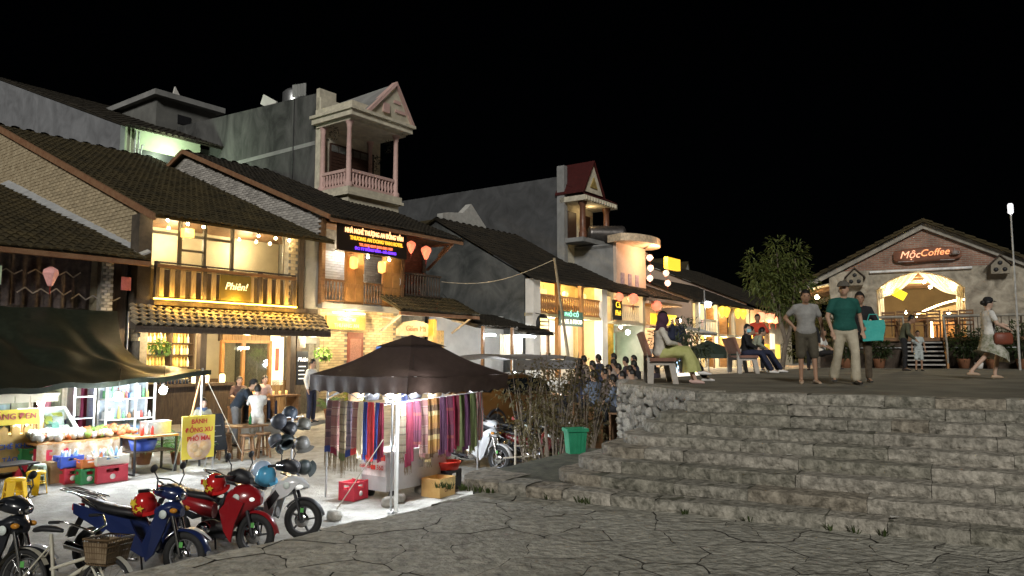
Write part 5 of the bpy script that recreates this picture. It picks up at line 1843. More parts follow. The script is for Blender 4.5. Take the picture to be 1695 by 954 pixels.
def crate(label, x, y, dz, mat, d=(.42, .32, .27), rz=0.0, group='drink crates', name='drink_crate', marks=True):
    t = st(name, label, 'crate', x, y, dz, rz, group)
    a, b, h_ = d[0] / 2, d[1] / 2, d[2]
    MB().box(-a, a, -b, b, 0, .02).build('base', mat, t)
    for sx, sy in ((1, 0), (-1, 0), (0, 1), (0, -1)):
        mb = MB()
        if sy:
            y0 = sy * b - .012
            mb.box(-a, a, y0, y0 + .024, .02, h_ * .62).box(-a, -a * .45, y0, y0 + .024, h_ * .62, h_ * .85).box(a * .45, a, y0, y0 + .024, h_ * .62, h_ * .85).box(-a, a, y0, y0 + .024, h_ * .85, h_)
        else:
            x0 = sx * a - .012
            mb.box(x0, x0 + .024, -b, b, .02, h_ * .62).box(x0, x0 + .024, -b, -b * .45, h_ * .62, h_ * .85).box(x0, x0 + .024, b * .45, b, h_ * .62, h_ * .85).box(x0, x0 + .024, -b, b, h_ * .85, h_)
        mb.build('side', mat, t)
    for sx in (-1, 1):
        for sy in (-1, 1):
            MB().box(sx * a - .018, sx * a + .018, sy * b - .018, sy * b + .018, 0, h_ + .01).build('corner_rib', mat, t)
    if marks:
        MB().lathe([(0, -b - .016), (.05, -b - .016), (.05, -b - .012)], (0, 0, h_ * .36), 12, 'y').build('badge', m_white, t)
    return t


crate('red drink crate at the bottom left of the crate pile', -4.15, -3.9, 0, m_crr)
crate('red drink crate under the upper red one by the cardboard box', -3.95, -4.25, 0, m_crr)
crate('green drink crate on top of the left red crate', -4.15, -3.9, .28, m_crg)
crate('red drink crate stacked beside the green top crate', -3.95, -4.25, .28, m_crr)
crate('small red crate standing left of the green one in front', -3.85, -4.8, 0, m_crr, (.26, .3, .27))
crate('green crate between the two red crates in front', -3.66, -5.02, 0, m_crg, (.28, .3, .27))
crate('wide bright red crate at the right front of the goods', -3.3, -5.1, 0, m_crr, (.52, .36, .3))
crate('blue basket of water bottles on the small red crate', -3.85, -4.75, .28, m_crb, (.36, .3, .2), 0, 'goods baskets', 'goods_basket', False)
crate('orange basket on the green crate', -3.62, -4.98, .28, m_cro, (.3, .3, .15), 0, 'goods baskets', 'goods_basket', False)
crate('white basket of bottles on the wide red crate', -3.28, -5.05, .31, m_crw, (.56, .36, .16), 0, 'goods baskets', 'goods_basket', False)
t = st('cardboard_box', 'plain brown cardboard box among the crates', 'box', -3.98, -4.6, 0, .1)
MB().box(-.19, .19, -.15, .15, 0, .38).build('carton', m_card, t)
MB().box(-.19, .19, -.02, .02, .381, .384).build('tape', M('brown tape', (.42, .32, .18), .4, bump=0), t)
# bottles and goods
rr = random.Random(31)
def bot(mat):
    return MB().lathe([(0, 0), (.032, 0), (.034, .1), (.03, .14), (.013, .19), (.013, .22), (0, .22)], n=8).mesh('bottle', mat)


bmesh_ = [bot(M('bottle plastic %d' % i, c, .15, var=.05, bump=0, spec=.8)) for i, c in enumerate(((.55, .66, .75), (.25, .45, .75), (.35, .55, .25), (.70, .66, .55), (.70, .25, .10)))]


def scatter(name, label, cat, x, y, dz, w_, d_, n, pool, lay=0.0, names='bottle'):
    t = st(name, label, cat, x, y, dz)
    for i in range(n):
        piece(names, rr.choice(pool), t, (rr.uniform(-w_, w_), rr.uniform(-d_, d_), rr.uniform(0, .04)), (rr.uniform(-lay, lay), rr.uniform(-lay, lay), rr.random() * 6))


scatter('water_bottles', 'blue capped water bottles packed in the blue basket', 'bottles', -3.85, -4.75, .34, .13, .1, 12, bmesh_[:2], .3)
scatter('drink_bottles', 'mixed drink bottles packed in the white basket', 'bottles', -3.28, -5.05, .36, .22, .12, 22, bmesh_, .5)
# display table with mounds of goods
t = st('goods_table', 'long trestle table heaped with bagged produce under the tarp', 'table', -3.35, -4.0, 0)
MB().box(-.9, .95, -.42, .42, .62, .66).build('top', m_wood2, t)
MB().grid(lambda u, v: (-.92 + 1.9 * u, -.43 - .02 * math.sin(u * 40), .64 - .4 * v), 40, 3).build('cloth', CLOTH('patterned cloth', (.42, .25, .12), .2, col2=(.55, .5, .4)), t)
for x in (-.85, .9):
    for y in (-.38, .38):
        MB().box(x - .03, x + .03, y - .03, y + .03, 0, .62).build('leg', m_wood, t)
pool = []
for i, c in enumerate(((.42, .42, .38), (.42, .13, .05), (.16, .26, .05), (.42, .36, .10), (.30, .20, .11), (.44, .44, .46))):
    pool.append(stone_mesh(40 + i, .075, .06, .05, 8, 6).mesh('produce_bag', M('produce %d' % i, c, .5, var=.25, scale=20, bump=.3)))
t2 = st('produce_heap', 'heap of bagged fruit and snacks on the goods table', 'produce', -3.35, -4.0, .68)
for i in range(150):
    x, y = rr.uniform(-.85, .9), rr.uniform(-.4, .38)
    k = (0 if x < -.3 else 1 if x > .55 else 2 if x > .25 and y > 0 else 5)
    if rr.random() < .3:
        k = rr.randrange(6)
    piece('produce_bag', pool[k], t2, (x, y, .02 + .10 * (1 - abs(y) * 2) * rr.random() + .03), (rr.random(), rr.random(), rr.random() * 6), (rr.uniform(.8, 1.3),) * 3)
t = st('display_case', 'tilted white framed glass display case of packets', 'display case', -3.75, -3.55, .72, 0)
dc = MB()
for a, b in (((-.42, -.3, .1), (.42, -.3, .1)), ((-.42, .3, .48), (.42, .3, .48)), ((-.42, -.3, .1), (-.42, .3, .48)), ((.42, -.3, .1), (.42, .3, .48))):
    dc.bar(a, b, .05)
dc.box(-.42, .42, .28, .32, 0, .46).box(-.44, -.40, -.3, .3, 0, .1).box(.40, .44, -.3, .3, 0, .1)
dc.build('frame', m_white, t)
MB().prism([(-.4, -.3, .09), (.4, -.3, .09), (.4, .3, .47), (-.4, .3, .47)], (0, 0, .008)).build('glass', m_glass, t)
for i in range(18):
    x, v = rr.uniform(-.34, .34), rr.uniform(.08, .9)
    MB().cb((x, -.3 + .6 * v, .04 + .36 * v), (.12, .1, .03), (.56, 0, rr.uniform(-.2, .2))).build('packet', M('packet %d' % (i % 3), [(.55, .5, .1), (.2, .35, .3), (.6, .6, .55)][i % 3], .5, bump=0), t)
# bamboo canes bundle
t = st('cane_bundle', 'bundle of sugar cane sticks leaning by the crates', 'cane', -4.05, -3.7, .55)
for i in range(8):
    MB().tube([(-.2 + i * .055, 0, 0), (-.16 + i * .05, .08, .42)], .025, 7).build('cane', m_wood2, t)
# white goods shelf
t = st('goods_shelf', 'white metal shelf stacked with drinks and packets', 'shelf', -2.0, -3.1, 0)
for x in (-.52, .1, .52):
    for y in (-.18, .18):
        MB().box(x - .02, x + .02, y - .02, y + .02, 0, 1.75).build('upright', m_white, t)
for z in (.45, .85, 1.28, 1.72):
    MB().box(-.52, .52, -.19, .19, z, z + .025).build('shelf_board', m_white, t)
MB().box(-.52, .52, .185, .2, .1, 1.74).build('back_panel', M('pale back panel', (.26, .30, .33), .5, bump=0), t)
pk = [M('box pack %d' % i, c, .5, var=.1, bump=0) for i, c in enumerate(((.60, .10, .08), (.65, .55, .15), (.15, .30, .60), (.70, .70, .68), (.15, .42, .2), (.35, .18, .08)))]
for z in (.48, .88, 1.31):
    x = -.48
    while x < .45:
        wd, hh = rr.uniform(.05, .13), rr.uniform(.12, .28)
        if rr.random() < .5:
            MB().lathe([(0, 0), (wd * .35, 0), (wd * .35, hh * .6), (.015, hh * .8), (.015, hh)], (x + wd / 2, -.06, z), 8).build('bottle', rr.choice(pk), t)
        else:
            MB().box(x, x + wd, -.14, .08, z, z + hh * .8).build('packet', rr.choice(pk), t)
        x += wd + .012
lamp('shelf_strip_light', (0, -.3, 1.6), 3, COOL, .05, t)
t = st('steel_rack', 'slim grey steel rack beside the white goods shelf', 'rack', -2.85, -2.9, 0)
for x in (-.2, .2):
    MB().box(x - .02, x + .02, -.15, .15, 0, 1.7).build('upright', m_steel, t)
for z in (.4, .9, 1.35):
    MB().box(-.2, .2, -.15, .15, z, z + .02).build('shelf_board', m_steel, t)
# hanging textiles at the back of the stall
tex = [STRIPE('woven grey green', [(0, (.34, .38, .30)), (.3, (.05, .06, .06)), (.36, (.42, .44, .34)), (.6, (.30, .12, .09)), (.66, (.30, .40, .40))], .62),
       STRIPE('woven olive', [(0, (.42, .44, .26)), (.45, (.10, .10, .08)), (.5, (.40, .42, .28)), (.56, (.10, .10, .08)), (.6, (.44, .45, .30))], .7),
       CLOTH('cream cloth', (.66, .58, .44)), CLOTH('rose cloth', (.58, .16, .24), .3, (.62, .30, .34)), CLOTH('royal blue cloth', (.04, .08, .55)), CLOTH('ivory cloth', (.72, .68, .56)), CLOTH('maroon cloth', (.22, .03, .07))]
t = st('textile_rail', 'rail of woven throws hanging at the back of the tarp stall', 'textiles', -3.6, -2.5, 0)
MB().tube([(-.85, 0, 1.72), (1.2, 0, 1.72)], .02, 6).build('rail', m_steel, t)
for k, (x, wd, ln, i) in enumerate(((-.78, .34, 1.25, 0), (-.42, .3, 1.3, 1), (-.14, .12, 1.0, 2), (.05, .26, 1.05, 3), (.32, .22, 1.3, 1), (.5, .14, .85, 2), (.62, .13, .95, 4), (.74, .14, .8, 5), (.88, .2, 1.25, 6))):
    MB().grid(lambda u, v: (x + wd * u, -.03 * (k % 2) - .02 + .02 * math.sin(u * 10 + k), 1.73 - ln * v), 8, 4).build('throw', tex[i], t)
# condiment table
t = st('snack_table', 'steel legged timber snack table with condiments beside the yellow sign', 'table', -2.35, -4.75, 0)
MB().box(-.45, .45, -.3, .3, .70, .74).build('top', m_wood2, t)
MB().box(-.42, .42, -.26, .26, .42, .44).build('under_shelf', m_dark, t)
for x in (-.42, .42):
    for y in (-.27, .27):
        MB().box(x - .018, x + .018, y - .018, y + .018, 0, .7).build('leg', m_black, t)
    MB().box(x - .018, x + .018, -.27, .27, 0, .03).build('foot_bar', m_black, t)
t2 = st('steel_box', 'square steel food box standing on the snack table', 'box', -2.2, -4.7, .74)
MB().box(-.24, .24, -.16, .16, 0, .24).build('tray', m_steel, t2)
MB().box(-.25, .25, -.17, .17, .24, .255).build('rim', m_steel, t2)
for i, c in enumerate(((.65, .05, .03), (.70, .66, .6), (.55, .04, .03))):
    tb = st('sauce_bottle', ['left red', 'pale', 'right red'][i] + ' sauce bottle on the snack table', 'bottle', -2.55 + i * .1, -4.85, .74, 0, 'sauce bottles')
    MB().lathe([(0, 0), (.032, 0), (.034, .13), (.02, .16), (.008, .2), (0, .2)], n=9).build('body', M('sauce %d' % i, c, .4, bump=0), tb)
    MB().lathe([(.009, .19), (.006, .23), (0, .23)], n=7).build('nozzle', m_white, tb)
solo(MB().lathe([(0, 0), (.2, 0), (.26, .2), (.27, .2), (.21, -.01)], n=18), 'blue_basin', m_crb, 'blue plastic basin on the snack table under shelf', 'basin', ST(-2.45, -4.7, .45))
# yellow sign
t = st('menu_sign', 'yellow menu board with red lettering and a food photo', 'sign', -1.6, -5.25, 0, .02)
MB().box(-.36, .36, -.02, .02, .26, 1.12).build('panel', m_yel, t)
for x in (-.35, .35):
    MB().bar((x, 0, 0), (x, 0, 1.1), .025).build('post', m_steel, t)
    MB().bar((x, .3, 0), (x, .02, .7), .02).build('brace', m_steel, t)
for s_, z in (('BÁNH', 1.0), ('ĐỒNG XU', .83), ('PHÔ MAI', .66)):
    text('lettering', s_, .13, m_redp, t, (0, -.034, z), ext=.002, bold=.002)
MB().lathe([(0, -.024), (.27, -.024), (.27, -.021)], (.02, 0, .5), 24, 'y').build('photo_disc', M('pale food photo', (.62, .36, .22), .5, col2=(.75, .58, .42), scale=8, bump=0), t)
for dx, dz in ((-.1, .48), (.12, .5), (.0, .38)):
    MB().lathe([(0, -.027), (.1, -.027), (.1, -.0245)], (dx, 0, dz), 14, 'y').build('photo_cake', M('cake print', (.70, .42, .18), .5, col2=(.78, .62, .4), scale=14, bump=0), t)
# chalkboard easel
t = st('chalkboard', 'black chalkboard easel leaning beside the yellow sign', 'chalkboard', -.95, -4.75, 0, .05)
bd = MB().prism([(-.34, -.02, .28), (.36, -.02, .28), (.32, .14, 1.05), (-.38, .14, 1.05)], (0, .03, 0)).build('board', M('chalkboard black', (.018, .02, .026), .8, var=.3, bump=0), t)
for i in range(5):
    z = .9 - i * .11
    y = -.02 + (z - .28) / .77 * .16 - .004
    MB().box(-.26, .1 + .14 * (i % 2), y - .002, y, z, z + .018).build('chalk_line', M('faint chalk', (.25, .25, .25), .9, bump=0), bd)
for x in (-.32, .34):
    MB().bar((x, -.03, 0), (x * .95, .12, .95), .035).build('leg', m_black, t)
    MB().bar((x, .45, 0), (x * .95, .15, .95), .03).build('rear_leg', m_black, t)
# timber table and stools by the bar
t = st('bar_table', 'dark timber table beside the woman taking a photo', 'table', .15, -4.3, 0)
MB().box(-.4, .4, -.3, .3, .66, .70).build('top', m_wood, t)
for x in (-.33, .33):
    for y in (-.24, .24):
        MB().bar((x, y, 0), (x * .9, y * .9, .66), .05).build('leg', m_wood, t)
for i, (x, y) in enumerate(((-.4, -4.35), (-.1, -4.75), (.35, -4.7))):
    t = st('timber_stool', ['left', 'front', 'right'][i] + ' round timber stool around the dark table', 'stool', x, y, 0, 0, 'timber stools')
    MB().lathe([(0, .52), (.17, .52), (.17, .56), (0, .56)], n=14).build('seat', m_wood, t)
    for k in range(4):
        a = k * PI / 2 + .4
        MB().bar((.19 * math.cos(a), .19 * math.sin(a), 0), (.12 * math.cos(a), .12 * math.sin(a), .52), .035).build('leg', m_wood, t)
    MB().torus((0, 0, .2), .165, .012, 'z', 14, 5).build('stretcher', m_wood, t)
solo(MB().lathe([(0, 0), (.035, 0), (.036, .14), (.014, .2), (.014, .25), (0, .25)], n=10), 'green_bottle', M('green glass', (.02, .16, .05), .15, bump=0), 'green bottle standing on the dark timber table', 'bottle', ST(.3, -4.25, .70))
# porch tables at the bar
for i, (x, y) in enumerate(((2.1, -1.55), (3.2, -1.5))):
    t = thing('porch_table', ['left', 'right'][i] + ' plank table on the raised floor of the bar', 'table', W(x, y, FZ), ANG, 'tables on the bar porch')
    MB().box(-.45, .45, -.28, .28, .68, .73).build('top', m_wood, t)
    for sx in (-.38, .38):
        MB().box(sx - .04, sx + .04, -.22, .22, 0, .68).build('trestle', m_wood, t)
    for k in range(3):
        g_ = thing('glass_cup', ['left', 'middle', 'right'][k] + (' glass on the left porch table' if i == 0 else ' glass on the right porch table'), 'glass', W(x - .25 + k * .22, y + .05, FZ + .73), ANG, 'glasses on the porch tables')
        MB().lathe([(0, 0), (.032, 0), (.036, .11), (.033, .11), (.03, .01)], n=9).build('cup', EM('glowing amber drink', (.9, .55, .2), .25), g_)  # faint glow put into the drink colour
for i, (x, z) in enumerate(((1.35, .88), (1.7, .9), (2.2, .88))):
    t = thing('jar_lamp', ['left', 'middle', 'right'][i] + ' glowing jar lamp on the bar counter', 'lamp', W(x, -.1, .86), ANG, 'jar lamps on the counter')
    MB().lathe([(0, 0), (.07, 0), (.08, .06), (.08, .2), (.05, .24)], n=10).build('jar', EM('jar lamp glass', (1, .75, .35), 2.2), t)
    MB().lathe([(.05, .24), (.05, .27), (0, .27)], n=10).build('lid', m_black, t)
# bottles on the counter front shelf
for i in range(9):
    t = thing('counter_jar', ['first', 'second', 'third', 'fourth', 'fifth', 'sixth', 'seventh', 'eighth', 'ninth'][i] + ' dark jar from the left along the bar counter', 'jar', W(.25 + i * .1, -.25, .86), ANG, 'dark jars on the counter')
    MB().lathe([(0, 0), (.035, 0), (.04, .05), (.035, .12), (0, .12)], n=8).build('body', M('dark jar glass', (.04, .05, .07), .2, bump=0), t)
    MB().lathe([(.03, .12), (.03, .14), (0, .14)], n=8).build('lid', m_steel, t)

# ---------------------------------------------------------------- gazebo tent with scarves
TX0, TX1, TY0, TY1 = -1.45, 1.25, -11.0, -8.55
m_tent = CLOTH('dark brown polyester', (.030, .019, .015), .08, col2=(.046, .030, .024), rough=.6)
gz = thing('gazebo_tent', 'dark brown gazebo tent hung with woven scarves', 'tent', W(.08, -9.8, -.97), ANG, None, (.08, -9.8, 0))
OFF[gz.name] = Vector((.08, -9.8, -.97))
ZE, ZP = 1.27, 1.78
cx_, cy_ = (TX0 + TX1) / 2, (TY0 + TY1) / 2


def roof_face(a, b, name, mat, z0, z1, f, sag):
    def fn(u, v):
        p = Vector((a[0] + (b[0] - a[0]) * u, a[1] + (b[1] - a[1]) * u, 0))
        q = Vector((cx_, cy_, 0)).lerp(p, 1 - v * (1 - f))
        z = z0 + (z1 - z0) * v - sag * math.sin(PI * v) - .03 * math.sin(PI * u) * (1 - v)
        return (q.x, q.y, z + .012 * math.sin(u * 17 + v * 9) * (1 - v))
    return MB().grid(fn, 16, 10).build(name, mat, gz)


cs = [(TX0, TY0), (TX1, TY0), (TX1, TY1), (TX0, TY1)]
zc_ = lambda p: .98 + .075 * (p[0] - TX0) + .03 * (p[1] - TY0)
for i in range(4):
    a, b = cs[i], cs[(i + 1) % 4]
    roof_face(a, b, 'roof_panel', m_tent, ZE, ZP, .30, .05)

    def val(u, v, a=a, b=b):
        x, y = a[0] + (b[0] - a[0]) * u, a[1] + (b[1] - a[1]) * u
        sc = .035 * abs(math.sin(u * PI * 9))
        ny, nx = (b[0] - a[0]), -(b[1] - a[1])
        return (x + .015 * math.sin(u * 40) * v, y + .015 * math.cos(u * 33) * v, ZE - .02 * math.sin(PI * u) - v * (.30 - sc))
    MB().grid(val, 72, 3).build('valance', m_tent, gz)
    s_ = .36
    a2 = (cx_ + (a[0] - cx_) * s_, cy_ + (a[1] - cy_) * s_)
    b2 = (cx_ + (b[0] - cx_) * s_, cy_ + (b[1] - cy_) * s_)
    MB().add([(a2[0], a2[1], ZP + .0), (b2[0], b2[1], ZP + .0), (cx_, cy_, ZP + .22)], [(0, 1, 2)]).build('vent_cap', m_tent, gz)
PX0, PX1, PY0, PY1 = -1.2, 1.08, -10.4, -8.75
for x, y in ((PX0, PY0), (PX1, PY0), (PX0, PY1), (PX1, PY1)):
    MB().tube([(x, y, -1.0), (x, y, ZE)], .018, 8).build('pole', m_steel, gz)
    MB().lathe([(.06, -1.0), (.06, -.98), (.02, -.97)], (x, y, 0), 8).build('foot', m_steel, gz)
MB().tube([(PX0 + .1, PY0 - .02, -1.0), (PX0 + .1, PY0 - .02, .86)], .035, 8).build('rail_post', M('white pvc pipe', (.70, .70, .68), .4, var=.08, bump=0), gz)
fr = MB()
for a, b in (((PX0, PY0), (PX1, PY0)), ((PX1, PY0), (PX1, PY1)), ((PX1, PY1), (PX0, PY1)), ((PX0, PY1), (PX0, PY0))):
    mid = ((a[0] + b[0]) / 2, (a[1] + b[1]) / 2)
    for z0, z1 in ((ZE - .08, ZE - .42), (ZE - .42, ZE - .08)):
        MB().tube([(a[0], a[1], z0), (mid[0], mid[1], z1)], .01, 6).build('truss', m_steel, gz)
        MB().tube([(b[0], b[1], z0), (mid[0], mid[1], z1)], .01, 6).build('truss', m_steel, gz)
MB().tube([(PX0, PY1, .80), (PX0, PY0, .80)], .012, 6).build('hanging_rail', m_steel, gz)
MB().tube([(PX0, PY0, .80), (PX1 + .15, PY0, .92)], .014, 6).build('hanging_rail', MATS['white pvc pipe'], gz)
MB().tube([(PX0, PY1, -.2), (PX0, PY1 - .55, -.2)], .008, 6).build('lower_rail', m_steel, gz)
t = thing('led_bulb', 'cold white bulb hanging inside the scarf tent', 'lamp', W(.2, -9.6, 1.0), ANG, 'stall led lamps')
MB().lathe([(.0, -.1), (.05, -.09), (.07, -.02), (.06, .03), (.03, .06)], n=12).build('globe', MATS['cold led globe'], t)
MB().tube([(0, 0, .06), (0, 0, .5)], .005, 4).build('cable', m_black, t)
lamp('led_light', (0, 0, -.15), 110, COOL, .07, t)
led('cold white bulb at the far edge of the scarf tent', -.7, -9.3, .1, 90)
led('added cold white bulb tucked under the near corner of the tent roof', -1.05, -10.72, 1.13, 105)  # unseen bulb added to light the scarves and flagstones

sc = {}
sc['plum'] = STRIPE('scarf dusty plum', [(0, (.144, .079, .086)), (.25, (.187, .108, .108)), (.3, (.086, .050, .065)), (.55, (.173, .094, .101)), (.62, (.245, .180, .158)), (.66, (.130, .065, .072))], .38)
sc['rose'] = STRIPE('scarf rose brown', [(0, (.245, .122, .108)), (.2, (.173, .079, .079)), (.26, (.288, .173, .144)), (.6, (.216, .101, .094)), (.66, (.331, .245, .202)), (.7, (.230, .108, .101))], .34)
sc['olive'] = STRIPE('scarf olive brown', [(0, (.187, .144, .094)), (.2, (.115, .086, .058)), (.28, (.245, .202, .137)), (.6, (.144, .108, .072)), (.7, (.216, .173, .115))], .3)
sc['violet'] = STRIPE('scarf grey violet', [(0, (.137, .108, .137)), (.3, (.194, .151, .187)), (.5, (.086, .072, .094)), (.6, (.158, .122, .151))], .22)
sc['cream'] = CLOTH('scarf cream', (.446, .374, .259), .25, (.504, .446, .331))
sc['navy'] = CLOTH('scarf navy', (.022, .036, .137), .25)
sc['red'] = CLOTH('scarf red', (.360, .036, .036), .25)
sc['maroon'] = CLOTH('scarf maroon', (.130, .014, .029), .25)
sc['moss'] = CLOTH('scarf moss green', (.086, .101, .040), .25)
sc['purple'] = CLOTH('scarf purple', (.061, .022, .047), .25)
sc['mustard'] = STRIPE('scarf mustard geometric', [(0, (.302, .158, .043)), (.3, (.432, .331, .158)), (.5, (.115, .065, .036)), (.75, (.288, .144, .050))], .42)
sc['magenta'] = STRIPE('scarf magenta', [(0, (.173, .036, .065)), (.5, (.259, .072, .065)), (.6, (.130, .036, .065))], .5)
sc['stripe'] = STRIPE('scarf fine stripes', [(0, (.360, .058, .058)), (.25, (.468, .432, .360)), (.4, (.086, .072, .072)), (.6, (.396, .144, .144)), (.8, (.504, .468, .418))], .07, 0)
m_fr = M('dry fringe', (.16, .12, .07), .9, var=.3, bump=0)


def scarf(label, a, b, ztop, ln, mat, fringe=None, k=0, band=None, thick=.03):
    """folded scarf over a rail from a to b (street frame)"""
    t = thing('scarf', label, 'scarf', W(a[0], a[1], ztop), ANG, 'scarves hung on the tent', (a[0], a[1], ztop))
    d = Vector((b[0] - a[0], b[1] - a[1], 0))
    n = Vector((d.y, -d.x, 0)).normalized()
    ph = k * 1.3
    tp_ = lambda v: 1 - .12 * (1 - v) * (k % 3) / 2

    def fn(u, v, s_=1):
        p = Vector((a[0], a[1], 0)) + d * (.5 + (u - .5) * (.92 + .1 * v)) + n * (s_ * thick * (.35 + .65 * min(1, v * 4)) + .012 * math.sin(u * 14 + ph) * v + .015 * math.sin(u * 5 + ph + v * 2))
        return (p.x, p.y, ztop + .012 - ln * v + .02 * math.sin(u * 3 + ph) * v)
    MB().grid(fn, 10, 10).build('front_fall', mat, t)
    MB().grid(lambda u, v: fn(u, v * .93, -1), 10, 10).build('back_fall', mat, t)
    if band:
        MB().grid(lambda u, v: Vector(fn(u, .88 + .12 * v)) + n * .006, 10, 2).build('end_band', band, t)
    if fringe:
        mb = MB()
        r_ = random.Random(k)
        for i in range(26):
            u = i / 25
            p = Vector(fn(u, 1))
            q = p + Vector((r_.uniform(-.02, .02), r_.uniform(-.02, .02), -fringe * r_.uniform(.5, 1.1)))
            e = d.normalized() * .006
            mb.add([p - e, p + e, q + e * .5, q - e * .5], [(0, 1, 2, 3)])
        tag(mb.build('fringe', m_fr, t), kind='stuff')


xl = PX0 - .02
lst = [('plum', .93, 'navy', .3), ('rose', .95, 'maroon', .3), ('olive', 1.02, 'moss', .28), ('violet', .95, 'navy', .22), ('rose', .92, 'red', .28), ('cream', .98, None, 0), ('navy', 1.0, None, 0), ('red', .98, None, .08), ('navy', .95, None, 0), ('maroon', 1.0, None, 0)]
lab = ['leftmost dusty plum woven scarf', 'rose brown woven scarf second from the left', 'long olive brown patterned scarf', 'grey violet scarf beside the olive brown one', 'rose scarf with a red end band', 'plain cream scarf', 'narrow navy scarf right of the cream one', 'bright red scarf', 'navy scarf right of the bright red one', 'thin maroon scarf at the near corner']
ys = [PY1 - .02, PY1 - .19, PY1 - .38, PY1 - .56, PY1 - .70, PY1 - .87, PY1 - 1.0, PY1 - 1.1, PY1 - 1.26, PY1 - 1.38, PY1 - 1.46]
for i, (c, ln, bd_, frg) in enumerate(lst):
    scarf(lab[i] + ' on the left side of the tent', (xl - .01 * (i % 2), ys[i]), (xl - .01 * (i % 2), ys[i + 1] + .012), .80, ln, sc[c], frg, i, sc.get(bd_) if bd_ else None)
lst = [('olive', .95, .1), ('maroon', 1.1, .14), ('magenta', .8, 0), ('rose', 1.0, .06), ('mustard', 1.12, .1), ('mustard', 1.0, 0), ('purple', 1.02, .05), ('magenta', 1.08, .06), ('maroon', .98, 0), ('moss', 1.05, .05), ('purple', 1.05, 0), ('moss', 1.08, .05), ('stripe', .9, 0)]
lab = ['olive checked scarf nearest the white post', 'long thin dark red scarf', 'short magenta scarf beside the dark red one', 'mauve rose scarf with bands', 'mustard geometric scarf', 'second mustard and brown scarf', 'plum purple scarf beside the mustard ones', 'magenta and pink scarf', 'deep maroon scarf right of the magenta one', 'moss green scarf', 'dark purple scarf between two moss green ones', 'rightmost moss green scarf', 'red and white striped scarf at the right post']
n_ = len(lst)
for i, (c, ln, frg) in enumerate(lst):
    x0 = PX0 + .14 + (PX1 - PX0 - .05) * i / n_
    x1 = PX0 + .14 + (PX1 - PX0 - .05) * (i + 1) / n_ - .015
    z = .80 + .12 * (x0 - PX0) / 2.65
    scarf(lab[i] + ' on the right side of the tent', (x1, PY0 - .03), (x0, PY0 - .03), z, ln, sc[c], frg, 20 + i)
# hand bags hanging inside the tent
for i, (x, y, c) in enumerate(((-.75, -9.0, (.45, .28, .14)), (-.35, -9.0, (.04, .04, .045)), (0, -9.1, (.30, .22, .14)), (.5, -9.3, (.03, .03, .035)), (.85, -9.5, (.46, .32, .18)))):
    t = thing('hand_bag', ['tan', 'black', 'brown', 'second black', 'light tan'][i] + ' bag hanging inside the scarf tent', 'bag', W(x, y, .78), ANG, 'bags inside the tent')
    MB().loft([(-.16, .1, .03, .06), (-.14, .1, .06, .11), (.14, .1, .06, .11), (.16, .1, .03, .06)], 10).build('pouch', M('bag leather %d' % i, c, .5, var=.15), t)
    MB().tube([(-.1, 0, .2), (-.06, 0, .36), (.06, 0, .36), (.1, 0, .2)], .01, 5).build('strap', m_black, t)
# bright folded cloths on the back rail
for i, c in enumerate(((.75, .74, .72), (.70, .62, .2), (.25, .3, .6), (.72, .7, .74), (.6, .3, .4))):
    scarf(['white', 'yellow', 'blue', 'pale', 'pink'][i] + ' folded cloth on the back rail inside the tent', (.2 + i * .2 + .17, -8.8), (.2 + i * .2, -8.8), 1.0, .35, CLOTH('bright cloth %d' % i, c), 0, 50 + i)
# steel vendor cart with sticker
t = thing('vendor_cart', 'grey metal vendor cart with red and white sticker under the tent', 'cart', ST(.15, -9.45), ANG - .0)
MB().box(-.85, .75, -.32, .32, .16, .82).build('cabinet', M('grey enamel', (.42, .43, .44), .5, var=.08, bump=.03), t)
MB().box(-.9, .8, -.36, .36, .82, .86).build('worktop', m_steel, t)
stx = MB().box(-.862, -.852, -.3, .3, .42, .8).build('sticker', M('white sticker', (.75, .74, .73), .4, bump=0), t)
MB().box(-.868, -.862, -.3, .3, .70, .8).build('sticker_band', m_redp, stx)
text('sticker_word', '360', .12, m_redp, stx, (-.87, -.17, .57), (PI / 2, 0, -PI / 2), .002)
MB().box(-.868, -.862, -.05, .06, .53, .61).build('sticker_logo', m_redp, stx)
text('sticker_word', 'GIẢM GIÁ', .07, m_redp, stx, (-.87, .2, .57), (PI / 2, 0, -PI / 2), .002)
for x in (-.65, .55):
    for y in (-.28, .28):
        MB().lathe([(0, -.02), (.085, -.02), (.085, .02), (0, .02)], (x, y, .085), 12, 'y').build('caster', m_black, t)
for x in (.0, .06):
    MB().box(x, x + .015, -.34, -.33, .5, .62).build('door_pull', m_steel, t)
crate('red drink crate beside the grey vendor cart', -.95, -9.2, 0, m_crr, (.38, .3, .32), .2, 'crates under the tent')
t = thing('open_carton', 'open yellow brown carton at the edge of the tent', 'box', ST(.42, -10.0), ANG + .15)
mb = MB()
for a, b in (((-.26, -.2), (.26, -.2)), ((.26, -.2), (.26, .2)), ((.26, .2), (-.26, .2)), ((-.26, .2), (-.26, -.2))):
    mb.bar((a[0], a[1], .17), (b[0], b[1], .17), .012, .34)
mb.box(-.26, .26, -.2, .2, 0, .01)
mb.build('walls', M('printed carton', (.50, .30, .10), .7, col2=(.62, .42, .17), scale=3, bump=.05), t)
text('print', 'OPN', .1, M('dark print', (.12, .05, .03), .7, bump=0), t, (0, -.21, .12), ext=.002)
MB().box(-.262, .262, -.207, -.2, .2, .33).build('print_band', M('yellow print', (.66, .50, .22), .7, bump=0), t)
crate('black slatted crate beside the open carton', .95, -9.75, 0, m_black, (.4, .34, .38), .1, 'crates under the tent', marks=False)
t = thing('red_basket', 'shallow red plastic basket on the black crate', 'basket', ST(.95, -9.75, .39), ANG)
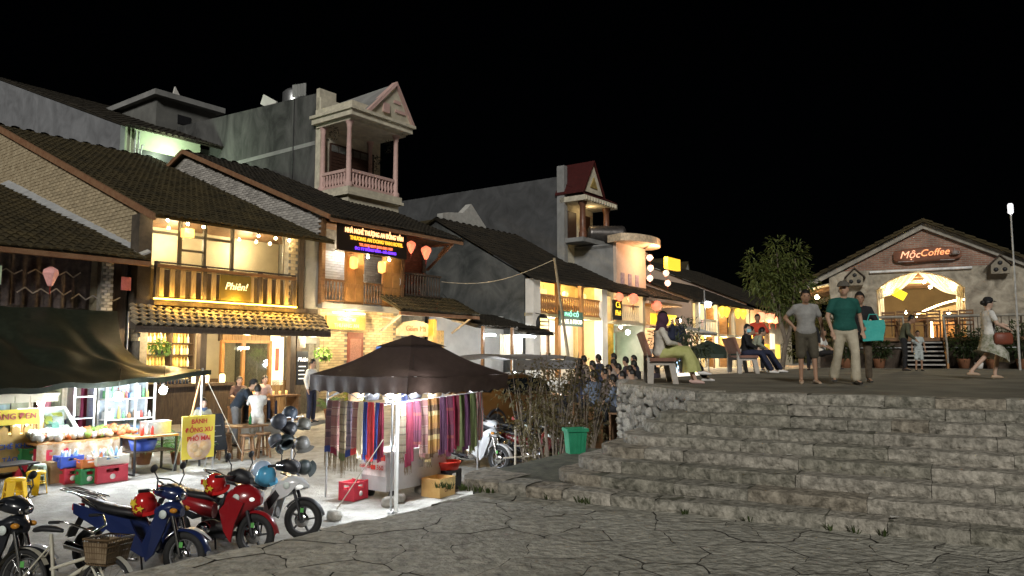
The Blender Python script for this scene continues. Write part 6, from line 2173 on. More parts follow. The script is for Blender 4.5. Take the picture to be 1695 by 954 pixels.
MB().lathe([(0, 0), (.2, 0), (.26, .14), (.27, .14), (.21, -.005)], n=18).build('bowl', M('red basket plastic', (.60, .05, .03), .4, var=.1, bump=.1, bs=90), t)
MB().torus((0, 0, .14), .265, .014, 'z', 18, 5).build('rim', MATS['red basket plastic'], t)
for i, p in enumerate(((-2.15, -10.1), (-.85, -10.0), (-.5, -9.9), (.35, -9.6))):
    solo(stone_mesh(60 + i, .13, .1, .09, 10, 8), 'stone_block', m_rub, ['grey stone anchoring the tent rope', 'pale stone by the near tent pole', 'rounded stone under the cart edge', 'small stone behind the carton'][i], 'stone', ST(*p, .07), i * .7, 'stones around the tent')
MB_ = MB().tube([ST(-2.1, -10.05, .1), W(PX0, PY0 + .2, .2)], .009, 5)
tag(MB_.build('guy_rope', m_rope), 'white guy rope running from the tent to a stone', 'rope')
# helmet rack
t = st('helmet_rack', 'steel pole rack of hanging caps and helmets behind the white motorbike', 'helmet rack', -1.35, -7.95, 0)
MB().tube([(0, 0, 0), (0, 0, 1.5)], .02, 7).tube([(-.3, 0, .02), (.3, 0, .02)], .02, 6).build('pole', m_steel, t)
for k, z in enumerate((.45, .95, 1.35)):
    MB().tube([(-.25, 0, z), (.25, 0, z)], .012, 6).build('arm', m_steel, t)
caps = [(-.33, -.05, 1.3, .15, (.10, .11, .14)), (-.12, -.08, 1.15, .14, (.03, .033, .04)), (.22, -.05, 1.2, .15, (.16, .15, .12)), (-.22, -.1, .92, .16, (.04, .06, .06)), (-.35, 0, .95, .13, (.18, .2, .24)), (.2, -.05, .86, .14, (.17, .16, .14)), (.25, -.05, .42, .15, (.035, .05, .05)), (0, -.05, .45, .14, (.12, .12, .14)), (.02, .1, 1.42, .14, (.06, .09, .14))]
nm = ['grey peaked', 'black', 'checked grey brimmed', 'dark green full', 'pale grey', 'flat grey', 'dark green round', 'grey', 'blue black']
for i, (x, y, z, r_, c) in enumerate(caps):
    o = thing('helmet', nm[i] + ' helmet hanging on the steel rack', 'helmet', ST(-1.35, -7.95) + W(x, y, z) - W(0, 0, 0), ANG + i * .5, 'helmets on the rack')
    hm = M('helmet shell %d' % i, tuple(v * .3 for v in c), .5, var=.12, bump=0)
    MB().lathe([(0, .13), (.05, .125), (.1, .1), (.13, .05), (.14, -.02), (.135, -.08), (.12, -.08), (.11, 0)], n=16).build('shell', hm, o)
    MB().grid(lambda u, v: ((.13 + .09 * v) * math.cos((u - .5) * 2), (.13 + .09 * v) * math.sin((u - .5) * 2), -.05 - .03 * v), 8, 2).build('peak', hm, o)
    o.rotation_euler = (.9 - .3 * (i % 3), .4 * (i % 2), ANG + i * .9)
# second grey canopy and far stalls
gt = thing('grey_awning', 'grey vaulted awning sheet behind the brown tent', 'awning', ST(7.2, -6.2), ANG, None)
MB().grid(lambda u, v: (-1.3 + 3.6 * u, -1.5 + 2.6 * v, 1.75 + .14 * math.sin(PI * v) + .03 * math.sin(u * 13)), 20, 10).build('sheet', CLOTH('grey awning cloth', (.15, .145, .14), .3, (.22, .21, .20)), gt)
MB().grid(lambda u, v: (-1.3 + 3.6 * u, -1.5 - .01 * math.sin(u * 30), 1.75 - .28 * v), 20, 2).build('valance', MATS['grey awning cloth'], gt)
for x in (-1.25, 2.25):
    for y in (-1.45, 1.05):
        MB().tube([(x, y, 0), (x, y, 1.78)], .025, 6).build('pole', m_steel, gt)
led('cold white bulb under the grey vaulted awning', 8.6, -5.8, 1.4, 60)
# leaning bamboo pole with overhead wire
t = thing('bamboo_pole', 'leaning bamboo pole carrying a cable in front of the yellow balcony', 'pole', ST(10.8, -6.0), ANG)
pt = W(10.5, -6.0, 4.85) - ST(10.8, -6.0)
ca_, sa_ = math.cos(-ANG), math.sin(-ANG)
top = Vector((pt.x * ca_ - pt.y * sa_, pt.x * sa_ + pt.y * ca_, pt.z))
MB().tube([(.9, 0, 0), top * .5 + Vector((.45, 0, 0)), top], [.06, .05, .04], 8).build('cane', M('grey bamboo', (.30, .25, .17), .7, var=.2), t)
mb = MB()
A, B = W(10.5, -6.0, 4.8), W(11.3, -.3, 4.45)
mb.tube([A.lerp(B, i / 12) + Vector((0, 0, -.35 * math.sin(PI * i / 12))) for i in range(13)], .014, 5)
tag(mb.build('overhead_cable', m_rope), 'pale sagging cable from the bamboo pole to the guesthouse balcony', 'cable')
mb = MB()
A, B = W(11.6, -.1, 4.0), W(16.5, .0, 2.9)
mb.tube([A.lerp(B, i / 12) + Vector((0, 0, -.5 * math.sin(PI * i / 12))) for i in range(13)], .012, 5)
tag(mb.build('wall_cable', m_black), 'dark cable sagging across the stained side wall', 'cable')
# ---------------------------------------------------------------- motorbikes
m_rub_t = M('tyre rubber', (.018, .018, .018), .75, var=.2, scale=30, bump=.3, bs=60)
m_rim = M('cast rim', (.08, .08, .085), .4, metal=.7, var=.1, bump=0)
m_chrome = M('chrome', (.70, .70, .70), .15, metal=1.0, var=.05, bump=0)
m_eng = M('engine alloy', (.30, .30, .31), .4, metal=.8, var=.2, scale=20, bump=.2)
m_seat = M('black vinyl seat', (.018, .018, .02), .5, var=.2, bump=.15, bs=80)
m_bplast = M('black plastic', (.022, .022, .025), .5, var=.15, bump=0)
m_lens = GL('lamp lens', (.85, .88, .9), .25, .05)
m_green = M('green inspection sticker', (.12, .42, .10), .5, bump=0)
m_tail = M('red tail lens', (.35, .02, .02), .2, bump=0)


def paint(name, c):
    return M('paint ' + name, c, .28, var=.06, bump=0, coat=.6)


def wheel(t, x, spokes=5, r=.28, fat=.05, mat=None):
    o = piece('wheel', MB().torus((0, 0, 0), r - fat, fat, 'y', 30, 10, .9).mesh('wheel', m_rub_t), t, (x, 0, r))
    rm = mat or m_rim
    MB().torus((0, 0, 0), r - fat * 1.9, .016, 'y', 26, 6, 1.6).build('rim', rm, o)
    for k in range(spokes):
        a = 2 * PI * k / spokes
        MB().bar((.04 * math.cos(a), 0, .04 * math.sin(a)), ((r - fat * 1.9) * math.cos(a + .15), 0, (r - fat * 1.9) * math.sin(a + .15)), .03, .024).build('spoke', rm, o)
    MB().lathe([(0, -.05), (.045, -.05), (.05, 0), (.045, .05), (0, .05)], n=14, ax='y').build('hub', m_eng, o)
    MB().lathe([(.035, -.062), (.105, -.062), (.105, -.056), (.035, -.056)], n=22, ax='y').build('brake_disc', m_chrome, o)
    return o


def motorbike(style, label, p, heading, body, accent, lean=.07, rack=False, group='motorbikes parked by the plaza', helmet=None, scale=1.0):
    t = thing('motorbike', label, 'motorbike', p, heading, group)
    t.rotation_euler = (-lean, 0, heading)
    t.scale = (scale, scale, scale)
    FX, RX = .64, -.60
    wheel(t, FX, 5 if style != 'under' else 6, mat=m_rim if style != 'under' else m_eng)
    wheel(t, RX)
    sc_ = style == 'scooter'
    for s in (-1, 1):
        MB().tube([(FX, s * .075, .28), (FX - .06, s * .075, .48), (FX - .19, s * .07, .86)], [.026, .026, .022], 8).build('fork', m_chrome if style == 'under' else m_bplast, t)

    def fend(u, v):
        a = -.75 + 2.35 * u if not sc_ else -.5 + 2.2 * u
        rr_ = .315
        w_ = (v - .5) * 2
        return (FX + rr_ * math.sin(a - .25) * 1.0, w_ * .062, .28 + rr_ * math.cos(a - .25) - .03 * w_ * w_ - .0)
    MB().grid(lambda u, v: fend(1 - u, v), 14, 6).build('front_fender', body if style != 'sport' else m_bplast, t)
    if style == 'under':
        MB().grid(lambda u, v: (FX + .04 + .30 * u, (v - .5) * .13 * (1 - u * .7), .605 - .13 * u * u - .02 * abs(v - .5)), 6, 4).build('fender_tip', accent, t)
    # leg shield / front fairing
    if style == 'under':
        for s in (-1, 1):
            MB().prism([(.50, s * .10, .84), (.36, s * .16, .80), (.20, s * .17, .42), (.26, s * .16, .22), (.34, s * .14, .30), (.44, s * .11, .58)], (0, s * .03, 0)).build('leg_shield', body, t)
        MB().loft([(.28, .78, .13, .06), (.40, .80, .145, .10), (.50, .80, .11, .10), (.57, .77, .05, .05)], 14).build('front_cowl', body, t)
    elif sc_:
        MB().loft([(.25, .58, .16, .26), (.36, .64, .19, .28), (.50, .72, .17, .20), (.62, .74, .11, .12), (.70, .72, .04, .05)], 16, 2.2).build('front_cowl', body, t)
        for s in (-1, 1):
            MB().prism([(.55, s * .16, .70), (.38, s * .19, .78), (.22, s * .19, .60), (.30, s * .18, .34), (.40, s * .17, .20), (.44, s * .16, .44)], (0, s * .025, 0)).build('leg_shield', body, t)
        MB().box(-.05, .30, -.15, .15, .24, .29).build('floorboard', m_bplast, t)
    else:
        MB().loft([(.18, .62, .10, .10), (.30, .70, .14, .14), (.45, .78, .145, .12), (.60, .78, .10, .08), (.70, .74, .03, .03)], 14, 2.2).build('front_cowl', body, t)
        for s in (-1, 1):
            MB().prism([(.60, s * .11, .80), (.30, s * .15, .76), (.12, s * .155, .52), (.14, s * .14, .30), (.22, s * .13, .26), (.30, s * .13, .56), (.45, s * .12, .62)], (0, s * .028, 0)).build('leg_shield', body, t)
            MB().prism([(.28, s * .175, .70), (.16, s * .18, .54), (.2, s * .175, .42), (.34, s * .165, .62)], (0, s * .008, 0)).build('side_panel', m_bplast, t)
    # head: instrument cowl, headlight
    hx = .40
    if style == 'under':
        MB().loft([(hx - .16, 1.0, .10, .05), (hx - .02, 1.0, .14, .085), (hx + .10, .98, .12, .085), (hx + .17, .96, .07, .05)], 14).build('head_cowl', body, t)
        MB().ball((hx + .13, 0, .955), (.05, .10, .06), 12, 8).build('headlight', m_chrome, t)
        MB().loft([(hx - .10, 1.06, .09, .02), (hx, 1.07, .10, .03), (hx + .06, 1.05, .08, .02)], 10).build('instrument_panel', m_bplast, t)
        for s in (-1, 1):
            MB().ball((.53, s * .12, .80), (.05, .03, .03), 10, 6).build('indicator', M('amber lens', (.6, .25, .03), .2, bump=0), t)
    else:
        MB().loft([(hx - .18, 1.02, .09, .06), (hx - .03, 1.03, .13, .10), (hx + .08, 1.0, .10, .08), (hx + .14, .97, .05, .04)], 14).build('head_cowl', m_bplast, t)
        MB().grid(lambda u, v: (.66 - .12 * v - .1 * (2 * u - 1) ** 2, (u - .5) * .24, .70 + .09 * v), 10, 4).build('headlight', m_chrome, t)
        MB().prism([(.30, -.09, .92), (.30, .09, .92), (.62, .05, .80), (.62, -.05, .80)], (0, 0, .012)).build('nose_panel', accent, t)
        for s in (-1, 1):
            MB().ball((.6, s * .1, .74), (.06, .025, .03), 10, 6).build('headlamp', EM('dim headlamp', (.9, .9, .85), .25), t)
    bz = 1.04
    MB().tube([(hx - .14, -.34, bz), (hx - .04, -.2, bz), (hx, 0, bz - .02), (hx - .04, .2, bz), (hx - .14, .34, bz)], .013, 7).build('handlebar', m_chrome if style == 'under' else m_bplast, t)
    for s in (-1, 1):
        MB().tube([(hx - .10, s * .28, bz), (hx - .15, s * .39, bz)], .02, 8).build('grip', m_seat, t)
        MB().tube([(hx - .03, s * .2, bz - .0), (hx - .06, s * .34, bz + .01)], .006, 5).build('brake_lever', m_chrome, t)
        MB().tube([(hx - .05, s * .2, bz), (hx - .02, s * .25, bz + .14), (hx - .06, s * .27, bz + .22)], .008, 6).build('mirror_stalk', m_bplast, t)
        MB().ball((hx - .06, s * .275, bz + .25), (.022, .06, .05), 12, 8, (0, .2, 0)).build('mirror', m_bplast, t)
    # seat and rear body
    MB().loft([(.06, .70, .05, .03), (-.02, .74, .10, .045), (-.22, .76, .125, .05), (-.45, .79, .13, .05), (-.66, .84, .11, .045), (-.78, .86, .06, .03)], 14).build('seat', m_seat, t)
    if style == 'under':
        for s in (-1, 1):
            MB().prism([(-.82, s * .11, .84), (-.80, s * .12, .72), (-.45, s * .15, .58), (-.05, s * .14, .38), (.20, s * .12, .26), (.24, s * .12, .34), (.06, s * .13, .56), (-.02, s * .12, .68), (-.40, s * .13, .74)], (0, s * .03, 0)).build('side_panel', body, t)
            MB().prism([(-.36, s * .175, .50), (-.10, s * .185, .46), (-.30, s * .18, .56)], (0, s * .006, 0)).build('trim', accent, t)
    else:
        MB().loft([(.02, .56, .07, .10), (-.10, .60, .13, .12), (-.40, .68, .15, .09), (-.66, .76, .11, .07), (-.86, .84, .04, .03)], 14).build('rear_body', body, t)
        for s in (-1, 1):
            MB().prism([(-.05, s * .145, .50), (-.35, s * .155, .60), (-.62, s * .12, .70), (-.40, s * .15, .56), (-.2, s * .145, .46)], (0, s * .01, 0)).build('trim', accent, t)
    MB().cb((-.86, 0, .78), (.06, .14, .07)).build('tail_light', m_tail, t)
    MB().grid(lambda u, v: (-.78 - .14 * u, (v - .5) * .13, .70 - .28 * u), 5, 3).build('rear_fender', m_bplast, t)
    MB().cb((-.91, 0, .50), (.012, .17, .13), (0, .35, 0)).build('number_plate', M('plate', (.7, .7, .66), .5, bump=0), t)
    # engine, exhaust, stand
    MB().ball((-.02, 0, .34), (.17, .12, .11), 12, 8).tube([(.05, 0, .36), (.26, 0, .38)], .07, 10).build('engine', m_eng, t)
    MB().lathe([(.02, -.14), (.10, -.14), (.11, -.10), (.11, -.02)], (-.05, 0, .33), 14, 'y').build('engine_cover', m_chrome, t)
    MB().bar((-.02, -.09, .3), (RX, -.09, .28), .04, .05).build('swing_arm', m_bplast, t)
    MB().bar((-.02, .09, .3), (RX, .09, .28), .04, .05).build('swing_arm', m_bplast, t)
    MB().tube([(.1, -.10, .22), (-.25, -.13, .22), (-.45, -.14, .28), (-.85, -.15, .36)], [.02, .025, .045, .05], 9).build('exhaust', m_chrome if style == 'under' else m_bplast, t)
    for s in (-1, 1):
        MB().tube([(RX + .02, s * .12, .32), (RX + .14, s * .12, .66)], .024, 8).build('shock', m_bplast, t)
        MB().tube([(-.12, s * .1, .27), (-.12, s * .2, .26)], .014, 6).build('foot_peg', m_bplast, t)
    MB().tube([(.0, .08, .25), (-.08, .24, .01)], .012, 6).build('side_stand', m_bplast, t)
    MB().tube([(-.50, -.13, .80), (-.78, -.12, .93), (-.90, 0, .95), (-.78, .12, .93), (-.50, .13, .80)], .011, 6).build('grab_rail', m_chrome if rack else m_bplast, t)
    if rack:
        for y in (-.07, .0, .07):
            MB().tube([(-.55, y, .90), (-1.02, y, .99)], .008, 5).build('rack_bar', m_chrome, t)
        MB().tube([(-.55, -.14, .90), (-1.02, -.14, .99), (-1.05, 0, 1.0), (-1.02, .14, .99), (-.55, .14, .90)], .01, 6).build('rack_rim', m_chrome, t)
    MB().cb((.66, -.118, .42), (.045, .004, .06)).build('sticker', m_green, t)
    MB().lathe([(0, -.002), (.05, -.002), (.05, .002)], (.43, -.175 if style != 'sport' else -.165, .76), 14, 'y').build('decal', M('pale decal', (.65, .72, .68), .4, bump=0), t)
    return t


def open_helmet(label, p, mat, rz, stars=True, r=.135):
    t = thing('helmet', label, 'helmet', p, rz, 'helmets on the motorbikes')
    t.rotation_euler = (.35, .35, rz)
    MB().lathe([(0, r), (.045, r * .97), (.09, r * .78), (.125, r * .42), (.142, -.02), (.14, -.10), (.125, -.10), (.115, 0)], n=18).build('shell', mat, t)
    MB().grid(lambda u, v: ((.135 + .05 * v) * math.cos((u - .5) * 1.9), (.135 + .05 * v) * math.sin((u - .5) * 1.9), -.03 - .02 * v), 8, 2).build('peak', mat, t)
    if stars:
        for (a, e, s_) in ((-1.9, .35, .062), (-1.2, .15, .045), (-2.5, .1, .04), (-1.6, -.25, .035)):
            n = Vector((math.cos(a) * math.cos(e), math.sin(a) * math.cos(e), math.sin(e)))
            c = n * .142
            u = n.cross(Vector((0, 0, 1))).normalized()
            v = u.cross(n)
            pts = []
            for k in range(10):
                q = PI / 2 + k * PI / 5
                rr_ = s_ if k % 2 == 0 else s_ * .42
                pts.append(c + u * rr_ * math.cos(q) + v * rr_ * math.sin(q))
            MB().prism(pts, n * .012).build('star', M('star yellow', (.85, .60, .05), .4, bump=0), t)
    MB().tube([(.1, -.12, -.05), (.02, -.06, -.2), (.1, .1, -.06)], .008, 5).build('chin_strap', m_bplast, t)
    return t


navy = paint('navy', (.012, .022, .085))
redp = paint('red', (.26, .010, .014))
whit = paint('white', (.62, .63, .64))
silv = paint('silver', (.50, .51, .53))
blk = paint('black', (.015, .017, .022))


def bike_at(fx, fy, heading):
    """origin of a bike whose front wheel stands at fx, fy"""
    return GW(fx - .64 * math.cos(heading), fy - .64 * math.sin(heading), 0)


motorbike('sport', 'white and black motorbike nearest the scarf tent', bike_at(-2.98, 11.0, -.10), -.10, whit, blk)
motorbike('scooter', 'red scooter with a red star helmet between blue and white motorbikes', bike_at(-3.36, 10.1, -.22), -.22, redp, blk, rack=False)
motorbike('under', 'navy blue motorbike with rear rack and red star helmet', bike_at(-3.86, 9.12, -.20), -.20, navy, whit, rack=True)
motorbike('under', 'black motorbike cut off at the left edge of the picture', bike_at(-5.12, 8.2, -.15), -.15, blk, silv)
m_hr = M('glossy red helmet', (.50, .02, .02), .2, var=.06, bump=0, coat=.5)
open_helmet('red helmet with yellow stars on the navy motorbike seat', GW(-4.38, 9.2, .88), m_hr, -.2)
open_helmet('red helmet with yellow stars on the red scooter seat', GW(-3.93, 10.2, .93), m_hr, -.4)
open_helmet('sky blue helmet on the white motorbike seat', GW(-3.52, 11.02, .90), M('sky blue helmet', (.10, .42, .68), .25, var=.12, bump=0, coat=.4), .2, False)
open_helmet('pale blue helmet tucked behind the sky blue one', GW(-3.62, 11.16, .95), M('pale blue helmet', (.40, .52, .68), .3, var=.1, bump=0), .9, False)
# right of the tent and behind the shrubs
b_ = motorbike('under', 'white motorbike parked right of the scarf tent', bike_at(-.28, 16.1, -.62), -.62, whit, silv)
motorbike('under', 'dark motorbike behind the timber tree guard', bike_at(.55, 17.1, -.5), -.5, blk, silv, group='motorbikes behind the shrubs')
motorbike('sport', 'black motorbike farthest right behind the dry shrubs', bike_at(1.35, 17.6, -.5), -.5, blk, redp, group='motorbikes behind the shrubs')
motorbike('scooter', 'dark red scooter hidden behind the dry shrubs', bike_at(1.0, 16.0, -.4), -.4, paint('dark red', (.10, .01, .012)), blk, group='motorbikes behind the shrubs')

# ---------------------------------------------------------------- bicycle with brown basket
t = thing('bicycle', 'old cream bicycle with brown wire basket before the navy motorbike', 'bicycle', GW(-4.62, 8.0), -.25)
t.rotation_euler = (-.06, 0, -.25)
m_cr = M('cream bicycle paint', (.55, .52, .42), .4, var=.15, bump=0)
for x in (-.52, .52):
    o = piece('wheel', MB().torus((0, 0, 0), .29, .02, 'y', 32, 8).mesh('wheel', m_rub_t), t, (x, 0, .31))
    MB().torus((0, 0, 0), .268, .012, 'y', 30, 6).build('rim', m_chrome, o)
    for k in range(14):
        a = 2 * PI * k / 14
        MB().tube([(0, 0, 0), (.265 * math.cos(a), 0, .265 * math.sin(a))], .003, 4).build('spoke', m_chrome, o)
    MB().lathe([(0, -.04), (.025, -.04), (.025, .04), (0, .04)], n=10, ax='y').build('hub', m_eng, o)
    MB().grid(lambda u, v: (x + .335 * math.sin(-1.3 + 2.3 * u), (v - .5) * .06, .31 + .335 * math.cos(-1.3 + 2.3 * u)), 12, 2).build('mudguard', m_cr, t)
for nm_, a, b, r_ in (('seat_tube', (-.12, 0, .28), (-.22, 0, .80), .018), ('down_tube', (-.12, 0, .28), (.34, 0, .55), .022), ('top_tube', (-.18, 0, .45), (.34, 0, .62), .018), ('head_tube', (.36, 0, .50), (.30, 0, .82), .02)):
    MB().tube([a, b], r_, 8).build(nm_, m_cr, t)
for s in (-1, 1):
    MB().tube([(.52, s * .05, .31), (.36, s * .04, .52)], .012, 6).build('fork', m_cr, t)
    MB().tube([(-.12, s * .04, .28), (-.52, s * .05, .31)], .01, 6).build('chain_stay', m_cr, t)
    MB().tube([(-.2, s * .03, .68), (-.52, s * .05, .31)], .009, 6).build('seat_stay', m_cr, t)
    MB().tube([(.30, 0, .84), (.33, s * .14, .90), (.18, s * .25, .98), (.06, s * .26, .97)], .011, 6).build('handlebar', m_chrome, t)
    MB().tube([(.12, s * .26, .975), (.0, s * .26, .965)], .017, 7).build('grip', m_seat, t)
    MB().tube([(-.12, s * .07, .28), (-.12 + s * .12, s * .08, .28 - s * .10)], .01, 5).build('crank', m_chrome, t)
    MB().cb((-.12 + s * .12, s * .13, .28 - s * .1), (.09, .08, .02)).build('pedal', m_bplast, t)
MB().lathe([(.0, -.005), (.09, -.005), (.09, .005), (0, .005)], (-.12, -.06, .28), 18, 'y').build('chain_ring', m_chrome, t)
MB().loft([(-.38, .84, .085, .03), (-.30, .86, .095, .035), (-.16, .85, .045, .03), (-.08, .84, .02, .02)], 12).build('saddle', m_seat, t)
mb = MB()
bk = piece('basket', MB().mesh('basket', m_bplast), t, (.50, 0, .56))
m_bk = M('brown basket wire', (.12, .075, .035), .6, var=.2, bump=0)
ring = lambda z, f: [(sx * .15 * f, sy * .18 * f, z) for sx, sy in ((-1, -1), (1, -1), (1, 1), (-1, 1), (-1, -1))]
for z, f in ((0, .78), (.06, .83), (.12, .88), (.18, .94), (.25, 1.0)):
    MB().tube(ring(z, f), .007 if z < .25 else .012, 5).build('hoop', m_bk, bk)
for i in range(10):
    u = -1 + 2 * i / 9
    for s in (-1, 1):
        MB().tube([(u * .15 * .78, s * .18 * .78, 0), (u * .15, s * .18, .25)], .005, 4).build('wire', m_bk, bk)
        MB().tube([(s * .15 * .78, u * .18 * .78, 0), (s * .15, u * .18, .25)], .005, 4).build('wire', m_bk, bk)
MB().box(-.117, .117, -.14, .14, 0, .006).build('base', m_bk, bk)
for s in (-1, 1):
    MB().prism([(-.12, s * .145, .02), (.12, s * .145, .02), (.142, s * .172, .22), (-.142, s * .172, .22)], (0, s * .003, 0)).build('side_mesh', M('worn brown lining', (.13, .085, .045), .7, col2=(.28, .21, .13), scale=9, bump=.1), bk)
    MB().prism([(s * .12, -.145, .02), (s * .12, .145, .02), (s * .142, .172, .22), (s * .142, -.172, .22)], (s * .003, 0, 0)).build('side_mesh', MATS['worn brown lining'], bk)

# ---------------------------------------------------------------- parked car behind the tent
t = thing('parked_car', 'bronze brown car parked behind the scarf tent', 'car', ST(5.7, -7.5), ANG + PI)
m_car = M('bronze car paint', (.16, .075, .022), .3, var=.06, bump=0, coat=.7, metal=.3)
prof = [(-2.15, .45), (-2.2, .75), (-2.1, 1.0), (-1.55, 1.08), (-1.35, 1.1), (-.75, 1.55), (-.4, 1.62), (.7, 1.60), (1.35, 1.12), (1.9, .98), (2.15, .80), (2.2, .45)]
low = [(2.2, .45), (1.75, .38), (-1.75, .38), (-2.15, .45)]


def carsec(x):
    for (a, b) in zip(prof, prof[1:]):
        if a[0] <= x <= b[0] and b[0] > a[0]:
            return a[1] + (b[1] - a[1]) * (x - a[0]) / (b[0] - a[0])
    return .5


def carfn(u, v):
    x = -2.18 + 4.36 * u
    top = carsec(x)
    a = PI * v
    belt = min(1.02, top)
    hw = .86 - .10 * abs(x / 2.2) ** 4
    k = abs(math.cos(a)) ** .35
    z = .36 + (top - .36) * math.sin(a) ** .55
    nar = 1 if z <= belt else 1 - .28 * (z - belt) / .6
    return (x, -math.copysign(hw * k * nar, math.cos(a)), z)


MB().grid(carfn, 44, 20).build('body', m_car, t)
MB().box(-2.1, 2.1, -.8, .8, .22, .4).build('underbody', m_bplast, t)
m_cg = M('dark car glass', (.012, .014, .016), .08, var=.1, bump=0, spec=.8)
for s in (-1, 1):
    for a, b, c, d_ in (((-1.15, 1.12), (-.15, 1.12), (-.15, 1.5), (-.72, 1.48)), ((-.08, 1.12), (1.15, 1.12), (.72, 1.48), (-.08, 1.5))):
        MB().prism([(a[0], s * .85, a[1]), (b[0], s * .85, b[1]), (c[0], s * .70, c[1]), (d_[0], s * .70, d_[1])], (0, s * .02, 0)).build('side_window', m_cg, t)
    MB().box(-.13, -.1, s * .86 - .01, s * .86 + .01, .45, 1.08).build('door_seam', m_bplast, t)
    MB().cb((.15, s * .885, .95), (.2, .03, .035)).build('door_handle', m_chrome, t)
    MB().ball((1.0, s * .95, 1.12), (.1, .1, .07), 10, 8).build('wing_mirror', m_car, t)
    MB().ball((2.02, s * .6, .78), (.14, .18, .09), 12, 8).build('headlight', m_chrome, t)
    for x in (-1.32, 1.38):
        o = piece('wheel', MB().torus((0, 0, 0), .25, .095, 'y', 28, 10, .9).mesh('wheel', m_rub_t), t, (x, s * .80, .34))
        MB().lathe([(0, s * .06), (.19, s * .06), (.2, s * .03), (.2, -s * .03)], n=18, ax='y').build('rim', m_eng, o)
        MB().torus((x, s * .845, .36), .40, .03, 'y', 26, 6).build('wheel_arch', m_bplast, t)
MB().prism([(1.32, -.62, 1.16), (1.32, .62, 1.16), (.74, .55, 1.57), (.74, -.55, 1.57)], (.02, 0, .02)).build('windscreen', m_cg, t)

# ---------------------------------------------------------------- bin, tree guard, kerb stones
t = thing('rubbish_bin', 'green plastic rubbish bin beside the stone steps', 'rubbish bin', Vector((.98, 11.85, -.04)), .25)
m_bin = M('green bin plastic', (.02, .22, .11), .45, col2=(.035, .30, .16), scale=5, bump=.1)
def binf(w0, w1, d0, d1, z0, z1):
    mb = MB()
    a = [(-w0, -d0, z0), (w0, -d0, z0), (w0, d0, z0), (-w0, d0, z0)]
    b = [(-w1, -d1, z1), (w1, -d1, z1), (w1, d1, z1), (-w1, d1, z1)]
    mb.add(a + b, [(0, 1, 5, 4), (1, 2, 6, 5), (2, 3, 7, 6), (3, 0, 4, 7)])
    return mb
t.scale = (.84, .84, 1.0)
bb = binf(.135, .18, .11, .15, 0, .52)
bb.poly([(-.135, -.11, 0), (-.135, .11, 0), (.135, .11, 0), (.135, -.11, 0)])
q = binf(.12, .165, .10, .135, .02, .52)
bb.add(q.v, [f[::-1] for f in q.f])
bb.build('tub', m_bin, t)
for a, b in (((-.19, -.16), (.19, -.16)), ((.19, -.16), (.19, .16)), ((.19, .16), (-.19, .16)), ((-.19, .16), (-.19, -.16))):
    MB().bar((a[0], a[1], .51), (b[0], b[1], .51), .035, .05).build('rim', m_bin, t)
for i in range(5):
    x = -.11 + i * .055
    MB().bar((x * .9, -.114, .04), (x * 1.2, -.153, .48), .012, .012).build('rib', m_bin, t)
t = thing('tree_guard', 'grey timber tree guard of upright poles beside the white motorbike', 'tree guard', GW(.35, 14.4), .2)
m_gp = M('grey timber pole', (.36, .32, .26), .8, var=.25, bump=.2)
for x, y, h_ in ((-.30, 0, 1.32), (-.08, .25, 1.2), (.06, -.1, 1.15), (.28, 0, 1.34)):
    MB().tube([(x, y, 0), (x + .01, y, h_)], .022, 7).build('upright', m_gp, t)
MB().tube([(-.32, 0, .95), (.3, 0, .95)], .014, 6).build('cross_bar', m_gp, t)
MB().tube([(-.5, .1, .72), (.05, .0, .76)], .016, 6).build('cross_bar', m_gp, t)
for i, (x, y, s_) in enumerate(((.22, 14.2, .2), (.62, 14.1, .16), (.95, 13.6, .26), (.5, 14.7, .2))):
    solo(stone_mesh(80 + i, s_ * 1.3, s_, s_ * .8, 10, 8), 'planter_stone', M('dark planter stone', (.10, .095, .085), .9, var=.35, scale=5, bump=.5), ['dark stone under the tree guard', 'small dark stone right of the tree guard', 'large dark stone beside the green bin', 'dark stone behind the tree guard'][i], 'stone', GW(x, y, s_ * .5), i * .8, 'stones at the planter')
# ---------------------------------------------------------------- people
TS_ = bpy.data.scenes.new('remesh_room')


def fuse(mb, voxel, name, mat, smooth=4):
    """melt overlapping closed shapes into one continuous surface"""
    me = mb.mesh(name + '_raw', mat)
    o = bpy.data.objects.new(name + '_raw', me)
    TS_.collection.objects.link(o)
    r_ = o.modifiers.new('r', 'REMESH')
    r_.mode = 'VOXEL'
    r_.voxel_size = voxel
    r_.use_smooth_shade = True
    s_ = o.modifiers.new('s', 'SMOOTH')
    s_.iterations = smooth
    s_.factor = .5
    vl = TS_.view_layers[0]
    vl.update()
    out = bpy.data.meshes.new_from_object(o.evaluated_get(vl.depsgraph))
    bpy.data.objects.remove(o)
    bpy.data.meshes.remove(me)
    out.name = name
    out.materials.clear()
    out.materials.append(mat)
    return out


def cap(mb, a, b, ra, rb, n=10):
    a, b = Vector(a), Vector(b)
    d = (b - a).normalized() if (b - a).length > 1e-5 else Vector((0, 0, 1))
    pts, rs = [], []
    for k in (1, .8, .45, 0):
        pts.append(a - d * ra * k)
        rs.append(max(ra * math.sqrt(max(0, 1 - k * k)), .001))
    for k in (0, .45, .8, 1):
        pts.append(b + d * rb * k)
        rs.append(max(rb * math.sqrt(max(0, 1 - k * k)), .001))
    mb.tube(pts, rs, n)


SKIN = [M('skin light', (.46, .29, .20), .55, var=.08, bump=0), M('skin tan', (.36, .21, .135), .55, var=.08, bump=0), M('skin pale', (.55, .37, .28), .55, var=.08, bump=0)]
HAIR = M('black hair', (.012, .010, .009), .5, var=.2, bump=.2)


def FAB(name, c, c2=None):
    return M('fabric ' + name, c, .85, col2=c2, var=.2, scale=10, bump=1.0, bs=8)


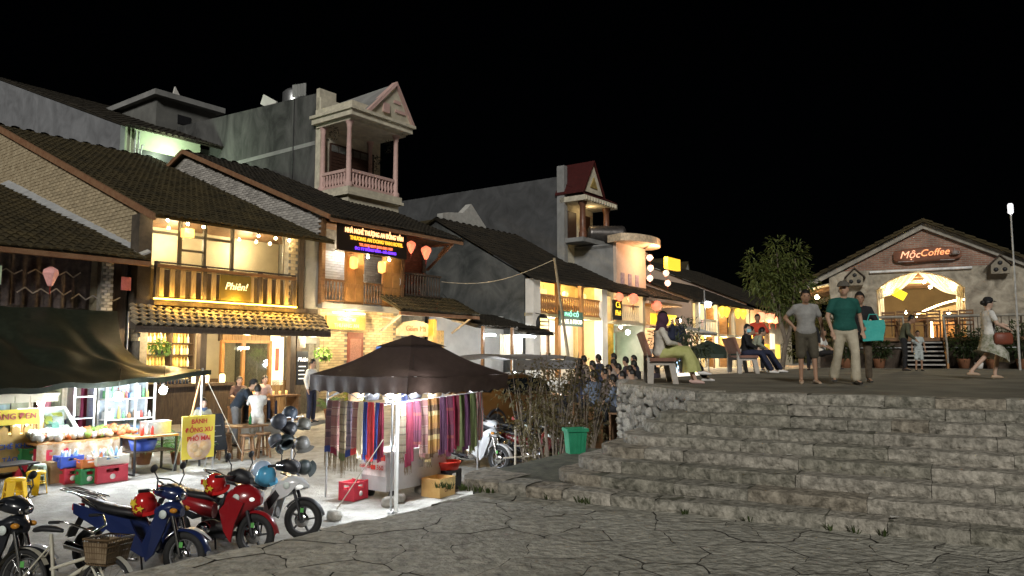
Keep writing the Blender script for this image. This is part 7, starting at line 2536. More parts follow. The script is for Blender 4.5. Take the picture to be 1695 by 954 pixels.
STAND = dict(pel=(0, 0, .93), chest=(.01, 0, 1.22), neck=(0, 0, 1.40), head=(.025, 0, 1.545),
             el=((-.02, .235, 1.12), (-.02, -.235, 1.12)), wr=((.06, .25, .88), (.06, -.25, .88)),
             kn=((.03, .10, .50), (.03, -.10, .50)), an=((0, .11, .08), (0, -.11, .08)))
SIT = dict(pel=(0, 0, .56), chest=(.03, 0, .84), neck=(.04, 0, 1.02), head=(.075, 0, 1.165),
           el=((.10, .23, .76), (.10, -.23, .76)), wr=((.30, .12, .66), (.30, -.12, .66)),
           kn=((.42, .11, .54), (.42, -.11, .54)), an=((.46, .11, .09), (.46, -.11, .09)))


def person(label, loc, heading, base=STAND, H=1.65, shirt=None, sleeve=1.0, low=('trousers', None), shoe=None, hair='short', hat=None, skin=0, voxel=.017, girth=1.0, group=None, look=0.0, mask=None, detail=True, **pose):
    P = dict(base)
    P.update(pose)
    k = H / 1.65
    V = lambda p: Vector(p)
    pel, chest, neck, head = V(P['pel']), V(P['chest']), V(P['neck']), V(P['head'])
    up = (neck - pel).normalized()
    sh = [chest.lerp(neck, .72) + Vector((0, s * .165 * (girth * .5 + .5), 0)) for s in (1, -1)]
    hp = [pel + Vector((0, s * .085, -.03)) for s in (1, -1)]
    el, wr, kn, an = [[V(p) for p in P[q]] for q in ('el', 'wr', 'kn', 'an')]
    t = thing('person', label, 'person', loc, heading, group)
    t.scale = (k, k, k)
    hr = Euler((0, 0, look)).to_matrix()
    HP = lambda x, y, z: head + hr @ Vector((x, y, z))

    def torso(mb, e, z0=0.0, top=True):
        for f in (0, .2, .4, .6, .8, 1.0):
            c = pel.lerp(chest, f) if f < .999 else chest
            w_ = (.150 - .03 * math.sin(f * PI)) * girth + .012 * f
            d_ = (.112 - .012 * f * (1 - f) * 4) * girth
            if f >= z0:
                mb.ball(c, (d_ + e, w_ + e, .10 + e), 14, 8)
        if top:
            mb.ball(chest.lerp(neck, .35), (.105 * girth + e, .165 + e, .11 + e), 14, 8)
            for s in range(2):
                cap(mb, chest.lerp(neck, .80) + Vector((0, (.03 if s == 0 else -.03), 0)), sh[s] + Vector((0, 0, .0)), .052 + e * .6, .046 + e * .6)
                mb.ball(sh[s] + Vector((0, 0, -.012)), (.050 + e * .7, .048 + e * .7, .050 + e * .7), 10, 8)

    # body
    b = MB()
    torso(b, 0)
    cap(b, chest.lerp(neck, .7), head - Vector((.01, 0, .06)), .058, .05)
    b.ball(head, (.088, .074, .112), 16, 12)
    b.ball(HP(.02, 0, -.055), (.066, .056, .058), 12, 8)
    b.ball(HP(.092, 0, -.012), (.016, .013, .024), 8, 6)
    for s in (1, -1):
        b.ball(HP(-.005, s * .076, -.012), (.018, .012, .03), 8, 6)
    for s in range(2):
        cap(b, sh[s], el[s], .046, .038)
        cap(b, el[s], wr[s], .037, .026)
        d = (wr[s] - el[s]).normalized()
        u = d.cross(Vector((1, 0, 0)))
        u = u.normalized() if u.length > .3 else Vector((0, 1, 0))
        pm = wr[s] + d * .05
        b.ball(pm, (.034, .03, .042), 8, 6)
        for i, ln in enumerate((.062, .072, .068, .052)):
            q = wr[s] + d * .075 + u * (.027 - .018 * i)
            r2 = q + d * ln * .55 + Vector((.006, 0, -.004))
            cap(b, q, r2, .0105, .0098, 6)
            cap(b, r2, r2 + (d + Vector((.25, 0, -.2))).normalized() * ln * .5, .0098, .0085, 6)
        cap(b, wr[s] + d * .02 + u * .025, wr[s] + d * .07 + u * .052, .0125, .010, 6)
        cap(b, hp[s], kn[s], .078 * girth, .052)
        cap(b, kn[s], an[s], .050, .034)
        fd = Vector((1, (.18 if s == 0 else -.18), 0)).normalized()
        cap(b, an[s] + Vector((0, 0, -.035)), an[s] + fd * .13 + Vector((0, 0, -.05)), .036, .028)
    MBm = fuse(b, voxel * .85 if detail else voxel, 'body', SKIN[skin])
    piece('body', MBm, t, (0, 0, 0))
    # shirt
    if shirt:
        b = MB()
        torso(b, .018)
        b.ball(pel + Vector((0, 0, -.03)), (.125 * girth, .168 * girth, .07), 14, 8)
        for s in range(2):
            m = sh[s].lerp(el[s], min(1, sleeve * 1.0)) if sleeve <= 1 else el[s]
            cap(b, sh[s] + Vector((0, 0, -.015)), m, .056, .056)
            if sleeve > 1:
                cap(b, el[s], el[s].lerp(wr[s], sleeve - 1), .056, .042)
        b.ball(chest.lerp(neck, .78), (.07, .10, .035), 10, 6)
        piece('shirt', fuse(b, voxel, 'shirt', shirt), t, (0, 0, 0))
    kind, lm = low
    if lm:
        b = MB()
        if kind == 'skirt':
            ln = P.get('hem', .45)
            km = (kn[0] + kn[1]) / 2
            he = km.lerp((an[0] + an[1]) / 2, ln)
            spread = abs(kn[0].x - kn[1].x) * .5
            if pel.z > .8:
                km = Vector((km.x * .5, 0, pel.z - .30))
                he = Vector((km.x, 0, kn[0].z - .02 - ln * .2))
            pth = [pel + Vector((0, 0, .09)), pel + Vector((.01, 0, -.02)), pel.lerp(km, .5) + Vector((0, 0, .015)), km + Vector((0, 0, .02)), km.lerp(he, .55) + Vector((.03, 0, 0)), he]
            wd_ = [.13, .165, .175, .175 + spread * .4, .19 + spread * .7, .20 + spread]
            dp_ = [.115, .14, .13 + spread * .3, .13 + spread * .6, .15 + spread * .8, .17 + spread]
            nn = 26
            vs = []
            for i, p in enumerate(pth):
                d = (pth[min(i + 1, 5)] - pth[max(i - 1, 0)]).normalized()
                v_ = Vector((0, 1, 0))
                u_ = v_.cross(d).normalized()
                for j in range(nn):
                    a = 2 * PI * j / nn
                    q = 1 + .07 * math.sin(a * 7 + i * .4) * (i / 5)
                    vs.append(p + v_ * wd_[i] * math.cos(a) * q + u_ * dp_[i] * math.sin(a) * q)
            b.add(vs, [(i * nn + j, i * nn + (j + 1) % nn, (i + 1) * nn + (j + 1) % nn, (i + 1) * nn + j) for i in range(5) for j in range(nn)], True)
        else:
            b.ball(pel + Vector((0, 0, -.0)), (.122 * girth, .162 * girth, .12), 14, 8)
            b.ball(pel + Vector((0, 0, -.09)), (.112 * girth, .15 * girth, .08), 12, 8)
            f = .93 if kind == 'trousers' else .0
            for s in range(2):
                kk = kn[s] if kind == 'trousers' else hp[s].lerp(kn[s], .98)
                cap(b, hp[s], kk, .094 * girth, .072 if kind == 'trousers' else .088)
                if kind == 'trousers':
                    cap(b, kn[s], kn[s].lerp(an[s], f), .070, P.get('cuff', .060))
        piece(kind, b.mesh(kind, lm) if kind == 'skirt' else fuse(b, voxel, kind, lm), t, (0, 0, 0))
    for s in range(2):
        fd = Vector((1, (.18 if s == 0 else -.18), 0)).normalized()
        b = MB()
        c = an[s]
        b.loft([(-.075, -.05, .018, .02), (-.05, -.045, .036, .032), (.03, -.045, .04, .038), (.11, -.055, .043, .026), (.165, -.062, .028, .016)], 10)
        o = piece('shoe', b.mesh('shoe', shoe or M('dark shoe', (.025, .022, .02), .5, bump=0)), t, c, (0, 0, math.atan2(fd.y, fd.x)))
    # hair
    if hair:
        b = MB()

        def hf(u, v):
            th = (.02 + .62 * v) * PI
            a = 2 * PI * u
            x = math.cos(a) * math.sin(th)
            cut = 1.0
            if x > .45 and th > .36 * PI:
                th = .36 * PI
            if abs(math.sin(a)) > .8 and th > .5 * PI:
                th = .5 * PI
            r_ = 1.14 + .06 * noise.noise(Vector((a * 2, th * 3, heading)))
            return HP(.088 * r_ * math.cos(a) * math.sin(th) - .006, .078 * r_ * math.sin(a) * math.sin(th), .115 * r_ * math.cos(th) + .008)
        b.grid(hf, 22, 10)
        if hair == 'long':
            b.ball(HP(-.06, 0, -.08), (.05, .085, .16), 12, 8)
        if hair == 'bun':
            b.ball(HP(-.11, 0, .02), (.05, .05, .05), 10, 8)
        b.build('hair', HAIR, t)
    if detail:
        for s in (1, -1):
            MB().ball(HP(.078, s * .032, .012), (.01, .013, .008), 8, 6).build('eye', m_black, t)
        MB().ball(HP(.083, 0, -.058), (.01, .024, .006), 8, 6).build('mouth', M('lips', (.30, .11, .09), .5, bump=0), t)
    if mask:
        MB().grid(lambda u, v: HP(.094 * math.cos((u - .5) * 2.4) + .006, .084 * math.sin((u - .5) * 2.4), -.01 - .085 * v), 8, 4).build('face_mask', mask, t)
    if hat == 'cap' or hat == 'bucket':
        hm = P['hatmat']
        b = MB()
        b.lathe([(0, .125), (.05, .12), (.088, .085), (.098, .03)] + ([(.155, .0), (.16, -.01), (.1, .02)] if hat == 'bucket' else []), (0, 0, 0), 18)
        if hat == 'cap':
            b.grid(lambda u, v: (.09 + .08 * v * math.cos((u - .5) * 2.2), (.09) * math.sin((u - .5) * 2.2), .035 - .012 * v), 8, 3)
        o = piece('hat', b.mesh('hat', hm), t, head + Vector((0, 0, .02)), (0, 0, look))
    if hat == 'hijab':
        b = MB()
        b.ball(HP(-.012, 0, .005), (.108, .102, .135), 16, 10)
        b.ball(HP(-.045, 0, -.10), (.10, .10, .12), 14, 10)
        b.ball(chest.lerp(neck, .75), (.12, .15, .09), 14, 8)
        piece('head_scarf', fuse(b, voxel, 'head_scarf', P['hatmat']), t, (0, 0, 0))
    return t


def face(dx, dy):
    return math.atan2(dy, dx)


m_tealshirt = FAB('dark teal', (.008, .075, .06), (.012, .10, .08))
m_khaki = FAB('khaki', (.42, .37, .27), (.52, .47, .36))
m_greyp = FAB('heather grey', (.24, .235, .225), (.32, .315, .30))
m_brownsh = FAB('olive brown', (.075, .065, .045))
m_blackf = FAB('black', (.014, .014, .016))
m_navyf = FAB('navy', (.02, .024, .05))
m_whitef = FAB('white', (.66, .65, .62))
m_redf = FAB('orange red', (.55, .06, .03))
m_sandal = M('tan sandal', (.40, .29, .20), .6, bump=0)
m_snk = M('white sneaker', (.70, .68, .66), .5, bump=0)


def arms(l, r):
    return dict(el=(l[0], r[0]), wr=(l[1], r[1]))


# the three walking at the head of the steps
person('man in grey polo and dark shorts standing with a hand on his hip', TW(5.25, 13.5), face(-.15, -1), H=1.66, shirt=m_greyp, sleeve=.62, low=('shorts', m_brownsh), shoe=m_sandal, skin=1, girth=1.1,
       el=((-.05, .27, 1.12), (-.10, -.33, 1.16)), wr=((.05, .27, .88), (-.03, -.20, 1.0)), kn=((.06, .11, .50), (0, -.10, .50)), an=((.08, .12, .08), (-.04, -.10, .08)), head=(.055, 0, 1.53))
person('man in dark teal polo and khaki trousers walking down to the steps', TW(5.72, 13.0), face(-.1, -1), H=1.74, shirt=m_tealshirt, sleeve=.62, low=('trousers', m_khaki), skin=0, girth=1.22, hat='cap', hatmat=FAB('grey brown cap', (.10, .09, .075)), hair=None, look=-.5,
       el=((-.06, .27, 1.10), (.02, -.27, 1.10)), wr=((.10, .25, .86), (.08, -.22, .86)), kn=((.16, .10, .52), (-.02, -.11, .50)), an=((.14, .10, .09), (-.22, -.13, .12)), cuff=.082)
person('person in black carrying a turquoise bag behind the man in teal', TW(6.32, 13.7), face(-.35, -1), H=1.62, shirt=m_blackf, sleeve=1.0, low=('trousers', FAB('brown print', (.06, .045, .03), (.13, .10, .07))), skin=1, hair='bun', girth=.95,
       el=((.02, .26, 1.12), (0, -.24, 1.12)), wr=((.22, .10, 1.02), (.14, -.14, 1.0)), kn=((.10, .1, .5), (-.05, -.1, .5)), an=((.06, .1, .09), (-.2, -.1, .13)))
t = thing('tote_bag', 'turquoise tote bag held by the person in black', 'bag', TW(6.42, 13.42) + Vector((0, 0, .80)), -.2)
mb = MB()
mb.grid(lambda u, v: (-.17 + .34 * u + .02 * math.sin(v * 5), -.03 - .025 * math.sin(PI * u), .30 - .36 * v + .02 * u), 8, 8)
mb.grid(lambda u, v: (-.17 + .34 * (1 - u) + .02 * math.sin(v * 5), .03 + .02 * math.sin(PI * u), .30 - .36 * v + .02 * u), 8, 8)
mb.build('pouch', FAB('turquoise', (.05, .40, .36), (.08, .48, .43)), t)
MB().tube([(-.1, 0, .3), (-.06, 0, .42), (.06, 0, .42), (.1, 0, .3)], .01, 6).build('handle', MATS['fabric turquoise'], t)
# woman striding at the right
w_ = person('woman in white top and patterned skirt striding past the coffee house', TW(9.45, 15.0), face(1, -.12), H=1.60, shirt=m_whitef, sleeve=.6, low=('skirt', FAB('white green pattern', (.10, .12, .05), (.62, .60, .54))), shoe=m_sandal, skin=2, hat='cap', hatmat=m_blackf, hair='bun', hem=.12, look=.1,
            el=((.10, .24, 1.14), (.06, -.24, 1.12)), wr=((.30, .16, 1.12), (.24, -.20, 1.04)), kn=((.20, .09, .52), (-.10, -.09, .50)), an=((.12, .09, .10), (-.42, -.09, .16)))
t = thing('shoulder_bag', 'red brown bag on the hip of the striding woman', 'bag', TW(9.6, 14.78) + Vector((0, 0, .70)), -.1)
MB().loft([(-.17, .1, .02, .08), (-.14, .1, .05, .12), (.14, .1, .05, .12), (.17, .1, .02, .08)], 12).build('pouch', M('red brown leather', (.20, .055, .03), .5, var=.2), t)
MB().tube([(-.12, 0, .2), (-.16, .1, .5), (-.1, .2, .72)], .012, 5).build('strap', m_black, t)
# adult bending over a child near the coffee house stairs
person('stooping adult in olive jacket beside a small child', TW(11.12, 21.5), face(.75, -.4), H=1.62, shirt=FAB('olive jacket', (.075, .08, .05)), sleeve=1.9, low=('trousers', m_blackf), skin=1,
       chest=(.06, 0, 1.20), neck=(.15, 0, 1.36), head=(.24, 0, 1.47), el=((.12, .24, 1.06), (.14, -.24, 1.06)), wr=((.30, .16, .92), (.30, -.14, .90)))
person('small child in pale clothes beside the stooping adult', TW(11.5, 21.45), face(-.2, -1), H=1.12, shirt=FAB('pale blue grey', (.42, .46, .45)), sleeve=.6, low=('shorts', MATS['fabric pale blue grey']), skin=1, voxel=.02)


# couple on the near bench
def bench(label, loc, rz):
    t = thing('concrete_bench', label, 'bench', loc, rz, 'concrete benches on the terrace')
    m_bs = M('bench seat slab', (.24, .12, .085), .8, var=.2, bump=.2)
    m_bc = M('bench concrete', (.46, .42, .37), .85, var=.15, bump=.3)
    MB().box(-.20, .26, -.75, .75, .40, .46).build('seat', m_bs, t)
    MB().prism([(-.22, -.75, .50), (-.16, -.75, .50), (-.30, -.75, .92), (-.36, -.75, .92)], (0, 1.5, 0)).build('backrest', m_bs, t)
    for y in (-.62, .62):
        MB().prism([(-.24, y - .06, 0), (-.14, y - .06, 0), (-.12, y - .06, .33), (.14, y - .06, .33), (.20, y - .06, 0), (.30, y - .06, 0), (.24, y - .06, .40), (-.18, y - .06, .40), (-.14, y - .06, .62), (-.24, y - .06, .62)], (0, .12, 0)).build('leg_frame', m_bc, t)
    return t


B1 = TW(2.72, 14.1)
hb = -.12
bench('nearer concrete bench with a seated couple', B1, hb)


def onb(B, hd, dx, dy):
    return B + Vector((math.cos(hd) * dx - math.sin(hd) * dy, math.sin(hd) * dx + math.cos(hd) * dy, 0))


person('woman in plum head scarf and yellow green skirt on the near bench', onb(B1, hb, .0, -.42), hb, SIT, 1.62, shirt=FAB('ivory sweater', (.60, .56, .48)), sleeve=1.95, low=('skirt', FAB('yellow green skirt', (.42, .43, .15), (.52, .52, .22))), shoe=M('pink sneaker', (.55, .38, .34), .6, bump=0), hair=None, hat='hijab', hatmat=FAB('plum scarf', (.075, .03, .055)), hem=.72, skin=2,
       el=((.12, .22, .74), (.14, -.24, .74)), wr=((.30, .05, .70), (.30, -.05, .72)), kn=((.46, .10, .55), (.46, -.10, .55)), an=((.60, .08, .09), (.62, -.06, .08)))
person('young man in navy jacket beside the woman in the plum scarf', onb(B1, hb, .03, .12), hb, SIT, 1.70, shirt=m_navyf, sleeve=1.9, low=('trousers', m_blackf), shoe=m_snk, skin=0,
       el=((.16, .22, .80), (.22, -.2, .80)), wr=((.22, .06, 1.0), (.24, -.06, 1.05)), kn=((.50, .12, .56), (.50, -.08, .58)), an=((.82, .10, .10), (.74, -.06, .22)))
B2 = TW(6.05, 20.0)
bench('farther concrete bench with people in dark clothes', B2, -.08)
person('woman with a pale blue face mask on the far bench', onb(B2, -.08, 0, -.45), -.35, SIT, 1.62, shirt=m_blackf, sleeve=1.95, low=('trousers', m_navyf), shoe=m_snk, hair='long', mask=M('blue face mask', (.25, .55, .62), .6, bump=0), look=-.6, skin=2, an=((.62, .1, .09), (.66, -.1, .09)))
person('man in black sitting in the middle of the far bench', onb(B2, -.08, .1, .15), -.08, SIT, 1.66, shirt=m_blackf, sleeve=1.9, low=('trousers', m_navyf), shoe=m_snk, an=((.66, .1, .09), (.70, -.1, .09)), chest=(.08, 0, .82), neck=(.14, 0, .98), head=(.2, 0, 1.1))
person('man with pale sleeves bending forward at the end of the far bench', onb(B2, -.08, .42, .5), -.08, SIT, 1.66, shirt=FAB('pale green jumper', (.34, .36, .27)), sleeve=1.9, low=('trousers', m_navyf), shoe=m_snk, an=((.66, .1, .09), (.70, -.1, .09)), chest=(.10, 0, .82), neck=(.18, 0, .97), head=(.26, 0, 1.08))
person('person in orange red hooded top standing behind the far bench', TW(7.25, 22.3), face(-.2, -1), H=1.64, shirt=m_redf, sleeve=1.5, low=('trousers', m_blackf), hair='short', skin=1, el=((.0, .28, 1.14), (.02, -.28, 1.14)), wr=((.2, .1, 1.12), (.2, -.1, 1.10)))
person('man in black jacket standing beside the tree', TW(8.9, 22.5), face(-.5, -1), H=1.5, shirt=m_blackf, sleeve=1.9, low=('trousers', m_blackf), skin=1)
person('person in white top sitting far behind the men on the terrace', TW(9.6, 23.5), face(.6, -.5), SIT, 1.6, shirt=m_whitef, sleeve=.8, low=('trousers', m_blackf), skin=1, voxel=.022)
person('distant man in dark jacket standing by the lit stall', TW(5.15, 23.5), face(-.2, -1), H=1.6, shirt=m_navyf, sleeve=1.9, low=('trousers', m_blackf), voxel=.022)

# people in front of the bar
person('woman in white shirt and trousers holding up a phone', ST(.55, -4.15), face(-.35, .9), H=1.58, shirt=m_whitef, sleeve=1.95, low=('trousers', FAB('cream trousers', (.60, .57, .50))), hair='short', skin=2, cuff=.085,
       el=((.20, .20, 1.20), (.20, -.18, 1.20)), wr=((.34, .08, 1.36), (.34, -.04, 1.36)))
t = thing('mobile_phone', 'dark phone held up by the woman in white', 'phone', ST(.55, -4.15) + Vector((-.14, .34, 1.32)), face(-.35, .9))
MB().cb((0, 0, .03), (.01, .075, .15)).build('case', m_black, t)
MB().cb((-.007, 0, .03), (.003, .068, .14)).build('screen', EM('phone screen', (.5, .6, .75), .8), t)
person('man in dark jacket and cap bending over the porch step', ST(.75, -3.0), face(.8, .1), H=1.74, shirt=FAB('blue black jacket', (.02, .03, .045)), sleeve=1.9, low=('trousers', FAB('grey trousers', (.16, .16, .16))), hat='cap', hatmat=FAB('black cap', (.02, .02, .022)), skin=0, girth=1.12,
       chest=(.14, 0, 1.18), neck=(.28, 0, 1.32), head=(.38, 0, 1.42), el=((.34, .22, 1.06), (.34, -.22, 1.06)), wr=((.50, .10, .92), (.52, -.08, .94)))
person('man in white shirt standing at the edge of the bar floor', W(3.35, -2.6, FZ), face(.9, -.3), H=1.72, shirt=m_whitef, sleeve=1.9, low=('trousers', m_navyf), skin=0, look=.2)
person('woman in pale top seated facing out on the bar porch', W(2.75, -1.25, FZ + .02), ANG - PI / 2, SIT, 1.62, shirt=FAB('dusty pink', (.50, .36, .32)), sleeve=.9, low=('trousers', m_navyf), hair='long', skin=2)
person('woman in dark top seated left of the pink one on the porch', W(2.1, -1.05, FZ + .02), ANG - PI / 2 - .3, SIT, 1.6, shirt=FAB('dark floral', (.10, .06, .05)), sleeve=.9, low=('trousers', m_blackf), hair='long', skin=2)
person('seated girl with pale jacket and blue scarf behind the sign plants', ST(-.35, -3.3), ANG - PI / 2 - .1, SIT, 1.6, shirt=FAB('pale khaki jacket', (.40, .38, .28)), sleeve=1.9, low=('trousers', m_blackf), hair='long', skin=2)
t = thing('blue_scarf', 'blue scarf around the neck of the seated girl', 'scarf', ST(-.35, -3.3, 1.0), ANG)
MB().torus((0, 0, 0), .085, .045, 'z', 18, 8, .9).build('loop', FAB('slate blue', (.10, .15, .26)), t)
MB().grid(lambda u, v: (-.04 + .08 * u, -.12 - .01 * math.sin(u * 5), -.35 * v), 4, 5).build('tail', MATS['fabric slate blue'], t)
person('barman in brown behind the counter of the bar', W(.7, .35, FZ - .2), ANG - PI / 2, H=1.66, shirt=FAB('brown shirt', (.12, .06, .05)), sleeve=1.0, low=('trousers', m_blackf), skin=1)
for i, (x, y) in enumerate(((2.1, -1.05), (2.75, -1.25))):
    t = thing('porch_stool', ['left', 'right'][i] + ' low timber stool under a woman on the bar porch', 'stool', W(x, y, FZ), ANG, 'seats on the porch')
    MB().box(-.2, .2, -.2, .2, .40, .45).build('top', m_wood, t)
    for sx in (-.16, .16):
        MB().box(sx - .03, sx + .03, -.18, .18, 0, .40).build('side', m_wood, t)
t = st('girl_stool', 'timber stool under the seated girl with the blue scarf', 'stool', -.35, -3.3)
MB().lathe([(0, .40), (.18, .40), (.18, .45), (0, .45)], n=14).build('top', m_wood, t)
MB().box(-.12, .12, -.12, .12, 0, .4).build('base', m_wood, t)
person('vendor in white cap behind the yellow food cart', ST(-5.0, -2.9), ANG - PI / 2, H=1.5, shirt=m_whitef, sleeve=1.0, low=('trousers', m_navyf), hat='cap', hatmat=m_blackf, skin=1, voxel=.02)

# crowd sitting along the street behind the shrubs
rr = random.Random(17)
cols = [FAB('crowd %d' % i, c) for i, c in enumerate(((.04, .045, .08), (.16, .13, .12), (.05, .04, .05), (.30, .24, .20), (.10, .12, .16), (.03, .03, .035)))]
names = ['dark jacket', 'grey brown shirt', 'black shirt', 'beige shirt', 'slate shirt', 'charcoal coat']
spots = [SF((X_, Y_)) for X_, Y_ in ((1.85, 20.2), (2.15, 22.0), (2.25, 20.6), (2.6, 22.3), (2.55, 19.6), (2.85, 21.0), (3.1, 22.6), (3.05, 19.4), (3.35, 20.6), (3.6, 22.0), (3.75, 20.0), (4.0, 21.4), (1.7, 19.0), (2.0, 18.4), (2.35, 18.7), (2.7, 18.2), (2.4, 17.6), (3.0, 18.6), (1.95, 21.2), (3.3, 21.6), (2.85, 19.9))]
spots.sort(key=lambda q: W(*q).x / W(*q).y)
pos_words = ['first', 'second', 'third', 'fourth', 'fifth', 'sixth', 'seventh', 'eighth', 'ninth', 'tenth', 'eleventh', 'twelfth', 'thirteenth', 'fourteenth', 'fifteenth', 'sixteenth', 'seventeenth', 'eighteenth', 'nineteenth', 'twentieth', 'twenty first']
for i, (x, y) in enumerate(spots):
    hd = ANG + PI / 2 + rr.uniform(-.5, .5)
    c = i % 6
    person('%s of the street crowd from the left, back turned, in a %s' % (pos_words[i], names[c]), ST(x, y, .55), hd, SIT, 1.68, shirt=cols[c], sleeve=1.5, low=('trousers', m_blackf), skin=i % 2, voxel=.026, group='crowd seated along the street', detail=False, look=rr.uniform(-.5, .5))
    t = thing('crowd_stool', 'tall stool under the %s person of the street crowd' % pos_words[i], 'stool', ST(x, y), hd, 'stools of the street crowd')
    MB().box(-.16, .16, -.16, .16, .96, 1.0).build('top', m_wood, t)
    for sx in (-.13, .13):
        MB().box(sx - .02, sx + .02, -.13, .13, 0, .96).build('side', m_wood, t)
bpy.data.scenes.remove(TS_)

# ---------------------------------------------------------------- plants
def leafcloud(mb, c, rad, n, size, rr, long=2.6, droop=.3, hollow=.45, up=.2):
    c = Vector(c)
    for i in range(n):
        d = Vector((rr.gauss(0, 1), rr.gauss(0, 1), rr.gauss(0, 1))).normalized()
        r_ = (hollow + (1 - hollow) * rr.random() ** .6)
        p = c + Vector((d.x * rad[0] * r_, d.y * rad[1] * r_, d.z * rad[2] * r_))
        q = (d + Vector((rr.uniform(-.7, .7), rr.uniform(-.7, .7), rr.uniform(-.6, .6) + up - droop))).normalized()
        s_ = size * rr.uniform(.6, 1.3)
        w_ = q.cross(Vector((rr.uniform(-1, 1), rr.uniform(-1, 1), 1.2))).normalized() * s_ / long * .5
        m = p + q * s_ * .5 + Vector((0, 0, s_ * .08))
        e = p + q * s_ - Vector((0, 0, s_ * droop * .4))
        mb.add([p, m - w_, e, m + w_], [(0, 1, 2, 3)])


m_leaf = LEAF('tree leaf', (.060, .085, .020), (.15, .175, .050))
m_leafd = LEAF('shrub leaf dull', (.060, .055, .022), (.15, .12, .055))
m_leafp = LEAF('palm leaf', (.05, .12, .03), (.12, .22, .06))
m_bark = M('bark', (.16, .13, .10), .9, var=.3, scale=9, bump=.5)


def tree(name, label, base, trunk, clouds, n, size, rr, mat, bark=None, cat='tree', group=None, **kw):
    t = thing(name, label, cat, base, 0, group)
    for pts, r_ in trunk:
        MB().tube(pts, r_, 7).build('limb' if r_[0] < .05 else 'trunk', bark or m_bark, t)
    mb = MB()
    tot = sum(a[1][0] * a[1][1] * a[1][2] for a in clouds)
    for c, rad in clouds:
        leafcloud(mb, c, rad, int(n * rad[0] * rad[1] * rad[2] / tot) + 20, size, rr, **kw)
    mb.build('crown', mat, t)
    return t


rr = random.Random(77)
cl = [((-.55, 0, 3.0), (.55, .5, .55)), ((-.75, 0, 3.55), (.3, .3, .35)), ((.1, .1, 3.3), (.55, .5, .6)), ((.0, 0, 3.95), (.3, .3, .4)), ((.6, 0, 3.7), (.45, .4, .55)), ((.75, 0, 2.9), (.5, .5, .5)), ((-.1, 0, 2.4), (.6, .5, .5)), ((.45, 0, 2.1), (.6, .5, .55)), ((.2, .2, 2.9), (.7, .6, .6)), ((.95, .1, 2.3), (.4, .4, .5))]
tree('leafy_tree', 'slender leafy tree with drooping leaves left of the coffee house', TW(8.65, 24.6),
     [([(.1, 0, 0), (.25, 0, .9), (.0, .0, 1.9), (-.3, 0, 2.9)], [.09, .075, .06, .03]), ([(.2, 0, .6), (.5, 0, 1.6), (.6, 0, 2.8), (.65, 0, 3.6)], [.07, .055, .04, .02]), ([(.05, 0, 1.6), (.1, 0, 2.6), (.05, 0, 3.8)], [.045, .035, .015]), ([(.5, 0, 1.5), (.85, 0, 2.4)], [.04, .02])],
     cl, 2700, .23, rr, m_leaf, long=4.2, droop=.45, hollow=.2)
tree('golden_shrub', 'bushy shrub glowing in the eave light left of the coffee house', TW(10.7, 26.5), [([(0, 0, 0), (.1, 0, 1.2)], [.06, .03]), ([(0, 0, .3), (.3, .1, 1.6)], [.045, .02])],
     [((-.3, 0, 1.3), (.6, .6, .7)), ((.3, 0, 1.9), (.6, .6, .6)), ((.5, 0, 1.1), (.6, .6, .6)), ((-.7, 0, .7), (.5, .5, .5))], 1900, .13, rr, LEAF('olive leaf', (.07, .075, .02), (.15, .14, .04)), cat='shrub')
tree('oleander_shrub', 'thin leaved shrub behind the seated couple', TW(4.5, 20.2), [([(0, 0, 0), (.1, 0, .9)], [.04, .02]), ([(0, 0, 0), (-.2, .1, 1.0)], [.035, .015])],
     [((-.2, 0, .55), (.5, .4, .45)), ((.15, 0, 1.1), (.4, .35, .35)), ((-.5, 0, .9), (.35, .3, .3)), ((.4, 0, .7), (.4, .35, .4))], 1100, .17, rr, LEAF('grey green leaf', (.05, .065, .035), (.12, .14, .08)), cat='shrub', long=4.5, hollow=.1)
# dry shrubs in front of the car
for i, (x, y, sc_) in enumerate(((.35, 14.6, 1.0), (.95, 15.2, 1.1), (1.5, 15.6, 1.0), (.75, 14.0, .75))):
    z0 = GW(x, y).z
    tr = []
    cl = []
    for k in range(13):
        a = rr.random() * 6.28
        d = Vector((math.cos(a) * .45, math.sin(a) * .35, 0))
        h_ = rr.uniform(1.7, 2.55) * sc_
        tr.append(([(d.x * .1, d.y * .1, 0), (d.x * .5, d.y * .5, h_ * .5), (d.x * rr.uniform(.8, 1.3), d.y, h_)], [.022, .016, .006]))
        for f in (.6, .95)[k % 2:]:
            cl.append(((d.x * f * 1.1 + rr.uniform(-.15, .15), d.y * f + rr.uniform(-.1, .1), h_ * (f - .06)), (.26, .24, .24)))
    tree('dry_shrub', ['dry shrub rising through the timber tree guard', 'tall dry shrub in the middle before the bronze car', 'dry shrub next to the rubble wall', 'low dry shrub nearest the green bin'][i], GW(x, y), tr, cl, int(520 * sc_), .085, rr, m_leafd, cat='shrub', group='dry shrubs by the steps', hollow=.0, long=2.2, droop=.5)
t = thing('green_undergrowth', 'dark green undergrowth at the foot of the dry shrubs', 'plant', GW(1.1, 14.2), 0)
mb = MB()
leafcloud(mb, (0, 0, .35), (.7, .5, .4), 500, .11, rr)
leafcloud(mb, (-.5, .3, .25), (.4, .4, .3), 250, .1, rr)
mb.build('foliage', LEAF('dark shrub leaf', (.02, .03, .012), (.05, .065, .025)), t)
MB().tube([(0, 0, 0), (.05, 0, .4)], .02, 6).build('stem', m_bark, t)


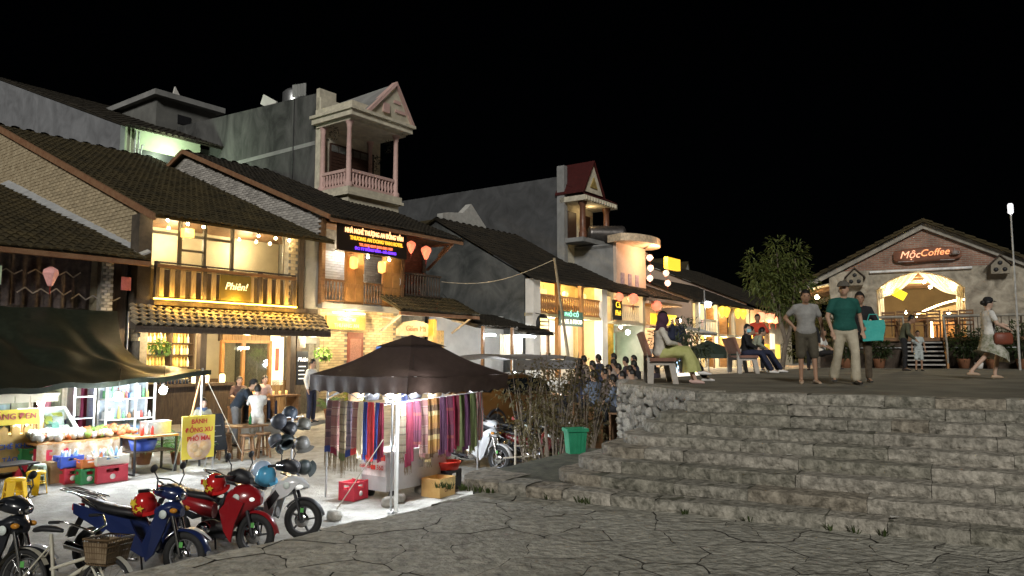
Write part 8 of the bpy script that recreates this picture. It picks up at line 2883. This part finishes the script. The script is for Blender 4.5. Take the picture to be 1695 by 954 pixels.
def palm(label, loc, n, ln, rr, group=None, pot=True):
    t = thing('potted_palm', label, 'plant', loc, 0, group)
    if pot:
        MB().lathe([(0, 0), (.12, 0), (.17, .26), (.18, .28), (.15, .28), (.14, .24), (0, .24)], n=14).build('pot', m_pot, t)
    for i in range(n):
        a = 2 * PI * i / n + rr.uniform(-.3, .3)
        el_ = rr.uniform(.5, 1.25)
        pts = []
        for k in range(7):
            f = k / 6
            pts.append(Vector((math.cos(a) * ln * f * math.cos(el_), math.sin(a) * ln * f * math.cos(el_), .24 + ln * (f * math.sin(el_) - .45 * f * f))))
        mb = MB()
        mb.tube(pts, [.008] * 6 + [.003], 4)
        sdv = Vector((-math.sin(a), math.cos(a), 0))
        for k in range(1, 13):
            f = k / 12.5
            j = min(int(f * 6), 5)
            p = pts[j].lerp(pts[j + 1], f * 6 - j)
            for s in (-1, 1):
                L_ = ln * .30 * (1 - .55 * f)
                q = p + sdv * s * L_ + (pts[6] - pts[0]).normalized() * L_ * .6 - Vector((0, 0, L_ * .35))
                m = p.lerp(q, .5) + Vector((0, 0, .02))
                e = (pts[6] - pts[0]).normalized() * .014
                mb.add([p, m - e, q, m + e], [(0, 1, 2, 3)])
        mb.build('frond', m_leafp, t)
    return t


palm('arching potted palm behind the yellow menu sign', ST(-1.45, -4.3), 11, .95, rr, 'palms by the menu sign')
palm('smaller palm left of the menu sign by the cold bulb', ST(-2.0, -3.9), 9, .7, rr, 'palms by the menu sign')
palm('palm beside the chalkboard easel', ST(-.75, -4.05), 9, .8, rr, 'palms by the menu sign')
palm('palm at the right end of the bar porch', W(4.6, -1.9, FZ), 9, .7, rr)


def leafpot(label, loc, r_, h_, n, mat, rr, potr=.2, group='potted shrubs by the coffee house', potmat=None):
    t = thing('potted_shrub', label, 'plant', loc, 0, group)
    MB().lathe([(0, 0), (potr * .7, 0), (potr, potr * 1.5), (potr * 1.08, potr * 1.6), (potr * .9, potr * 1.6), (potr * .85, potr * 1.4), (0, potr * 1.4)], n=14).build('pot', potmat or m_pot, t)
    mb = MB()
    leafcloud(mb, (0, 0, potr * 1.6 + h_ * .5), (r_, r_, h_ * .55), n, .12, rr, hollow=.15)
    mb.build('foliage', mat, t)
    MB().tube([(0, 0, potr), (0, 0, potr * 1.6 + h_ * .4)], .02, 6).build('stem', m_bark, t)
    return t


m_lsh = LEAF('deep green shrub leaf', (.02, .036, .010), (.05, .075, .022))
for i, (x, y, r_, h_, n) in enumerate(((-1.55, -1.75, .42, .65, 600), (-2.6, -1.7, .55, .9, 700), (.95, -1.75, .5, 1.0, 900), (1.75, -1.75, .55, 1.1, 1000), (2.6, -1.6, .6, 1.2, 1000), (3.6, -1.6, .6, 1.1, 900))):
    leafpot(['potted shrub left of the coffee house stairs', 'potted shrub far left below the coffee house deck', 'potted shrub just right of the coffee house stairs', 'large potted shrub in red pot right of the stairs', 'dense shrub below the deck rail', 'rightmost dense shrub below the deck rail'][i], CW(x, y, cz), r_, h_, n, m_lsh, rr)
solo(MB().lathe([(0, 0), (.1, 0), (.13, .2), (.11, .2), (.1, .05)], n=12), 'white_pot', m_white, 'small white pot between the potted shrubs', 'pot', CW(1.35, -2.0, cz))
for i, (x, z) in enumerate(((-.25, 1.75), (4.95, 1.6))):
    t = thing('hanging_plant', ['left', 'right'][i] + ' bright green hanging basket at the bar front', 'plant', W(x, -1.15, z), ANG, 'hanging baskets at the bar')
    MB().lathe([(0, -.12), (.09, -.1), (.13, 0), (.12, 0), (.08, -.08)], n=12).build('basket', m_dark, t)
    mb = MB()
    leafcloud(mb, (0, 0, .08), (.26, .26, .2), 260, .10, rr, hollow=.1, droop=.6)
    mb.build('foliage', LEAF('bright leaf', (.10, .22, .03), (.22, .36, .08)), t)
    MB().tube([(0, 0, 0), (0, 0, .6)], .005, 4).build('wire', m_black, t)
t = thing('flowering_plant', 'yellow green bushy plant behind the man in white', 'plant', W(4.9, -2.6, zsf(4.9, -2.6)), 0)
mb = MB()
leafcloud(mb, (0, 0, .6), (.4, .4, .6), 480, .12, rr, hollow=.1)
mb.build('foliage', LEAF('yellow green leaf', (.16, .20, .03), (.30, .32, .07)), t)
MB().tube([(0, 0, 0), (0, 0, .6)], .02, 6).build('stem', m_bark, t)
# dark green parasol behind the far bench
t = thing('green_parasol', 'dark green market parasol beyond the benches', 'parasol', W(14.6, -9.6, zsf(14.6, -9.6)), ANG)
zt = 2.15 - zsf(14.6, -9.6)
n = 8
mb = MB()
for k in range(n):
    a, b = 2 * PI * k / n, 2 * PI * (k + 1) / n
    MB().add([(0, 0, zt), (1.25 * math.cos(a), 1.25 * math.sin(a), zt - .48), (1.25 * math.cos(b), 1.25 * math.sin(b), zt - .48), (1.25 * math.cos(a), 1.25 * math.sin(a), zt - .62), (1.25 * math.cos(b), 1.25 * math.sin(b), zt - .62)], [(0, 1, 2), (1, 3, 4, 2)]).build('panel', M('dark green canvas', (.035, .05, .038), .7, var=.15), t)
MB().tube([(0, 0, 0), (0, 0, zt)], .025, 7).build('pole', m_steel, t)
MB().lathe([(0, 0), (.25, 0), (.25, .06), (.03, .08)], n=14).build('base', m_concrete, t)
t = thing('snack_stall', 'brightly lit snack stall with packets under the green parasol', 'stall', W(15.2, -8.6, zsf(15.2, -8.6)), ANG)
MB().box(-1.0, 1.0, -.3, .3, 0, .8).build('counter', EM('glowing counter front', (.9, .85, .7), .5), t)  # counter front emits, lamplight painted into its colour
MB().box(-1.0, 1.0, .28, .32, .8, 1.6).build('back_board', EM('glowing blue board', (.5, .7, .9), .6), t)  # back board emits too, in place of light falling on it
rr = random.Random(6)
for i in range(16):
    x = -.9 + i * .115
    MB().box(x, x + .1, -.2, -.05, .8, .8 + rr.uniform(.1, .35)).build('packet', rr.choice(pk), t)
lamp('stall_light', (0, -.5, 1.5), 50, COOL, .1, t)
